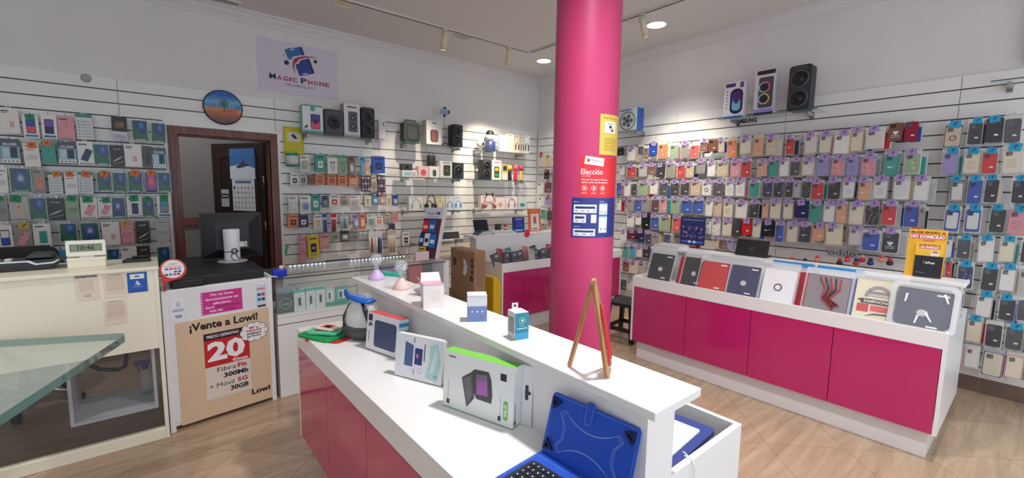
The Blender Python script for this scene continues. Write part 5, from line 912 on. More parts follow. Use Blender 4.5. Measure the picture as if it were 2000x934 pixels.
# keyboard on lowest shelf
t = thing('tablet_keyboard', 'silver framed tablet keyboard leaning on the lowest glass shelf', 'keyboard', (aty(880, 470, 5.22).x, 5.2, .8375), 0, None, 0)
T = Matrix.Rotation(R(-20), 4, 'X'); kw = (aty(898, 470, 5.2)-aty(860, 470, 5.2)).x; b = MB(); b.box(-kw/2, kw/2, 0, .012, 0, .14, M((206, 210, 212), .35), T); b.box(-kw/2+.012, kw/2-.012, -.002, 0, .02, .12, M((66, 68, 74), .5), T); b.build('frame', t, bevel=.002)
b = MB(); [b.box(-kw/2+.02+(kw-.04)/10*i+.001, -kw/2+.02+(kw-.04)/10*(i+1)-.001, -.0032, -.002, .03+.02*j, .047+.02*j, M((44, 46, 52), .5), T) for i in range(10) for j in range(4)]; b.build('keys', t)
b = MB(); b.tube([(-.1, .03, .006), (0, -.01, .01), (.08, .02, .008), (.2, -.02, .008), (.24, .0, .012)], .006, (60, 70, 66)); tag(b.build('cable_bundle', loc=(aty(905, 478, 5.2).x-.06, 5.16, .838)), 'dark cable bundle on the lowest glass shelf beside the tablet keyboard', 'cable')
# far corner stack
s5 = SB2+.0075; G4 = 'gadgets on the far corner top shelf'
def webcam(t, w, h, d):
    b = MB(); b.lathe([(0, 0), (w*.45, 0), (w*.45, .01), (w*.15, .015), (w*.15, h*.4)], M((222, 220, 206), .4), 20, Matrix.Translation((0, w*.4, 0))); b.build('base', t)
    b = MB(); b.lathe([(0, h*.3), (w*.3, h*.34), (w*.45, h*.6), (w*.36, h*.88), (0, h)], M((226, 222, 208), .4), 20, Matrix.Translation((0, w*.4, 0))); b.build('head', t)
    b = MB(); b.disc(0, h*.62, w*.16, -w*.06, (30, 30, 34), 16); b.build('lens', t)
solid('A', 935, 951, 273, s5, .18, .05, webcam, 'security_camera', 'small white dome camera at the left of the far corner top shelf', 'camera', G4)
def figure_bottle(t, w, h, d):
    b = MB(); b.lathe([(0, 0), (w*.4, 0), (w*.42, h*.1), (w*.42, h*.46), (w*.3, h*.52), (0, h*.52)], M((60, 66, 116), .3), 24, Matrix.Translation((0, w*.45, 0))); b.build('body', t)
    b = MB(); b.lathe([(0, h*.5), (w*.2, h*.52), (w*.32, h*.68), (w*.3, h*.8), (0, h*.82)], M((224, 222, 226), .35), 24, Matrix.Translation((0, w*.45, 0))); b.build('head', t)
    b = MB(); b.lathe([(w*.3, h*.78), (w*.31, h*.84), (w*.26, h*.95), (w*.12, h), (0, h)], M((26, 26, 30), .4), 24, Matrix.Translation((0, w*.45, 0))); b.build('cap', t)
solid('A', 953, 975, 254, s5, .2, .05, figure_bottle, 'novelty_projector', 'blue bodied gadget with white round head and black cap', 'gadget', G4)
solid('A', 976, 990, 264, s5, .2, .06, lambda t, w, h, d: carton(t, w, h, d, (190, 214, 220), lambda b, w, h: b.rect(-w*.35, w*.35, h*.1, h*.3, -.001, (226, 230, 232))), 'gadget_box', 'pale blue box on the far corner top shelf', 'box', G4)
for a, c_, py, bc, k1, lb in ((991, 1004, 262, (230, 222, 200), (200, 190, 170), 'cream box with faint headphones on the far corner top shelf'), (1005, 1015, 264, (222, 206, 180), (40, 34, 40), 'beige box with black headphones on the far corner top shelf'), (1016, 1023, 266, (214, 200, 176), (70, 60, 60), 'narrow beige headphone box on the far corner top shelf'), (1024, 1034, 265, (226, 226, 226), (60, 60, 66), 'white headphone box at the right end of the far corner top shelf')):
    solid('A', a, c_, py, s5, .2, .06, lambda t, w, h, d, k1=k1, bc=bc: carton(t, w, h, d, bc, headphone_box(k1, k1)), 'headphone_box', lb, 'box', G4)
G5 = 'gadgets on the far corner second shelf'
solid('A', 941, 960, 312, s3, .21, .1, lambda t, w, h, d: speaker(t, w, h, d, (34, 36, 40)), 'portable_speaker', 'black two-cone speaker at the left of the far corner second shelf', 'speaker', G5)
solid('A', 961, 979, 313, s3, .2, .06, lambda t, w, h, d: carton(t, w, h, d, (232, 228, 222), lambda b, w, h: (b.prism(rrect(w*.56, h*.56, w*.1, 4, 0, h*.4), -.002, 0, M((70, 60, 40))), b.rect(-w*.2, w*.2, h*.45, h*.62, -.003, (196, 180, 60)), b.rect(-w*.2, w*.2, h*.18, h*.32, -.003, (60, 150, 90)), b.rect(-w*.3, w*.3, h*.86, h*.9, -.001, (190, 60, 60)))), 'speaker_box', 'white box with multicolour speaker picture in the far corner', 'box', G5)
solid('A', 980, 992, 321, s3, .18, .05, lambda t, w, h, d: carton(t, w, h, d, (190, 170, 120), lambda b, w, h: (b.rect(-w*.3, w*.3, h*.6, h*.9, -.001, (60, 50, 40)), b.rect(-w*.4, w*.4, h*.05, h*.45, -.001, (226, 220, 206)))), 'gadget_box', 'small gold and cream box on the far corner second shelf', 'box', G5)
def karaoke(c1, c2):
    def f(t, w, h, d):
        b = MB(); b.lathe([(0, 0), (w*.3, 0), (w*.34, h*.1), (w*.22, h*.5), (w*.26, h*.62), (0, h*.62)], M(c1, .35), 18, Matrix.Translation((0, w*.4, 0))); b.build('handle', t)
        b = MB(); b.lathe([(0, h*.6), (w*.34, h*.66), (w*.42, h*.8), (w*.3, h*.95), (0, h)], M(c2, .3), 18, Matrix.Translation((0, w*.4, 0))); b.build('head', t)
    return f
solid('A', 993, 1004, 322, s3, .2, .05, karaoke((40, 36, 40), (214, 180, 70)), 'microphone', 'black and yellow toy microphone on the far corner second shelf', 'microphone', G5)
solid('A', 1005, 1015, 321, s3, .2, .05, karaoke((200, 40, 80), (230, 90, 120)), 'microphone', 'red toy microphone on the far corner second shelf', 'microphone', G5)
solid('A', 1016, 1025, 322, s3, .2, .05, karaoke((206, 176, 90), (190, 60, 70)), 'microphone', 'yellow toy microphone with red head at the right end', 'microphone', G5)
s6 = 1.2525
solid('A', 939, 966, 382, s6, .2, .07, lambda t, w, h, d: carton(t, w, h, d, (232, 218, 216), lambda b, w, h: b.rect(-w*.4, -w*.1, h*.86, h*.9, -.001, (170, 120, 130))), 'headphone_box', 'pale pink box behind the cat-ear headphones', 'box', 'headphone boxes in the far corner')
solid('A', 944, 968, 378, s6, .25, .05, lambda t, w, h, d: headphones(t, w, h, d, (54, 40, 48), (196, 130, 136), (50, 40, 46)), 'headphones', 'dark and pink cat-ear headphones on the far corner lowest shelf', 'headphones')
solid('A', 968, 986, 386, s6, .2, .07, lambda t, w, h, d: carton(t, w, h, d, (230, 216, 206), lambda b, w, h: b.disc(0, h*.4, w*.2, -.001, (200, 160, 150), 14)), 'headphone_box', 'beige box in the middle of the far corner lowest shelf', 'box', 'headphone boxes in the far corner')
solid('A', 988, 1010, 384, s6, .2, .07, lambda t, w, h, d: carton(t, w, h, d, (228, 222, 222), headphone_box((150, 90, 90), (196, 130, 130))), 'headphone_box', 'white box with red headphones on the far corner lowest shelf', 'box', 'headphone boxes in the far corner')
solid('A', 1013, 1027, 386, s6, .2, .07, lambda t, w, h, d: carton(t, w, h, d, (196, 210, 206), lambda b, w, h: b.rect(-w*.3, w*.3, h*.2, h*.5, -.001, (70, 130, 150))), 'headphone_box', 'greenish box at the right of the far corner lowest shelf', 'box', 'headphone boxes in the far corner')
# right wall shelf
sR = 2.3195
def a_jbl(b, w, h):
    b.prism(rrect(w*.62, h*.68, w*.28, 6, w*.14, h*.46), -.003, -.0005, M((34, 34, 74), .3)); b.prism(rrect(w*.5, h*.56, w*.22, 6, w*.14, h*.46), -.0034, -.003, M((90, 50, 120), .3)); b.prism(rrect(w*.4, h*.3, w*.15, 6, w*.14, h*.36), -.0038, -.0034, M((110, 190, 214), .3)); b.disc(w*.14, h*.46, w*.12, -.0042, (60, 50, 110), 16)
    b.rect(-w*.42, w*.06, h*.86, h*.96, -.001, (76, 50, 130)); b.rect(w*.28, w*.46, h*.82, h*.97, -.001, (96, 80, 140)); b.rect(-w*.48, w*.48, 0, h*.07, -.001, (40, 110, 190))
    for k in range(6): b.disc(-w*.34, h*(.3+.09*k), w*.035, -.001, (60, 56, 80), 8)
solid('B', 1414, 1453, 160, sR, .2, .09, lambda t, w, h, d: carton(t, w, h, d, (228, 224, 230), a_jbl), 'speaker_box', 'white and purple speaker box, left on the right wall shelf', 'box', 'speakers on the right wall shelf', pym=190)
def a_rgb(b, w, h):
    b.prism(rrect(w*.72, h*.68, w*.12, 5, w*.08, h*.5), -.003, -.0005, M((84, 76, 86), .4))
    for z, c_ in ((h*.62, (226, 110, 140)), (h*.36, (224, 206, 110))):
        b.disc(0, z, w*.28, -.0034, c_, 22); b.disc(-w*.05, z, w*.25, -.0036, (140, 200, 226), 22); b.disc(0, z, w*.22, -.0038, (40, 36, 44), 22)
    b.rect(-w*.4, w*.5, h*.9, h*.99, -.001, (40, 36, 56)); b.rect(-w*.48, w*.5, h*.0, h*.06, -.001, (36, 36, 70)); b.rect(-w*.48, w*.5, h*.06, h*.14, -.001, (150, 150, 210))
solid('B', 1474, 1513, 137, sR, .2, .1, lambda t, w, h, d: carton(t, w, h, d, (220, 214, 224), a_rgb), 'speaker_box', 'tall speaker box with rainbow rings, middle on the right wall shelf', 'box', 'speakers on the right wall shelf', pym=170)
solid('B', 1540, 1584, 127, sR, .21, .13, lambda t, w, h, d: speaker(t, w, h, d, (44, 48, 52), 2, .03, (20, 22, 28)), 'portable_speaker', 'large black two-cone speaker, right on the right wall shelf', 'speaker', 'speakers on the right wall shelf', pym=165)
def a_fan(b, w, h):
    b.disc(0, h*.45, w*.42, -.001, (120, 124, 130), 28); b.disc(0, h*.45, w*.36, -.0015, (206, 210, 214), 28)
    for k in range(5): a = 2*PI*k/5; b.disc(w*.2*math.cos(a), h*.45+w*.2*math.sin(a), w*.1, -.002, (96, 100, 108), 12)
    b.disc(0, h*.45, w*.1, -.0025, (70, 74, 84), 14); b.rect(-w*.45, w*.2, h*.9, h*.96, -.001, (90, 140, 190))
solid('B', 1208, 1244, 212, 2.3075, .22, .14, lambda t, w, h, d: carton(t, w, h, d, (206, 216, 226), a_fan, side=(40, 90, 170)), 'fan_box', 'blue and white fan box on the short shelf beside the column', 'box', pym=235)
# brand sign under the shelf, wall lettering
def wall_sign(frame, px0, py0, px1, py1, name, label, cat, fn, col=None, off=.006, d=.004, wall=False):
    Y = (YA-off) if frame == 'A' else (XB-off); mx, my = (px0+px1)/2, (py0+py1)/2; g = aty if frame == 'A' else atx
    l_, r_, t_, m_ = g(px0, my, Y), g(px1, my, Y), g(mx, py0, Y), g(mx, py1, Y); w = (r_.x-l_.x) if frame == 'A' else (l_.y-r_.y); h = t_.z-m_.z
    b = MB()
    if col is not None: b.box(-w/2, w/2, 0, d, 0, h, M(col, .45) if isinstance(col, tuple) else col)
    fn(b, w, h); loc = ((l_.x+r_.x)/2, Y, m_.z) if frame == 'A' else (Y, (l_.y+r_.y)/2, m_.z)
    return tag(b.build(name, loc=loc, rz=0 if frame == 'A' else -PI/2), label, cat)
wall_sign('B', 1434, 229, 1479, 243, 'brand_sign', 'small dark SAMSUNG letter sign under the right wall glass shelf', 'sign', lambda b, w, h: b.text('SAMSUNG', 0, h/2, w*.96, h*.62, -.001, (40, 44, 52), bold=.05), col=(214, 214, 212), off=.02)
wall_sign('B', 1616, 487, 1674, 501, 'brand_sign', 'small green letter sign mounted upside down low on the right wall', 'sign', lambda b, w, h: b.text('oppo', 0, h/2, w*.94, h*.8, -.001, (30, 100, 84), rot=PI, bold=.0), col=(206, 204, 202), off=.02)
# logo panel above the slats
def f_logo(b, w, h):
    cx = -w*.0; nv, rd, bl_ = (38, 38, 84), (176, 52, 86), (54, 110, 172)
    for (u, v, pw, ph, c_, bu) in ((-.055, .81, .22, .2, (56, 112, 174), .075), (.055, .57, .2, .3, (46, 70, 146), -.125)):
        T = Matrix.Translation((w*u, 0, h*v)) @ Matrix.Rotation(R(-20), 4, 'Y'); b.prism(rrect(w*pw, h*ph, w*.022, 4), -.002, 0, M(c_, .4), T)
        b.prism(rrect(w*.035, h*ph*.94, .002, 2, w*pw*.5-w*.012, 0), -.0024, -.002, M((40, 50, 120)), T); b.prism(rrect(w*.07, h*.018, .003, 2, -w*.02, h*bu), -.003, -.002, M((226, 226, 232)), T)
    P0, P1, P2 = Vector((-w*.06, 0, h*.42)), Vector((-w*.15, 0, h*.78)), Vector((w*.22, 0, h*.80))
    def qb(t): return P0*(1-t)**2+P1*2*t*(1-t)+P2*t*t
    for wd, yy, c_ in ((.032, -.0035, (216, 210, 222)), (.015, -.0042, rd)):
        L = []; Rr = []
        for k in range(17):
            t = k/16; p = qb(t); q = (qb(min(t+.01, 1))-qb(max(t-.01, 0))).normalized(); nn = Vector((-q.z, 0, q.x)); ww = w*wd*(math.sin(PI*min(max(t, .02), .98))**.7)*(1.5 if .35 < t < .55 else 1)
            L.append((p.x+nn.x*ww, yy, p.z+nn.z*ww)); Rr.append((p.x-nn.x*ww, yy, p.z-nn.z*ww))
        b.add(L+Rr, [(k, k+1, 17+k+1, 17+k) for k in range(16)], M(c_, .4))
    for (u, v, r) in ((-.16, .6, .03), (.2, .72, .022), (-.12, .87, .012), (-.19, .74, .008)): b.disc(w*u, h*v, w*r, -.004, nv, 18)
    def word(x0, s, big, c0, c1):
        x = x0
        for i, ch in enumerate(s):
            hh = h*(.1 if i == 0 else .082); ww = w*(.075 if i == 0 else (.022 if ch == 'I' else .06)); b.text(ch, x+ww/2, h*.25+hh/2, ww, hh, -.002, c0 if i == 0 else c1, bold=.03); b.rect(x-w*.006, x+ww*.45, h*.25, h*.258, -.002, c0 if i == 0 else c1); x += ww+w*.014
        return x
    x = word(-w*.37, 'MAGIC', 1, nv, rd); word(x+w*.03, 'PHONE', 1, nv, rd)
    x = -w*.17
    for ch in 'TECHNOLOGY': b.text(ch, x, h*.18, w*.024, h*.045, -.002, nv, bold=.01); x += w*.0385
wall_sign('A', 503, 86, 660, 186, 'logo_sign', 'pale lilac shop name panel with phone emblem high on the back wall', 'sign', f_logo, col=M((214, 208, 222), .5), off=-.014, d=.003)
# round landscape plate
c0 = aty(436, 210, YA-.03); rw = (aty(474, 212, YA-.03).x-aty(396, 208, YA-.03).x)/2; t = thing('round_plate', 'round landscape picture with palm tree in dark rim above the doorway', 'picture', (c0.x, YA-.03, c0.z))
b = MB(); b.lathe([(rw*.93, 0), (rw, .004), (rw, .016), (rw*.95, .024), (0, .024)][::1], M((30, 40, 56), .35), 48, Matrix.Rotation(PI/2, 4, 'X') @ Matrix.Scale(-1, 4, (0, 0, 1))); b.build('rim', t)
def _land(nt, bb):
    tc = N(nt, 'ShaderNodeTexCoord'); sp = N(nt, 'ShaderNodeSeparateXYZ'); nt.links.new(tc.outputs['Generated'], sp.inputs[0]); no = N(nt, 'ShaderNodeTexNoise', Scale=5.0, Detail=3); nt.links.new(tc.outputs['Generated'], no.inputs['Vector'])
    mu = N(nt, 'ShaderNodeMath', operation='MULTIPLY'); mu.inputs[1].default_value = .22; ad = N(nt, 'ShaderNodeMath', operation='ADD'); nt.links.new(no.outputs['Fac'], mu.inputs[0]); nt.links.new(sp.outputs[2], ad.inputs[0]); nt.links.new(mu.outputs[0], ad.inputs[1])
    rp = ramp(nt, [(.2, (96, 70, 76)), (.3, (150, 84, 60)), (.46, (176, 110, 70)), (.55, (196, 150, 90)), (.62, (60, 130, 190)), (.78, (110, 170, 214)), (.95, (36, 96, 176))]); nt.links.new(ad.outputs[0], rp.inputs[0]); nt.links.new(rp.outputs[0], bb.inputs['Base Color'])
b = MB(); b.disc(0, 0, rw*.94, -.001, node_mat('landscape_print', _land, .3), 48)
for (x0, x1, z0, z1, c_) in ((-.62, -.4, -.12, .02, (206, 120, 90)), (-.36, -.3, -.1, .16, (200, 150, 120)), (-.2, 0, -.2, -.02, (214, 130, 80)), (.1, .35, -.36, -.1, (196, 110, 80)), (.3, .36, -.2, .16, (214, 160, 120)), (.42, .7, -.34, -.06, (206, 116, 84)), (.5, .55, -.1, .2, (214, 170, 130)), (.7, .85, -.3, -.08, (220, 150, 110))): b.rect(rw*x0, rw*x1, rw*z0, rw*z1, -.002, c_)
b.rect(rw*.02, rw*.06, -rw*.25, rw*.3, -.003, (70, 60, 40))
for k in range(9): a = 2*PI*k/9; b.add([(rw*.04, -.0035, rw*.32), (rw*(.04+.2*math.cos(a-.2)), -.0035, rw*(.3+.2*math.sin(a-.2))), (rw*(.04+.24*math.cos(a)), -.0035, rw*(.28+.22*math.sin(a))), (rw*(.04+.18*math.cos(a+.25)), -.0035, rw*(.3+.2*math.sin(a+.25)))], [(0, 1, 2, 3)], M((50, 110, 60)))
b.build('picture', t)
def f_cctv(b, w, h):
    b.ring([(-w*.46, h*.03), (w*.46, h*.03), (w*.46, h*.97), (-w*.46, h*.97)], [(-w*.43, h*.045), (w*.43, h*.045), (w*.43, h*.955), (-w*.43, h*.955)], -.0012, 0, M((150, 140, 30))); b.rect(-w*.3, w*.32, h*.5, h*.8, -.001, (226, 222, 222)); b.add([(-w*.15, -.002, h*.7), (w*.05, -.002, h*.57), (w*.2, -.002, h*.6), (w*.0, -.002, h*.74)], [(0, 1, 2, 3)], M((40, 40, 56)))
    b.text('ZONA VIDEOVIGILADA', 0, h*.88, w*.7, h*.04, -.001, (120, 110, 30))
    for k in range(6): b.rect(-w*.36, w*.36, h*(.4-.055*k), h*(.41-.055*k), -.001, (130, 124, 40))
wall_sign('A', 554, 248, 593, 303, 'surveillance_notice', 'bright yellow camera surveillance notice on the slat wall beside the doorway', 'notice', f_cctv, col=(222, 212, 40), off=.02)
b = MB(); b.lathe([(0, 0), (.035, 0), (.035, .008), (.02, .012), (0, .012)], M((170, 168, 168), .5), 24, Matrix.Rotation(PI/2, 4, 'X')); tag(b.build('cable_cover_disc', loc=(aty(168, 153, YA).x, YA-.0005, aty(168, 153, YA).z)), 'small grey round cover disc high on the left slat wall', 'cover')
b = MB(); b.prism([(0, 0), (.03, .0), (.035, .05), (.055, .08), (.02, .1), (.015, .06), (-.02, .03)], 0, .003, M((70, 200, 110), .4)); tag(b.build('green_sticker', loc=(aty(555, 492, YA).x, YA-.004, aty(555, 496, YA).z)), 'little green leaf-shaped sticker on the slats beside the doorway', 'sticker')
# dark event poster on the right wall
def f_blue(b, w, h):
    b.rect(-w*.42, w*.42, h*.9, h*.92, -.001, (150, 160, 210))
    rn = random.Random(4)
    for k in range(46): b.disc(w*rn.uniform(-.42, .42), h*(.26+.42*rn.random()**1.3), w*rn.uniform(.025, .055), -.0012-.00005*k, ((170, 116, 110), (80, 90, 180), (60, 74, 160), (140, 136, 170), (50, 56, 120))[k % 5], 8)
    b.rect(-w*.45, w*.45, h*.06, h*.14, -.001, (70, 110, 210)); b.disc(-w*.1, h*.1, w*.06, -.002, (190, 210, 240), 10); b.disc(w*.1, h*.1, w*.06, -.002, (190, 210, 240), 10)
wall_sign('B', 1329, 425, 1377, 478, 'team_poster', 'dark blue poster of a crowd scene hanging among the phone cases', 'poster', f_blue, col=(36, 44, 104), off=.19)
_tp = bpy.data.objects['team_poster']; b = MB(); [b.tube([(x, .004, .3), (x, .172, .3)], .002, chrome, 6) for x in (-.05,)]; b.build('hanger', _tp)

# ================================================================== STOCK IN THE RIGHT DISPLAY COUNTER
def tablet_case(name, label, y, w, h, col, x0=3.47, z0=.66, lean=24, deco='circle', bag=True, yaw=0, group='tablet cases leaning in the long display counter', bagcol=None, hdr=None, circ=(200, 200, 204), wind=0):
    t = thing(name, label, 'tablet case', (x0, y, z0), -PI/2+yaw, group); h *= .96; w *= 1.06; z0 += .088; lean -= 4; t.location.z = z0; T = Matrix.Rotation(R(-lean), 4, 'X') @ Matrix.Rotation(wind, 4, 'Y')
    b = MB(); c_ = M(col, .55); b.prism(rrect(w, h, .012, 3, 0, h/2), 0, .014, c_, T)
    if deco == 'circle': b.disc(0, 0, .001, 0, c_) if False else b.add([(.018*w/.19*math.cos(2*PI*k/20)*1.1, -.0015, h*.44+.02*math.sin(2*PI*k/20)) for k in range(20)], [tuple(range(20))], M(circ, .3), T)
    if deco == 'ringd': b.ring([(.027*math.cos(2*PI*k/22), h*.46+.027*math.sin(2*PI*k/22)) for k in range(22)], [(.02*math.cos(2*PI*k/22), h*.46+.02*math.sin(2*PI*k/22)) for k in range(22)], -.003, 0, M((50, 50, 56), .3), T)
    if deco in ('circle', 'plain'): b.box(w*.1, w*.3, -.0016, -.001, h*.12, h*.16, M((232, 232, 232), .4), T); b.box(w*.2, w*.42, -.0016, -.001, h*.88, h*.92, M((232, 232, 232), .4), T)
    b.build('case', t)
    if bag:
        f = MB(); W, H = w*1.14, h*1.16; f.box(-W/2, W/2, -.006, .02, -.01, H, bagcol or film, T); f.ring([(-W/2, -.01), (W/2, -.01), (W/2, H), (-W/2, H)], [(-W/2+.008, 0), (W/2-.008, 0), (W/2-.008, H-.045), (-W/2+.008, H-.045)], -.0075, -.006, seal, T); f.build('clear_bag', t)
        for k in range(3):
            pass
    if hdr: f = MB(); f.box(-w*.55, w*.55, -.008, .024, h*1.05, h*1.17, M(hdr, .35), T); f.build('header_card', t)
    return t
def yb(px, py, x=3.5): return atx(px, py, x).y
TC = [('black tablet case with round hole in a clear bag, leftmost in the display counter', 1288, .205, .265, (28, 28, 34), 'circle', 0, 3.47), ('black tablet case with round hole, second in the display counter', 1350, .18, .265, (32, 30, 36), 'circle', 0, 3.5),
      ('plain red tablet case in the display counter', 1394, .205, .26, (196, 34, 38), 'plain', 0, 3.45), ('navy tablet case with round hole, beside the red one', 1454, .195, .26, (38, 38, 84), 'circle', 0, 3.45), ('white tablet case with black ring in the display counter', 1522, .20, .275, (232, 230, 234), 'ringd', 0, 3.45)]
for lb, px, w, h, c_, de, yw, x0 in TC: tablet_case('tablet_case', lb, yb(px, 540), w, h, c_, x0=x0, deco=de, lean=24)
BK = [(1330, (180, 60, 60), 'thin red sleeve'), (1340, (40, 44, 80), 'thin navy sleeve'), (1432, (90, 130, 170), 'thin blue-grey sleeve'), (1482, (206, 206, 206), 'thin silver sleeve'), (1565, (176, 40, 60), 'thin crimson sleeve'), (1585, (40, 110, 180), 'thin blue sleeve'), (1662, (50, 90, 180), 'thin royal blue sleeve'), (1672, (60, 80, 100), 'thin slate sleeve')]
for i, (px, c_, nm) in enumerate(BK):
    tablet_case('tablet_sleeve', nm+' packed behind the front cases, '+ORD[i]+' from left', yb(px, 540), .13, .255, c_, x0=3.535+.02*(i % 2), deco='', bag=False, group='tablet sleeves packed behind the front cases')
tablet_case('tablet_case', 'black square-cornered tablet case standing on the raised shelf of the display counter', 1, 1, 1, (0, 0, 0)) if False else None
for px, lb in ((1543, 'blue-topped clear bag standing behind the white ringed case'), (1636, 'blue-topped clear bag standing behind the grey cable pack')):
    tablet_case('blue_top_bag', lb, yb(px, 520, 3.6), .23, .262, (216, 214, 210), x0=3.575, z0=.668, deco='', hdr=(20, 130, 196), group='blue-topped bags in the display counter')
# grey cable pack
t = tablet_case('cable_pack', 'grey pack of dark cables and red earphones in the display counter', yb(1616, 560), .225, .27, (130, 120, 124), x0=3.45, deco='', lean=24); T = Matrix.Rotation(R(-20), 4, 'X')
b = MB()
for k in range(5): b.tube([T @ Vector(v) for v in ((-.05+.03*k, -.008, .24), (-.01+.02*k, -.012, .17), (-.02+.01*k, -.012, .1), (.02+.015*k, -.01, .06), (.05, -.01, .03+.01*k))], .004, (46, 40, 46) if k % 2 else (190, 30, 44))
b.build('cables', t)
# London case
t = tablet_case('printed_case', 'cream tablet case printed with LONDON and a black name banner', yb(1712, 590), .225, .28, (224, 214, 190), x0=3.485, deco='', lean=24); b = MB(); T = Matrix.Rotation(R(-20), 4, 'X')
def tt(s, x, z, w, h, c_, y=-.003, bold=.03): b.text(s, x, z, w, h, y, c_, bold=bold, mat=T)
def tr_(x0, x1, z0, z1, c_, y=-.0025): b.box(x0, x1, y, y+.0005, z0, z1, M(c_, .5), T)
tr_(-.1, .1, .12, .13, (40, 38, 40)); tr_(-.085, .075, .105, .135, (40, 36, 40), -.003); tt('SAMPHONE', -.005, .12, .13, .018, (226, 220, 206), -.0045)
b.add([(.07*math.cos(PI*k/12), -.0025, .15+.075*math.sin(PI*k/12)) for k in range(13)]+[(.05*math.cos(PI*k/12), -.0025, .15+.055*math.sin(PI*k/12)) for k in range(13)], [(k, k+1, 14+k, 13+k) for k in range(12)], M((150, 144, 140)), T)
tr_(-.05, .05, .155, .19, (190, 184, 176)); tt('LONDON', 0, .178, .085, .016, (70, 64, 70)); tr_(-.1, -.04, .05, .1, (196, 60, 60)); tr_(-.03, .09, .06, .095, (210, 90, 84)); b.add([(-.06, -.003, .02), (-.01, -.003, .045), (.05, -.003, .05), (.1, -.003, .02), (.05, -.003, .042), (-.01, -.003, .036)], [tuple(range(6))], M((60, 50, 54)), T)
b.add([(.07, -.0025, .14), (.11, -.0025, .14), (.085, -.0025, .23)], [(0, 1, 2)], M((120, 112, 116)), T); b.build('printed_art', t)
# navy case in padded bag
t = tablet_case('tablet_case', 'dark slate tablet case in a puffy white bag at the right end', yb(1800, 600, 3.44), .23, .26, (52, 60, 84), x0=3.432, deco='circle', lean=22, bag=False, wind=.02); T = Matrix.Rotation(R(-18), 4, 'X') @ Matrix.Translation((0, 0, .012))
b = MB(); W, H = .3, .285; pts = rrect(W, H, .035, 5, 0, H/2-.012); inn = rrect(W-.05, H-.05, .03, 5, 0, H/2-.012); b.ring(pts, inn, -.014, .02, M((226, 228, 230), .2, alpha=.55), T); b.prism(inn, -.01, -.008, film, T); [b.add([(x, -.0115, z), (x+.012, -.0115, z+.004), (x+dx, -.0115, z-.05), (x+dx-.008, -.0115, z-.05)], [(0, 1, 2, 3)], M((232, 234, 238), .1), T) for x, z, dx in ((.01, .1, .04), (-.02, .08, .0), (.08, .22, .03), (-.08, .2, .005))]; b.build('puffy_bag', t)
# shelf-top things
zsh = 1.0225
def onshelf(px, py): return atz(px, py, zsh)
t = thing('tablet_stand_case', 'black tablet case with round hole standing on the display counter shelf', 'tablet case', (3.80, atx(1466, 490, 3.8).y, zsh), -PI/2); b = MB(); T = Matrix.Rotation(R(-16), 4, 'X')
b.prism(rrect(.25, .14, .008, 3, 0, .07), 0, .014, M((26, 26, 30), .5), T); b.build('case', t); b = MB(); b.add([(.02*math.cos(2*PI*k/20), -.001, .065+.022*math.sin(2*PI*k/20)) for k in range(20)], [tuple(range(20))], M((60, 60, 66), .3), T); b.build('hole_cover', t); b = MB(); b.box(-.12, .12, .03, .12, 0, .012, M((30, 30, 34), .5)); b.build('folded_cover', t)
b = MB(); b.box(-.13, .13, -.09, .09, 0, .02, M((222, 220, 218), .4)); b.box(-.12, .12, -.08, .1, .02, .026, M((200, 200, 204), .3), Matrix.Rotation(R(6), 4, 'Z')); tag(b.build('leaflet_stack', loc=(3.79, atx(1305, 475, 3.79).y-.03, zsh), rz=-PI/2), 'low stack of white leaflets on the display counter shelf left end', 'papers')
# yellow shipping poster with a dark folder
px = (3.80, atx(1806, 500, 3.80).y, zsh); t = thing('shipping_poster', 'yellow no-home-delivery shipping poster on the display counter shelf', 'poster', px, -PI/2); T = Matrix.Rotation(R(-8), 4, 'X')
W = abs(atx(1768, 500, 3.8).y-atx(1844, 500, 3.8).y); H = hz(1806, 448, 3.80, px[1])-zsh
b = MB(); b.box(-W/2, W/2, 0, .004, 0, H, M((232, 176, 44), .5), T); ym = (60, 30, 20)
b.text('ELIGE ENVÍO A', 0, H*.94, W*.9, H*.06, -.001, (110, 40, 30), bold=.04, mat=T); b.box(-W*.46, W*.46, -.001, 0, H*.8, H*.89, M((206, 50, 90), .5), T); b.text('NO DOMICILIO', 0, H*.845, W*.88, H*.07, -.002, (244, 236, 226), bold=.05, mat=T); b.box(-W*.1, W*.2, -.001, 0, H*.76, H*.775, M((180, 50, 70), .5), T); b.build('sheet', t)
b = MB(); w2 = W*.72; b.box(W*.1-w2/2, W*.1+w2/2, -.02, -.017, 0, H*.72, M((236, 186, 60), .5), T); b.text('ELIGE ENVÍO A', W*.1, H*.675, w2*.8, H*.035, -.0205, (110, 40, 30), bold=.04, mat=T); b.box(-W*.16, W*.36, -.0205, -.02, H*.59, H*.65, M((206, 50, 90), .5), T); b.text('NO DOMICILIO', W*.1, H*.62, w2*.66, H*.045, -.0215, (244, 236, 226), bold=.05, mat=T)
b.box(W*.14, W*.36, -.0205, -.02, H*.4, H*.56, M((238, 226, 196), .5), T); b.text('-20%', W*.25, H*.53, W*.16, H*.04, -.022, (140, 40, 60), bold=.03, mat=T); b.build('small_sheet', t)
b = MB(); b.box(W*.12-W*.36, W*.12+W*.36, -.032, -.022, 0, H*.44, M((34, 32, 40), .4), T); b.text('InPost', W*.17, H*.3, W*.24, H*.05, -.033, (230, 226, 226), bold=.03, mat=T); b.box(W*.0, W*.01, -.033, -.032, H*.27, H*.33, M((230, 180, 50)), T); b.box(-W*.18, W*.06, -.033, -.032, H*.08, H*.09, M((120, 120, 126)), T); b.build('dark_folder', t)
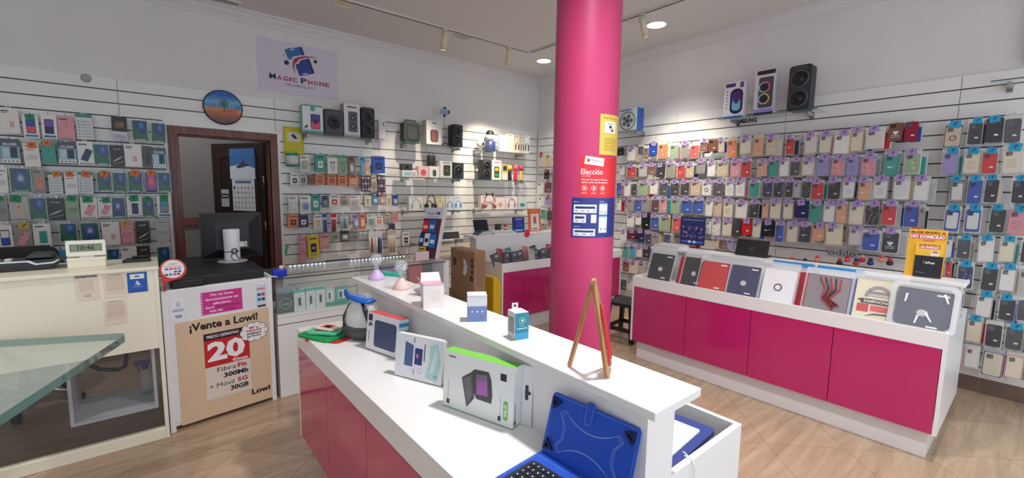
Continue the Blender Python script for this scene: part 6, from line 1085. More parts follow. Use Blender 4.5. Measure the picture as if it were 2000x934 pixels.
# little soft keyrings row behind
b = None
KC = [(190, 40, 70), (40, 60, 150), (220, 160, 120), (60, 44, 50), (226, 80, 110), (200, 60, 60)]
for i, px_ in enumerate((1548, 1572, 1596, 1640, 1655, 1672, 1684, 1700, 1722, 1738)):
    p = atx(px_, 512 if i % 2 else 506, XB-.16); b = MB(); b.lathe([(0, 0), (.018, .004), (.026, .02), (.02, .036), (0, .04)], M(KC[i % 6], .6), 14); b.lathe([(0, .034), (.014, .04), (.018, .052), (.012, .064), (0, .066)], M(KC[(i+2) % 6], .6), 12); b.tube([(0, 0, .064), (0, .01, .08), (0, .15, .083)], .0015, chrome, 5)
    tag(b.build('plush_keyring', loc=tuple(p-Vector((0, 0, .03))), rz=-PI/2), 'small colourful plush keyring hanging low on the right wall, %s from left' % ORD[i], 'keyring', 'plush keyrings low on the right wall')

# ================================================================== BACK COUNTER, BOX, STOOL
WC = [(34, 30, 38), (60, 30, 40), (30, 34, 60), (28, 28, 32), (180, 170, 160), (30, 36, 70), (34, 30, 50), (36, 40, 86), (30, 32, 60), (110, 40, 56), (36, 34, 44), (40, 40, 90), (50, 36, 44), (28, 30, 40)]
for i in range(14):
    x = 2.86+i*.115; c_ = WC[i]; b = MB(); w, h = (.09, .185) if i % 3 else (.12, .19); T = Matrix.Rotation(R(-20), 4, 'X') @ Matrix.Rotation(R((-12, 8, -4)[i % 3]), 4, 'Y')
    t = thing('phone_wallet', '%s phone wallet, %s from left in the back corner counter' % (('dark', 'maroon', 'navy', 'black', 'pale', 'blue-black', 'indigo', 'blue', 'deep navy', 'wine red', 'charcoal', 'violet-blue', 'plum', 'inky')[i], ORD[i]), 'phone wallet', (x, 3.63+.02*(i % 2), .69), 0, 'phone wallets in the back corner counter')
    b.prism(rrect(w, h, .008, 3, 0, h/2), 0, .014, M(c_, .45), T); b.build('wallet', t)
    b = MB(); b.prism(rrect(w*.4, h*.16, .005, 3, w*.1, h*.8), -.0015, 0, M((150, 150, 166), .3), T); b.box(-w*.35, w*.1, -.001, 0, h*.45, h*.48, M((160, 160, 170), .4), T); b.build('window', t)
    b = MB(); b.box(-w*.56, w*.56, -.004, .02, -.004, h*1.14, film, T); b.build('clear_bag', t)
for i in range(9):
    b = MB(); T = Matrix.Rotation(R(-20), 4, 'X') @ Matrix.Rotation(R((14, -10)[i % 2]), 4, 'Y'); b.prism(rrect(.09, .21, .01, 3, 0, .105), 0, .013, M(((176, 50, 76), (60, 130, 110), (196, 120, 130), (60, 40, 50))[i % 4], .5), T)
    tag(b.build('phone_wallet', loc=(2.92+i*.19, 3.72, .70)), '%s phone wallet in the rear row of the back corner counter, %s from left' % (('rose', 'green', 'pink', 'brown')[i % 4], ORD[i]), 'phone wallet', 'phone wallets in the rear row')
zb_ = 1.0225; YB = 4.05
def bkx(px, Y=4.08): return aty(px, 460, Y).x
# stack of magazines / laptops
zc = zb_
for i, (w, c_, nm) in enumerate(((.2, (66, 96, 130), 'blue'), (.2, (130, 150, 170), 'pale blue'), (.19, (60, 70, 84), 'dark'))):
    b = MB(); b.box(-w/2, w/2, -.06, .06, 0, .013, M(c_, .4)); b.box(-w/2+.003, w/2-.003, -.061, -.06, .002, .011, (226, 226, 222)); tag(b.build('magazine', loc=(bkx(948)+.01*i, YB+.08, zc), rz=R(4*i)), '%s magazine, %s from the bottom of the left pile on the back counter' % (nm, ORD[i]), 'magazine', 'magazines on the back counter'); zc += .0135
zc = zb_
for i, (w, c_, nm) in enumerate(((.34, (190, 190, 186), 'grey'), (.32, (150, 146, 146), 'dull grey'), (.30, (206, 204, 200), 'white'))):
    b = MB(); b.box(-w/2, w/2, -.06, .07, 0, .012, M(c_, .4)); b.box(-w/2+.003, w/2-.003, -.061, -.06, .002, .010, (236, 234, 230)); tag(b.build('magazine', loc=(bkx(978)+.08-.02*i, YB+.1, zc), rz=R(-3*i)), '%s magazine, %s from the bottom of the right pile on the back counter' % (nm, ORD[i]), 'magazine', 'magazines on the back counter'); zc += .0125
t = thing('display_tablet', 'black tablet propped upright on the magazines of the back counter', 'tablet', (bkx(954), YB+.16, zc+.002), R(0)); T = Matrix.Rotation(R(-18), 4, 'X'); b = MB(); b.prism(rrect(.2, .13, .008, 3, 0, .065), 0, .01, M((26, 27, 32), .3), T); b.build('body', t); b = MB(); b.prism(rrect(.185, .115, .004, 2, 0, .065), -.001, 0, M((40, 42, 50), .1), T); b.build('screen', t)
b = MB(); b.box(-.03, .03, 0, .05, 0, .07, M((60, 56, 56), .4)); tag(b.build('gadget_box', loc=(bkx(984), YB+.12, zc), bevel=.002), 'small dark box standing on the magazines of the back counter', 'box')
b = MB(); b.lathe([(0, 0), (.02, 0), (.022, .035), (.018, .05), (.02, .07), (0, .075)], M((190, 60, 60), .4), 16); b.lathe([(.021, .01), (.0225, .012), (.0225, .034), (.021, .036)], M((226, 220, 216)), 16); tag(b.build('keyring_figure', loc=(bkx(994), YB+.1, zc)), 'small red and white figure on the back counter beside the blue poster', 'figure')
def f_itca(b, w, h): b.rect(-w*.44, w*.44, h*.06, h*.22, -.001, (40, 120, 200)); b.text('EMCA', 0, h*.14, w*.6, h*.1, -.002, (230, 234, 240), bold=.04); b.disc(0, h*.6, w*.24, -.001, (60, 80, 170), 20); b.rect(-w*.3, w*.3, h*.85, h*.9, -.001, (190, 200, 230)); b.rect(-w*.2, w*.3, h*.42, h*.47, -.001, (150, 160, 210))
b = MB(); w, h = .17, hz(1013, 425, bkx(1013), 4.08)-zb_; b.box(-w/2, w/2, 0, .02, 0, h, M((36, 56, 140), .4)); f_itca(b, w, h); tag(b.build('blue_brochure_holder', loc=(bkx(1014, 4.1), 4.1, zb_), rx=R(-6), rz=R(-4)), 'dark blue upright brochure holder on the back counter shelf', 'brochure holder')
w, h = .2, hz(1044, 408, bkx(1044), 4.1)-zb_; t = thing('orange_frame', 'orange framed phone advert standing on the back counter shelf', 'advert', (bkx(1045, 4.12), 4.12, zb_), R(-6)); T = Matrix.Rotation(R(-7), 4, 'X')
b = MB(); b.box(-w/2, w/2, 0, .008, 0, h, M((226, 112, 52), .45), T); b.text('phone', 0, h*.9, w*.5, h*.06, -.001, (240, 226, 210), mat=T); b.build('frame', t)
b = MB(); b.box(-w*.3, w*.34, -.002, 0, h*.04, h*.78, M((232, 226, 220), .4), T); b.box(-w*.12, w*.14, -.003, -.002, h*.3, h*.7, M((206, 200, 200), .3), T); b.box(-w*.08, w*.1, -.004, -.003, h*.36, h*.64, M((190, 90, 90), .3), T); b.box(-w*.18, w*.2, -.003, -.002, h*.1, h*.14, M((80, 80, 90)), T); b.build('advert_sheet', t)
b = MB(); b.prism([((.055 if k % 2 else .036)*math.cos(2*PI*k/24), .05+(.055 if k % 2 else .036)*math.sin(2*PI*k/24)) for k in range(24)], 0, .002, M((232, 40, 90), .5)); tag(b.build('price_burst', loc=(bkx(1030, 3.98), 3.985, .965)), 'red star-shaped price burst on the front edge of the back counter shelf', 'price tag')
b = MB(); b.box(-.05, .05, 0, .004, 0, .12, M((40, 38, 44), .5), Matrix.Rotation(R(-15), 4, 'X')); tag(b.build('small_frame', loc=(2.7, 4.3, .0)), 'x', 'x') if False else None
# cardboard carton
ctop = .96; p0 = atz(882, 482, ctop); t = thing('cardboard_carton', 'tall narrow brown cardboard carton standing between the glass case and the back counter', 'carton', (2.345, 3.80, 0), 0)
b = MB(); b.box(0, .13, -.42, 0, 0, .955, cardboard); b.build('carton_body', t, bevel=.003)
b = MB(); b.box(-.001, 0, -.34, -.0, .935, .957, M((176, 144, 112), .7)); b.box(-.0015, -.001, -.1, -.05, .78, .86, M((84, 64, 52), .7))
for (ya, yb_, za, zc_) in ((-.4, -.365, .84, .88), (-.4, -.365, .79, .83), (-.4, -.365, .73, .77), (-.4, -.345, .66, .715)): b.box(-.0015, -.0005, ya, yb_, za, zc_, M((70, 54, 46), .7))
b.box(.02, .09, -.421, -.42, .62, .9, M((150, 118, 92), .7)); b.build('printed_marks', t)
b = MB(); b.add([(-.003, -.17, .865), (-.003, -.215, .85), (-.003, -.24, .80), (-.003, -.235, .74), (-.003, -.20, .70), (-.003, -.165, .72), (-.003, -.185, .79)], [tuple(range(7))], M((232, 230, 232), .4), Matrix.Translation((0, -.062, 0))); b.add([(-.0035, -.19, .83), (-.0035, -.21, .82), (-.0035, -.215, .78), (-.0035, -.2, .79)], [(0, 1, 2, 3)], M((190, 190, 196), .4), Matrix.Translation((0, -.062, 0))); b.build('delivery_label', t)
b = MB(); b.prism([(0, 0), (.1, 0), (.1, .42), (.085, .47), (.05, .5), (0, .5)], 0, .3, M((226, 184, 30), .5)); o = b.build('yellow_tub', loc=(2.62, 3.44, .17), bevel=.01); o.location.z = 0; o.scale.z = 1.33; tag(o, 'yellow plastic bin between the cardboard carton and the back counter', 'bin')
# stool
t = thing('step_stool', 'black plastic step stool on the floor behind the column', 'stool', (3.85, 2.72, 0), R(8)); bm = M((34, 30, 34), .5)
b = MB(); b.prism(rrect(.34, .04, .015, 3, 0, .38), -.15, .15, bm); b.build('seat', t, bevel=.008)
for sx in (-1, 1):
    for sy in (-1, 1):
        b = MB(); b.add([(sx*.12, sy*.1, .37), (sx*.16, sy*.1, .37), (sx*.16, sy*.14, .37), (sx*.12, sy*.14, .37), (sx*.16, sy*.14, 0), (sx*.2, sy*.14, 0), (sx*.2, sy*.18, 0), (sx*.16, sy*.18, 0)], [(0, 1, 2, 3), (4, 5, 6, 7), (0, 4, 5, 1), (1, 5, 6, 2), (2, 6, 7, 3), (3, 7, 4, 0)], bm); b.build('leg', t)
b = MB(); b.box(-.17, .17, -.15, -.13, .1, .14, bm); b.box(-.17, .17, .13, .15, .1, .14, bm); b.box(-.17, -.15, -.13, .13, .1, .14, bm); b.box(.15, .17, -.13, .13, .1, .14, bm); b.build('brace', t)

# ================================================================== ON THE ISLAND
ZI = .7755; IR = .912
def I(px, py, z=ZI): return atz(px, py, z)
def leaned_box(name, label, L, Rr, Tl, th, build, lean_to=None):
    """front lower edge from pixel L to R on the worktop; height from pixel Tl above L; leans back"""
    a, c_ = I(*L), I(*Rr); w = math.hypot(c_.x-a.x, c_.y-a.y); ang = math.atan2(c_.y-a.y, c_.x-a.x)
    return a, c_, w, ang
# stack of children's tablet frames
p = I(638, 662); rz = R(-64)
def frame_case(z, w, h, rr, c_, c2, label, dx=0, dy=0, a=0, th=.012, open_=.6, last=None):
    t = thing('tablet_bumper', label, 'tablet case', (.685+dx, 2.29+dy, z), rz+a, "children's tablet bumpers stacked on the island"); T = Matrix.Rotation(-PI/2, 4, 'X')
    b = MB(); b.ring(rrect(w, h, rr, 5), rrect(w*open_, h*open_, rr*.6, 5), -th, 0, M(c_, .5), Matrix.Rotation(PI/2, 4, 'X') @ Matrix.Scale(1, 4)); b.build('frame', t, bevel=.002)
    b = MB(); b.ring(rrect(w*open_+.004, h*open_+.004, rr*.6, 5), rrect(w*open_*.7, h*open_*.7, rr*.4, 5), -th*.6, -th*.1, M(c2, .5), Matrix.Rotation(PI/2, 4, 'X')); b.build('inner_lip', t)
    return t
frame_case(ZI, .225, .19, .03, (214, 52, 48), (190, 40, 44), 'red tablet bumper at the bottom of the stack on the island', th=.014, a=.06, dx=.012, dy=-.022)
frame_case(ZI+.015, .225, .19, .03, (24, 150, 84), (20, 120, 70), 'green tablet bumper lying on the red one', dx=-.012, dy=.012, th=.014)
frame_case(ZI+.030, .17, .14, .025, (96, 196, 150), (130, 70, 76), 'mint green smaller tablet bumper on top of the green one', dx=-.005, dy=.02, a=.3, th=.012)
frame_case(ZI+.043, .12, .09, .02, (236, 214, 200), (220, 120, 120), 'cream and pink small bumper on the very top of the stack', dx=-.0, dy=.02, a=.1, th=.01)
# gift bag in clear plastic
t = thing('plastic_bag', 'clear plastic bag with grey and black purse and blue top on the island', 'bag', (.79, 2.125, ZI), R(-50))
def blob(b, w, d, h, m, z0=0, top=.25, mat=None, seed=1, wob=.06):
    rnd = random.Random(seed); prof = []; n = 18; k = 9; vs = []; fs = []
    for i in range(k+1):
        t_ = i/k; s = math.sin(PI*(.12+.88*t_*.62))*(1-(1-top)*max(0, (t_-.35)/.65)**1.3)
        for j in range(n):
            a = 2*PI*j/n; q = 1+wob*math.sin(3*a+seed)*math.sin(5*t_+seed)+rnd.uniform(-.02, .02); vs.append((w/2*s*q*math.copysign(abs(math.cos(a))**.8, math.cos(a)), d/2*s*q*math.copysign(abs(math.sin(a))**.8, math.sin(a)), z0+h*t_))
    for i in range(k):
        for j in range(n): fs.append((i*n+j, i*n+(j+1) % n, (i+1)*n+(j+1) % n, (i+1)*n+j))
    fs += [tuple(range(n-1, -1, -1)), tuple(k*n+j for j in range(n))]; b.add(vs, fs, m, mat, True)
b = MB(); blob(b, .19, .1, .205, M((206, 204, 202), .5), 0, .62, seed=3); b.build('grey_purse', t)
b = MB(); blob(b, .21, .1, .075, M((70, 68, 72), .4), 0, .98, seed=5); b.build('dark_base', t)
b = MB(); b.tube([(.06, -.035, .05), (.075, -.04, .1), (.045, -.04, .16), (.02, -.03, .2)], [.016, .02, .012, .006], M((34, 34, 38), .35), 8); b.tube([(-.085, -.015, .06), (-.08, -.02, .12), (-.05, -.02, .18), (-.03, -.02, .2)], [.008, .01, .008, .005], M((44, 44, 48), .35), 8); b.build('black_trim', t)
b = MB(); blob(b, .215, .11, .235, M((236, 240, 244), .05, alpha=.16), 0, .45, seed=8, wob=.12); b.build('plastic_film', t)
bl2 = M((24, 96, 190), .25); b = MB(); T = Matrix.Translation((0, -.02, .215)); blob(b, .15, .075, .03, bl2, 0, .9, Matrix.Translation((.005, -.008, .192)) @ Matrix.Rotation(R(9), 4, 'Y'), seed=21, wob=.16); blob(b, .035, .016, .06, bl2, 0, .5, Matrix.Translation((-.055, -.01, .2)) @ Matrix.Rotation(R(-22), 4, 'Y'), seed=23, wob=.2); b.build('blue_top', t)
# three leaning tablet boxes
def box_on_island(name, label, L, Rr, Tl, depth, base, art, top=None, side=None, lean=8, extra=None, dz=0):
    a, c_ = I(*L), I(*Rr); w = math.hypot(c_.x-a.x, c_.y-a.y); ang = math.atan2(c_.y-a.y, c_.x-a.x); cl = math.cos(R(lean))
    # solve height along the lean so the top-left corner meets its sight line
    d = ray(*Tl); nx, ny = math.sin(-ang), math.cos(ang)   # inward direction (local +Y)
    bx_, by_ = -math.sin(ang), math.cos(ang); h = .15
    for _ in range(20):
        x = a.x+bx_*h*math.sin(R(lean)); y = a.y+by_*h*math.sin(R(lean)); h = (hz(Tl[0], Tl[1], x, y)-ZI)/cl
    t = thing(name, label, 'box', ((a.x+c_.x)/2, (a.y+c_.y)/2, ZI+depth*0), ang, None, 0)
    T = Matrix.Rotation(R(-lean), 4, 'X') @ Matrix.Translation((0, 0, depth*math.tan(R(lean))*0))
    t.location.z = ZI+.0004; off = Matrix.Translation((0, 0, depth*math.sin(R(lean)))); T = off @ T
    b = MB(); b.prism(rrect(w, h, .004, 2, 0, h/2), 0, depth, M(base, .3), T)
    if top: b.box(-w/2+.001, w/2-.001, .001, depth-.001, h, h+.0008, M(top, .35), T)
    if side: b.box(w/2, w/2+.0008, .001, depth-.001, .002, h-.002, M(side, .35), T)
    b.build('carton', t)
    b = MB(); art(b, w, h, T); b.build('front_print', t)
    if extra: extra(t, w, h, T)
    return t
def Rc(b, w, h, T, u0, u1, v0, v1, c_, y=-.0006): b.box(w*(u0-.5), w*(u1-.5), y, y+.0004, h*v0, h*v1, M(c_, .4) if isinstance(c_, tuple) else c_, T)
def Pl(b, w, h, T, pts, c_, y=-.0008): b.add([(w*(u-.5), y, h*v) for u, v in pts], [tuple(range(len(pts)))], M(c_, .4), T)
def art_red(b, w, h, T):
    b.prism(rrect(w*.72, h*.78, w*.07, 5, w*.1, h*.48), -.001, 0, M((226, 228, 234), .4), T); b.prism(rrect(w*.68, h*.72, w*.06, 5, w*.1, h*.48), -.0015, -.001, M((62, 72, 112), .45), T)
    for k in range(7): Pl(b, w, h, T, [(.3, .2+.08*k), (.6, .26+.08*k), (.9, .2+.08*k), (.9, .21+.08*k), (.6, .272+.08*k), (.3, .21+.08*k)], (78, 90, 130), -.0017)
    Rc(b, w, h, T, .04, .17, .78, .96, (50, 46, 60)); Pl(b, w, h, T, [(.04, .62), (.2, .66), (.16, .72), (.1, .76)], (90, 90, 100)); Rc(b, w, h, T, .07, .1, .2, .5, (150, 150, 156))
def ex_red(t, w, h, T):
    b = MB()
    for k in range(4): b.box(w/2+.0008, w/2+.0014, .0, .055, h*(.8-.2*k), h*(.9-.2*k), M((40, 140, 190), .35), T)
    b.build('side_stripes', t)
box_on_island('tablet_case_box', 'white box with blue sleeve in its window and red top on the island', (714, 681), (775, 703), (719, 611), .055, (230, 230, 236), art_red, top=(222, 80, 86), side=(206, 222, 232), extra=ex_red, lean=6)
def art_tab(b, w, h, T):
    Pl(b, w, h, T, [(.2, .28), (.38, .28), (.38, .78), (.2, .84)], (84, 102, 146)); b.prism(rrect(w*.2, h*.46, w*.02, 3, w*.0, h*.54), -.0012, 0, M((230, 232, 236), .4), T); b.prism(rrect(w*.16, h*.38, w*.01, 3, w*.0, h*.54), -.0018, -.0012, M((50, 66, 130), .3), T)
    Rc(b, w, h, T, .45, .5, .5, .6, (190, 130, 130), -.0022); Pl(b, w, h, T, [(.66, .1), (.9, .06), (.96, .5), (.88, .92), (.72, .84), (.74, .5)], (176, 214, 216)); Pl(b, w, h, T, [(.74, .2), (.84, .3), (.9, .6), (.84, .86), (.8, .6)], (210, 230, 230), -.001)
    Rc(b, w, h, T, .61, .63, .45, .85, (70, 76, 90)); b.disc(w*.2, h*.88, w*.03, -.001, (90, 130, 130)) if False else None; Rc(b, w, h, T, .38, .4, .84, .96, (110, 116, 126)); Rc(b, w, h, T, .4, .42, .1, .24, (150, 156, 160)); b.add([(w*(.04+.05*math.cos(2*PI*k/16)), -.001, h*(.22+.06*math.sin(2*PI*k/16))) for k in range(16)]+[(w*(.04+.045*math.cos(2*PI*k/16)), -.001, h*(.22+.053*math.sin(2*PI*k/16))) for k in range(16)], [(k, (k+1) % 16, 16+(k+1) % 16, 16+k) for k in range(16)], M((130, 140, 146)), T)
    b.text('Allure', w*.38, h*.17, w*.08, h*.06, -.0014, (110, 140, 146), mat=T)
box_on_island('tablet_case_box', 'white box with open tablet picture and pale teal wave on the island', (770, 733), (861, 757), (769, 652), .03, (232, 234, 238), art_tab, top=(228, 230, 230), lean=8)
def art_sun(b, w, h, T):
    Pl(b, w, h, T, [(.28, .6), (.42, .74), (.47, .3), (.36, .1)], (84, 84, 88)); Pl(b, w, h, T, [(.3, .58), (.41, .68), (.44, .34), (.37, .18)], (110, 110, 114), -.0012); Pl(b, w, h, T, [(.42, .74), (.46, .8), (.66, .82), (.7, .7), (.72, .45), (.71, .3), (.5, .3), (.46, .38)], (74, 74, 78)); Pl(b, w, h, T, [(.49, .72), (.64, .76), (.66, .4), (.5, .38)], (170, 100, 176), -.0012); Pl(b, w, h, T, [(.49, .72), (.64, .76), (.65, .66), (.49, .6)], (120, 110, 130), -.0014)
    Rc(b, w, h, T, .82, .9, .74, .86, (46, 42, 54)); b.prism(rrect(w*.06, h*.32, w*.028, 4, w*.4, h*.26), -.0012, 0, M((110, 190, 80), .4), T); b.text('SbS', w*.4, h*.26, h*.22, w*.035, -.0018, (240, 244, 240), rot=-PI/2, bold=.03, mat=T)
    b.text('Keyboard case', w*.33, h*.28, h*.36, w*.014, -.0012, (70, 70, 76), rot=-PI/2, mat=T); b.text('Tablet keyboard', -w*.42, h*.32, h*.36, w*.014, -.0012, (70, 70, 76), rot=-PI/2, mat=T); Rc(b, w, h, T, .8, .84, .06, .14, (50, 50, 56)); Rc(b, w, h, T, .06, .1, .06, .14, (50, 50, 56)); Rc(b, w, h, T, .08, .18, .9, .93, (120, 124, 120))
def ex_sun(t, w, h, T):
    b = MB(); W = w*1.0; b.prism([(W*.5-.19, 0), (W*.5+.04, 0), (W*.5+.04, h*1.0), (W*.5-.19, h*1.0)], .047, .049, M((228, 228, 226), .35), T); b.prism(rrect(.012, .05, .005, 3, W*.5+.02, h*.55), .0462, .047, M((60, 60, 64)), T); b.prism(rrect(.022, .012, .005, 3, W*.5+.024, h*.55), .0460, .047, M((60, 60, 64)), T); b.build('rear_card', t)
    b = MB(); b.box(w/2+.0008, w/2+.0014, .01, .012, h*.1, h*.4, M((90, 90, 96)), T); b.box(w/2+.0008, w/2+.0014, .006, .016, h*.04, h*.1, M((60, 60, 66)), T); b.box(-w/2, w/2, -.001, .045, -.0008, 0, M((130, 190, 100)), T); b.build('side_print', t)
box_on_island('keyboard_case_box', 'large white box with green top showing a dark keyboard case', (865, 791), (1001, 840), (871, 684), .045, (234, 236, 234), art_sun, top=(120, 200, 70), lean=2.5, extra=ex_sun)
# open blue keyboard case
hA, hB = I(1056, 886), I(1134, 932); u = Vector((hB.x-hA.x, hB.y-hA.y, 0)).normalized(); ang = math.atan2(u.y, u.x)
n_ = Vector((-u.y, u.x, 0)); W = .285
def bc_solve():
    best = None
    for lean in range(10, 60):
        for hh in range(160, 290, 3):
            p = hA+n_*(hh/1000*math.sin(R(lean)))+Vector((0, 0, hh/1000*math.cos(R(lean)))); v = p-EYE
            sx = 1000+FPX*(v.dot(_r2)/v.dot(_f)); sy = 467-FPX*(v.dot(_u2)/v.dot(_f)); e = math.hypot(sx-1090, sy-766)
            q = p+u*W; v = q-EYE; sx2 = 1000+FPX*(v.dot(_r2)/v.dot(_f)); sy2 = 467-FPX*(v.dot(_u2)/v.dot(_f)); e += math.hypot(sx2-1249, sy2-838)*.5
            if q.x > .908 or p.x > .908: e += 3000*max(q.x-.908, p.x-.908)
            if best is None or e < best[0]: best = (e, lean, hh/1000)
    return best
er, lean, HH = bc_solve(); print('blue case', er, lean, HH, W)
t = thing('tablet_keyboard_case', 'open royal blue tablet keyboard case propped against the island riser', 'tablet case', (hA.x, hA.y, ZI+.003), ang); T = Matrix.Rotation(R(-lean), 4, 'X'); blue = M((24, 78, 190), .45)
b = MB(); b.prism(rrect(W, HH, .014, 4, W/2, HH/2), 0, .006, blue, T); b.build('back_cover', t, bevel=.001)
def strip(b, pts, y, m, wd=.0011, T=T):
    pts = [Vector(p) for p in pts]
    for i in range(len(pts)-1):
        a, c_ = pts[i], pts[i+1]; d = (c_-a).normalized(); nn = Vector((-d.y, d.x))*wd/2
        b.add([(a.x+nn.x, y, a.y+nn.y), (c_.x+nn.x, y, c_.y+nn.y), (c_.x-nn.x, y, c_.y-nn.y), (a.x-nn.x, y, a.y-nn.y)], [(0, 1, 2, 3)], m, T)
st_ = M((150, 180, 226), .5); b = MB()
def arc(x0, z0, x1, z1, sag, n=10):
    o = []
    for k in range(n+1): q = k/n; o.append((x0+(x1-x0)*q, z0+(z1-z0)*q+sag*4*q*(1-q)))
    return o
def star(sc):
    cx, cz = W*.5, HH*.46; P = []
    P += arc(-.36, .38, .36, .38, -.2); P += [(.42, .3), (.34, .12), (.34, -.12), (.42, -.3)]; P += arc(.36, -.38, -.36, -.38, .2); P += [(-.42, -.3), (-.34, -.12), (-.34, .12), (-.42, .3), (-.36, .38)]
    return [(cx+x*W*.86*sc, cz+z*HH*.86*sc) for x, z in P]
strip(b, star(1), -.0004, st_); strip(b, star(.93), -.0004, st_)
strip(b, [(.006, .01), (.006, HH-.01), (.012, HH-.006), (W-.012, HH-.006), (W-.006, HH-.012), (W-.006, .01)], -.0004, st_, .0008); b.build('stitching', t)
for (x, z, sx, sz) in ((.02, HH-.025, 1, -1), (W-.02, HH-.025, -1, -1), (.02, .03, 1, 1), (W-.02, .03, -1, 1)):
    b = MB(); b.ring([(x-sx*.012, z-sz*.012), (x+sx*.02, z-sz*.006), (x+sx*.008, z+sz*.008), (x-sx*.006, z+sz*.02)], [(x-sx*.006, z-sz*.006), (x+sx*.01, z-sz*.002), (x+sx*.004, z+sz*.004), (x-sx*.002, z+sz*.01)], -.009, -.0005, M((20, 26, 60), .4), T); b.build('corner_grip', t)
b = MB(); b.prism(rrect(.028, .065, .013, 5, W*.47, HH-.02), -.004, .0, blue, T); b.build('strap_tab', t); b = MB(); strip(b, [(W*.47-.011, HH+.005), (W*.47-.011, HH-.04), (W*.47-.006, HH-.048), (W*.47+.006, HH-.048), (W*.47+.011, HH-.04), (W*.47+.011, HH+.005)], -.0045, st_, .0008); b.build('tab_stitching', t)
b = MB(); b.slab([(0, -.21), (W, -.21), (W, -.0), (0, -.0)], 0, .006, blue); b.build('front_cover', t, bevel=.001)
b = MB(); b.slab([(x+W/2, y-.115) for x, y in rrect(W*.84, .12, .012, 4)], .006, .014, M((34, 38, 62), .4)); b.build('keyboard', t)
b = MB()
for r_ in range(5):
    for c_ in range(13):
        x = W*.5-W*.39+c_*W*.78/13; y = -.165+r_*.021; b.box(x+.001, x+W*.78/13-.001, y+.001, y+.019, .014, .016, M((24, 26, 36), .4))
        b.add([(x+.006, y+.008, .0163), (x+.010, y+.008, .0163), (x+.010, y+.012, .0163), (x+.006, y+.012, .0163)], [(0, 1, 2, 3)], M((220, 224, 232)))
b.build('keys', t)
b = MB(); T0 = Matrix.Rotation(0, 4, 'X'); [b.add([(x0, y0, .0064), (x1, y0, .0064), (x1, y1, .0064), (x0, y1, .0064)], [(0, 1, 2, 3)], st_) for x0, x1, y0, y1 in ((.0, W, -.022, -.0212), (.006, .0068, -.2, -.03))]; b.build('front_stitching', t)
# boxes on the raised shelf
ZT = 1.0226
def small_box(name, label, bl, br, pt, depth, base, art, top=None, side=None):
    a, c_ = atz(*bl, ZT), atz(*br, ZT); w = math.hypot(c_.x-a.x, c_.y-a.y); ang = math.atan2(c_.y-a.y, c_.x-a.x); h = hz(*pt, a.x, a.y)-ZT
    t = thing(name, label, 'box', ((a.x+c_.x)/2, (a.y+c_.y)/2, ZT), ang, 'small boxes on the island shelf'); T = Matrix.Identity(4)
    b = MB(); b.box(-w/2, w/2, 0, depth, 0, h, M(base, .35)); 
    if top: b.box(-w/2, w/2, 0, depth, h, h+.0006, M(top, .4))
    if side: b.box(-w/2-.0006, -w/2, .0, depth, 0, h, M(side, .4))
    b.build('carton', t, bevel=.0008); b = MB(); art(b, w, h, T); b.build('front_print', t); return t, w, h
def art_1(b, w, h, T):
    for k in range(5): Rc(b, w, h, T, .3, .8, .7-.1*k, .71-.1*k, (206, 190, 190))
    Rc(b, w, h, T, .02, .98, .96, .99, (190, 170, 172))
t, w, h = small_box('gift_box', 'white box with pink open top, farthest of the boxes on the island shelf', (827, 603), (867, 600), (823, 557), .075, (234, 226, 222), art_1, top=(214, 150, 180), side=(222, 214, 212))
b = MB(); b.add([(-w/2, .075, h), (w/2, .075, h), (w*.45, .1, h+.035), (-w*.45, .1, h+.035)], [(0, 1, 2, 3)], M((226, 216, 216), .5)); b.add([(-w/2, 0, h+.001), (-w/2, .075, h+.001), (-w*.75, .06, h+.03), (-w*.75, .01, h+.03)], [(0, 1, 2, 3)], M((232, 226, 224), .5)); b.build('open_flaps', t)
def art_2(b, w, h, T):
    Rc(b, w, h, T, 0, 1, 0, .58, (110, 132, 186))
    for k in range(3): b.disc(w*(-.26+.26*k), h*.38, w*.05, -.001, (226, 230, 240), 12)
    Rc(b, w, h, T, .62, .92, .16, .19, (214, 220, 236)); Rc(b, w, h, T, .7, .92, .08, .11, (214, 220, 236)); Rc(b, w, h, T, .3, .9, .5, .52, (180, 190, 220)); Rc(b, w, h, T, .02, .98, .94, .96, (190, 190, 196))
t, w, h = small_box('gadget_box', 'white and lavender blue box, middle of the boxes on the island shelf', (913, 629), (951, 628), (912, 577), .06, (232, 230, 232), art_2)
def art_3(b, w, h, T):
    Rc(b, w, h, T, 0, 1, 0, 1, (34, 132, 160)); Rc(b, w, h, T, 0, 1, 0, .25, (60, 160, 206), -.001); b.disc(0, h*.72, w*.24, -.0014, (120, 190, 190), 20); b.disc(0, h*.72, w*.16, -.0018, (40, 110, 120), 20); b.disc(0, h*.72, w*.09, -.0022, (230, 236, 236), 16); Rc(b, w, h, T, .12, .88, .4, .43, (230, 240, 240), -.0014); Rc(b, w, h, T, .3, .7, .52, .54, (150, 200, 206), -.0014)
t, w, h = small_box('gadget_box', 'white and teal window box, nearest of the boxes on the island shelf', (1006, 665), (1032, 661), (1005, 613), .06, (230, 232, 232), art_3, top=(224, 222, 222))
b = MB(); b.box(-w/2-.001, -w/2, .01, .05, h*.2, h*.8, M((120, 126, 130), .2)); b.build('side_window', t)
b = MB(); b.ring([(-.012, h), (.012, h), (.012, h+.022), (-.012, h+.022)], [(-.005, h+.008), (.005, h+.008), (.005, h+.016), (-.005, h+.016)], .055, .057, M((230, 230, 230), .35)); b.build('hang_tab', t)
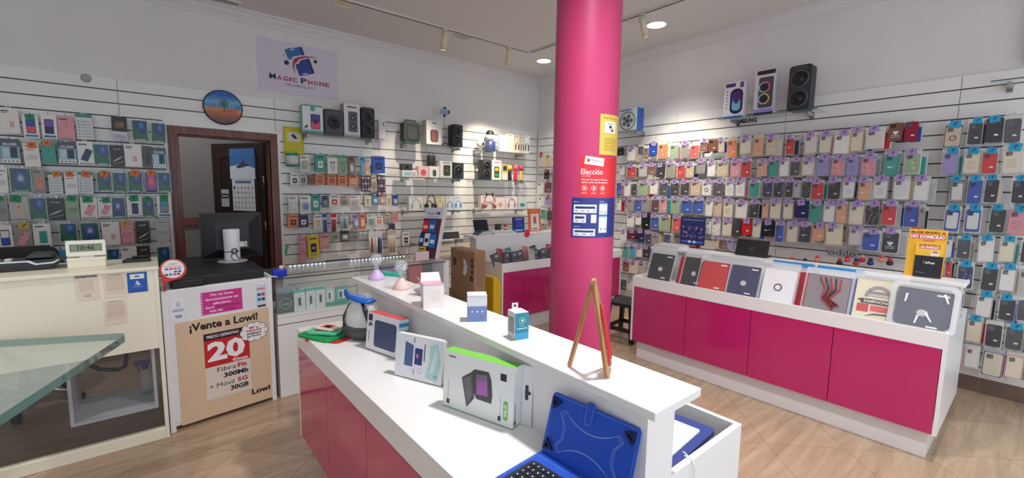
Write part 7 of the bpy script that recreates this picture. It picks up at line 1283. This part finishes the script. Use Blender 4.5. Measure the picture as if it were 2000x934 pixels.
# globe lamps
def lamp(px, py, label, c_, pyt, r):
    p = atz(px, py, ZT); t = thing('globe_lamp', label, 'lamp', (p.x, p.y, ZT), 0, 'clear globe lamps at the far end of the island shelf'); H = hz(px, pyt, p.x, p.y)-ZT
    b = MB(); b.lathe([(0, 0), (r, 0), (r, .01), (r*.78, .026), (r*.45, .045), (r*.3, .055), (0, .056)], M(c_, .4), 28); b.build('base', t)
    b = MB(); b.lathe([(.012, .052), (.012, .075), (r*.6, .095), (r*.85, H*.72), (r*.8, H*.86), (r*.45, H*.97), (0, H)], M((232, 238, 244), .03, alpha=.2), 28); b.build('globe', t)
    b = MB()
    for k in range(14): a = k*2.4; q = .3+.6*(k/14); b.disc(r*.5*math.cos(a), .09+(H-.1)*q*.8, .0035, r*.5*math.sin(a), (226, 236, 250), 6)
    b.tube([(0, 0, .056), (0, 0, .1), (.006, .004, H*.7)], .0022, chrome, 6); b.build('wire_lights', t)
lamp(736, 545, 'clear globe lamp on a lilac cone base on the island shelf', (210, 180, 226), 496, .046)
lamp(784, 564, 'clear globe lamp on a pale pink cone base on the island shelf', (240, 200, 196), 508, .042)
b = MB(); b.prism([(-.07, 0), (.07, 0), (.075, .012), (-.06, .02)], -.03, .03, M((50, 180, 160), .4)); p = atz(758, 540, ZT); tag(b.build('teal_packet', loc=(p.x+.03, p.y+.02, ZT), rz=R(-55)), 'teal folded packet lying between the globe lamps on the island shelf', 'packet')
t = thing('clear_pouch_pack', 'crumpled clear pouch with mauve contents beside the pink-topped box', 'pouch', (1.02, 1.86, ZT), R(-50)); b = MB(); blob(b, .16, .06, .04, M((160, 130, 150), .4), 0, .5, seed=11); b.build('contents', t); b = MB(); blob(b, .2, .09, .06, M((226, 226, 230), .08, alpha=.3), 0, .5, seed=13, wob=.15); b.build('clear_film', t)
# small easel seen edge on
F1, F2, Bk = atz(1186, 738, ZT), atz(1190, 718, ZT), atz(1112, 716, ZT); F2 = F1+(F2-F1).normalized()*.09
ap = Vector(((F1.x+F2.x)/2*.55+Bk.x*.45, (F1.y+F2.y)/2*.55+Bk.y*.45, 0)); ap.z = hz(1135, 546, ap.x, ap.y)
t = thing('wooden_easel', 'small wooden easel seen from the side on the island shelf', 'easel', (ap.x, ap.y, ZT)); o_ = Vector((ap.x, ap.y, ZT)); top = ap-o_
def bar(b, p, q, r, m): b.tube([p, q], r, m, 4)
f1, f2, bk = F1-o_, F2-o_, Bk-o_; g = (f2-f1)*.14
for q, tp in ((f1, top-g), (f2, top+g)): b = MB(); bar(b, q+Vector((0, 0, .002)), tp, .0075, beech); b.build('front_leg', t)
b = MB(); bar(b, bk+Vector((0, 0, .002)), top, .007, beech); b.build('back_leg', t)
b = MB(); bar(b, top-g*1.6+Vector((0, 0, -.004)), top+g*1.6+Vector((0, 0, -.004)), .008, beech); bar(b, f1*.75+top*.25, f2*.75+top*.25, .004, beech); b.build('cross_bar', t)
fr_ = ((f1+f2)/2-bk); fr_.z = 0; fr_.normalize(); mid = lambda k: (f1*(1-k)+(top-g)*k, f2*(1-k)+(top+g)*k)
b = MB(); A0, B0 = mid(.12); A1, B1 = mid(.7); e = fr_*.009+Vector((0, 0, .004)); e2 = fr_*.013+Vector((0, 0, .004)); b.add([A0+e, B0+e, B1+e, A1+e, A0+e2, B0+e2, B1+e2, A1+e2], [(3, 2, 1, 0), (4, 5, 6, 7), (0, 1, 5, 4), (1, 2, 6, 5), (2, 3, 7, 6), (3, 0, 4, 7)], M((206, 40, 50), .4)); tag(b.build('red_board', loc=tuple(o_)), 'thin red display board resting on the small wooden easel', 'board')
# blue laptop case in the island's rear bin
t = thing('laptop_case', 'blue keyboard case holding a white keyboard in the island rear bin', 'tablet case', (1.215, .735, .738), 0); T = Matrix.Rotation(R(-7), 4, 'Y') @ Matrix.Rotation(R(-3), 4, 'X')
b = MB(); b.slab([(x, y) for x, y in rrect(.31, .26, .015, 4)], 0, .014, M((44, 60, 130), .45), T); b.build('cover', t)
b = MB(); b.slab([(x-.01, y) for x, y in rrect(.25, .2, .008, 4)], .014, .018, M((222, 222, 226), .4), T); [b.box(-.12+.0185*i, -.12+.0185*i+.016, -.07+.026*j, -.07+.026*j+.023, .018, .0195, M((236, 236, 240), .4), T) for i in range(12) for j in range(5)]; b.build('white_keyboard', t)
t = thing('dark_tablet_box', 'dark grey flat box under the blue keyboard case in the rear bin', 'box', (1.2, .80, .566), 0); b = MB(); b.box(-.13, .14, -.14, .2, 0, .135, M((76, 76, 84), .5)); b.build('box', t, bevel=.003)
cq = aty(1352, 903, .567); b = MB(); b.tube([aty(1322, 876, .66), aty(1336, 884, .62), aty(1346, 893, .6), Vector((cq.x, .59, .782)), Vector((cq.x+.004, .57, .781)), Vector((cq.x+.005, .561, .76)), Vector((cq.x+.004, .561, .55)), Vector((cq.x, .561, .3))], .0022, (232, 232, 234)); tag(b.build('white_cable'), 'thin white cable hanging over the end of the island rear bin', 'cable')
# bin floor support things

# ================================================================== LIGHT AND CAMERA
w = bpy.data.worlds.new('sky'); bpy.context.scene.world = w; w.use_nodes = True
bg = w.node_tree.nodes['Background']; bg.inputs[0].default_value = (.80, .90, 1, 1); bg.inputs[1].default_value = 1.75
l = bpy.data.lights.new('daylight', 'AREA'); l.shape = 'RECTANGLE'; l.size = 8.0; l.size_y = 2.8; l.cycles.is_portal = True
o = bpy.data.objects.new('daylight', l); C.objects.link(o); o.location = (.9, -1.6, 1.55); o.rotation_euler = (R(90), 0, 0)
l = bpy.data.lights.new('backroom_fill', 'AREA'); l.shape = 'DISK'; l.size = .25; l.energy = 18  # added unseen fill to lift the dark room behind the doorway
o = bpy.data.objects.new('backroom_fill', l); C.objects.link(o); o.location = (.2, 6.2, CEIL-.05)
cam = bpy.data.cameras.new('camera'); cam.sensor_fit = 'HORIZONTAL'; cam.sensor_width = 36; cam.lens = FPX/2000*36; cam.clip_start = .02; cam.clip_end = 60
co = bpy.data.objects.new('camera', cam); C.objects.link(co)
co.matrix_world = Matrix(((_r2.x, _u2.x, -_f.x, EYE.x), (_r2.y, _u2.y, -_f.y, EYE.y), (_r2.z, _u2.z, -_f.z, EYE.z), (0, 0, 0, 1)))
S = bpy.context.scene; S.camera = co
S.view_settings.view_transform = 'Standard'; S.view_settings.look = 'None'; S.view_settings.exposure = .12; S.view_settings.gamma = 1; S.view_settings.use_curve_mapping = False
S.cycles.transparent_max_bounces = 20; S.cycles.max_bounces = 8; S.cycles.diffuse_bounces = 4
try: S.cycles.use_denoising = True; S.cycles.sample_clamp_indirect = 4
except Exception: pass
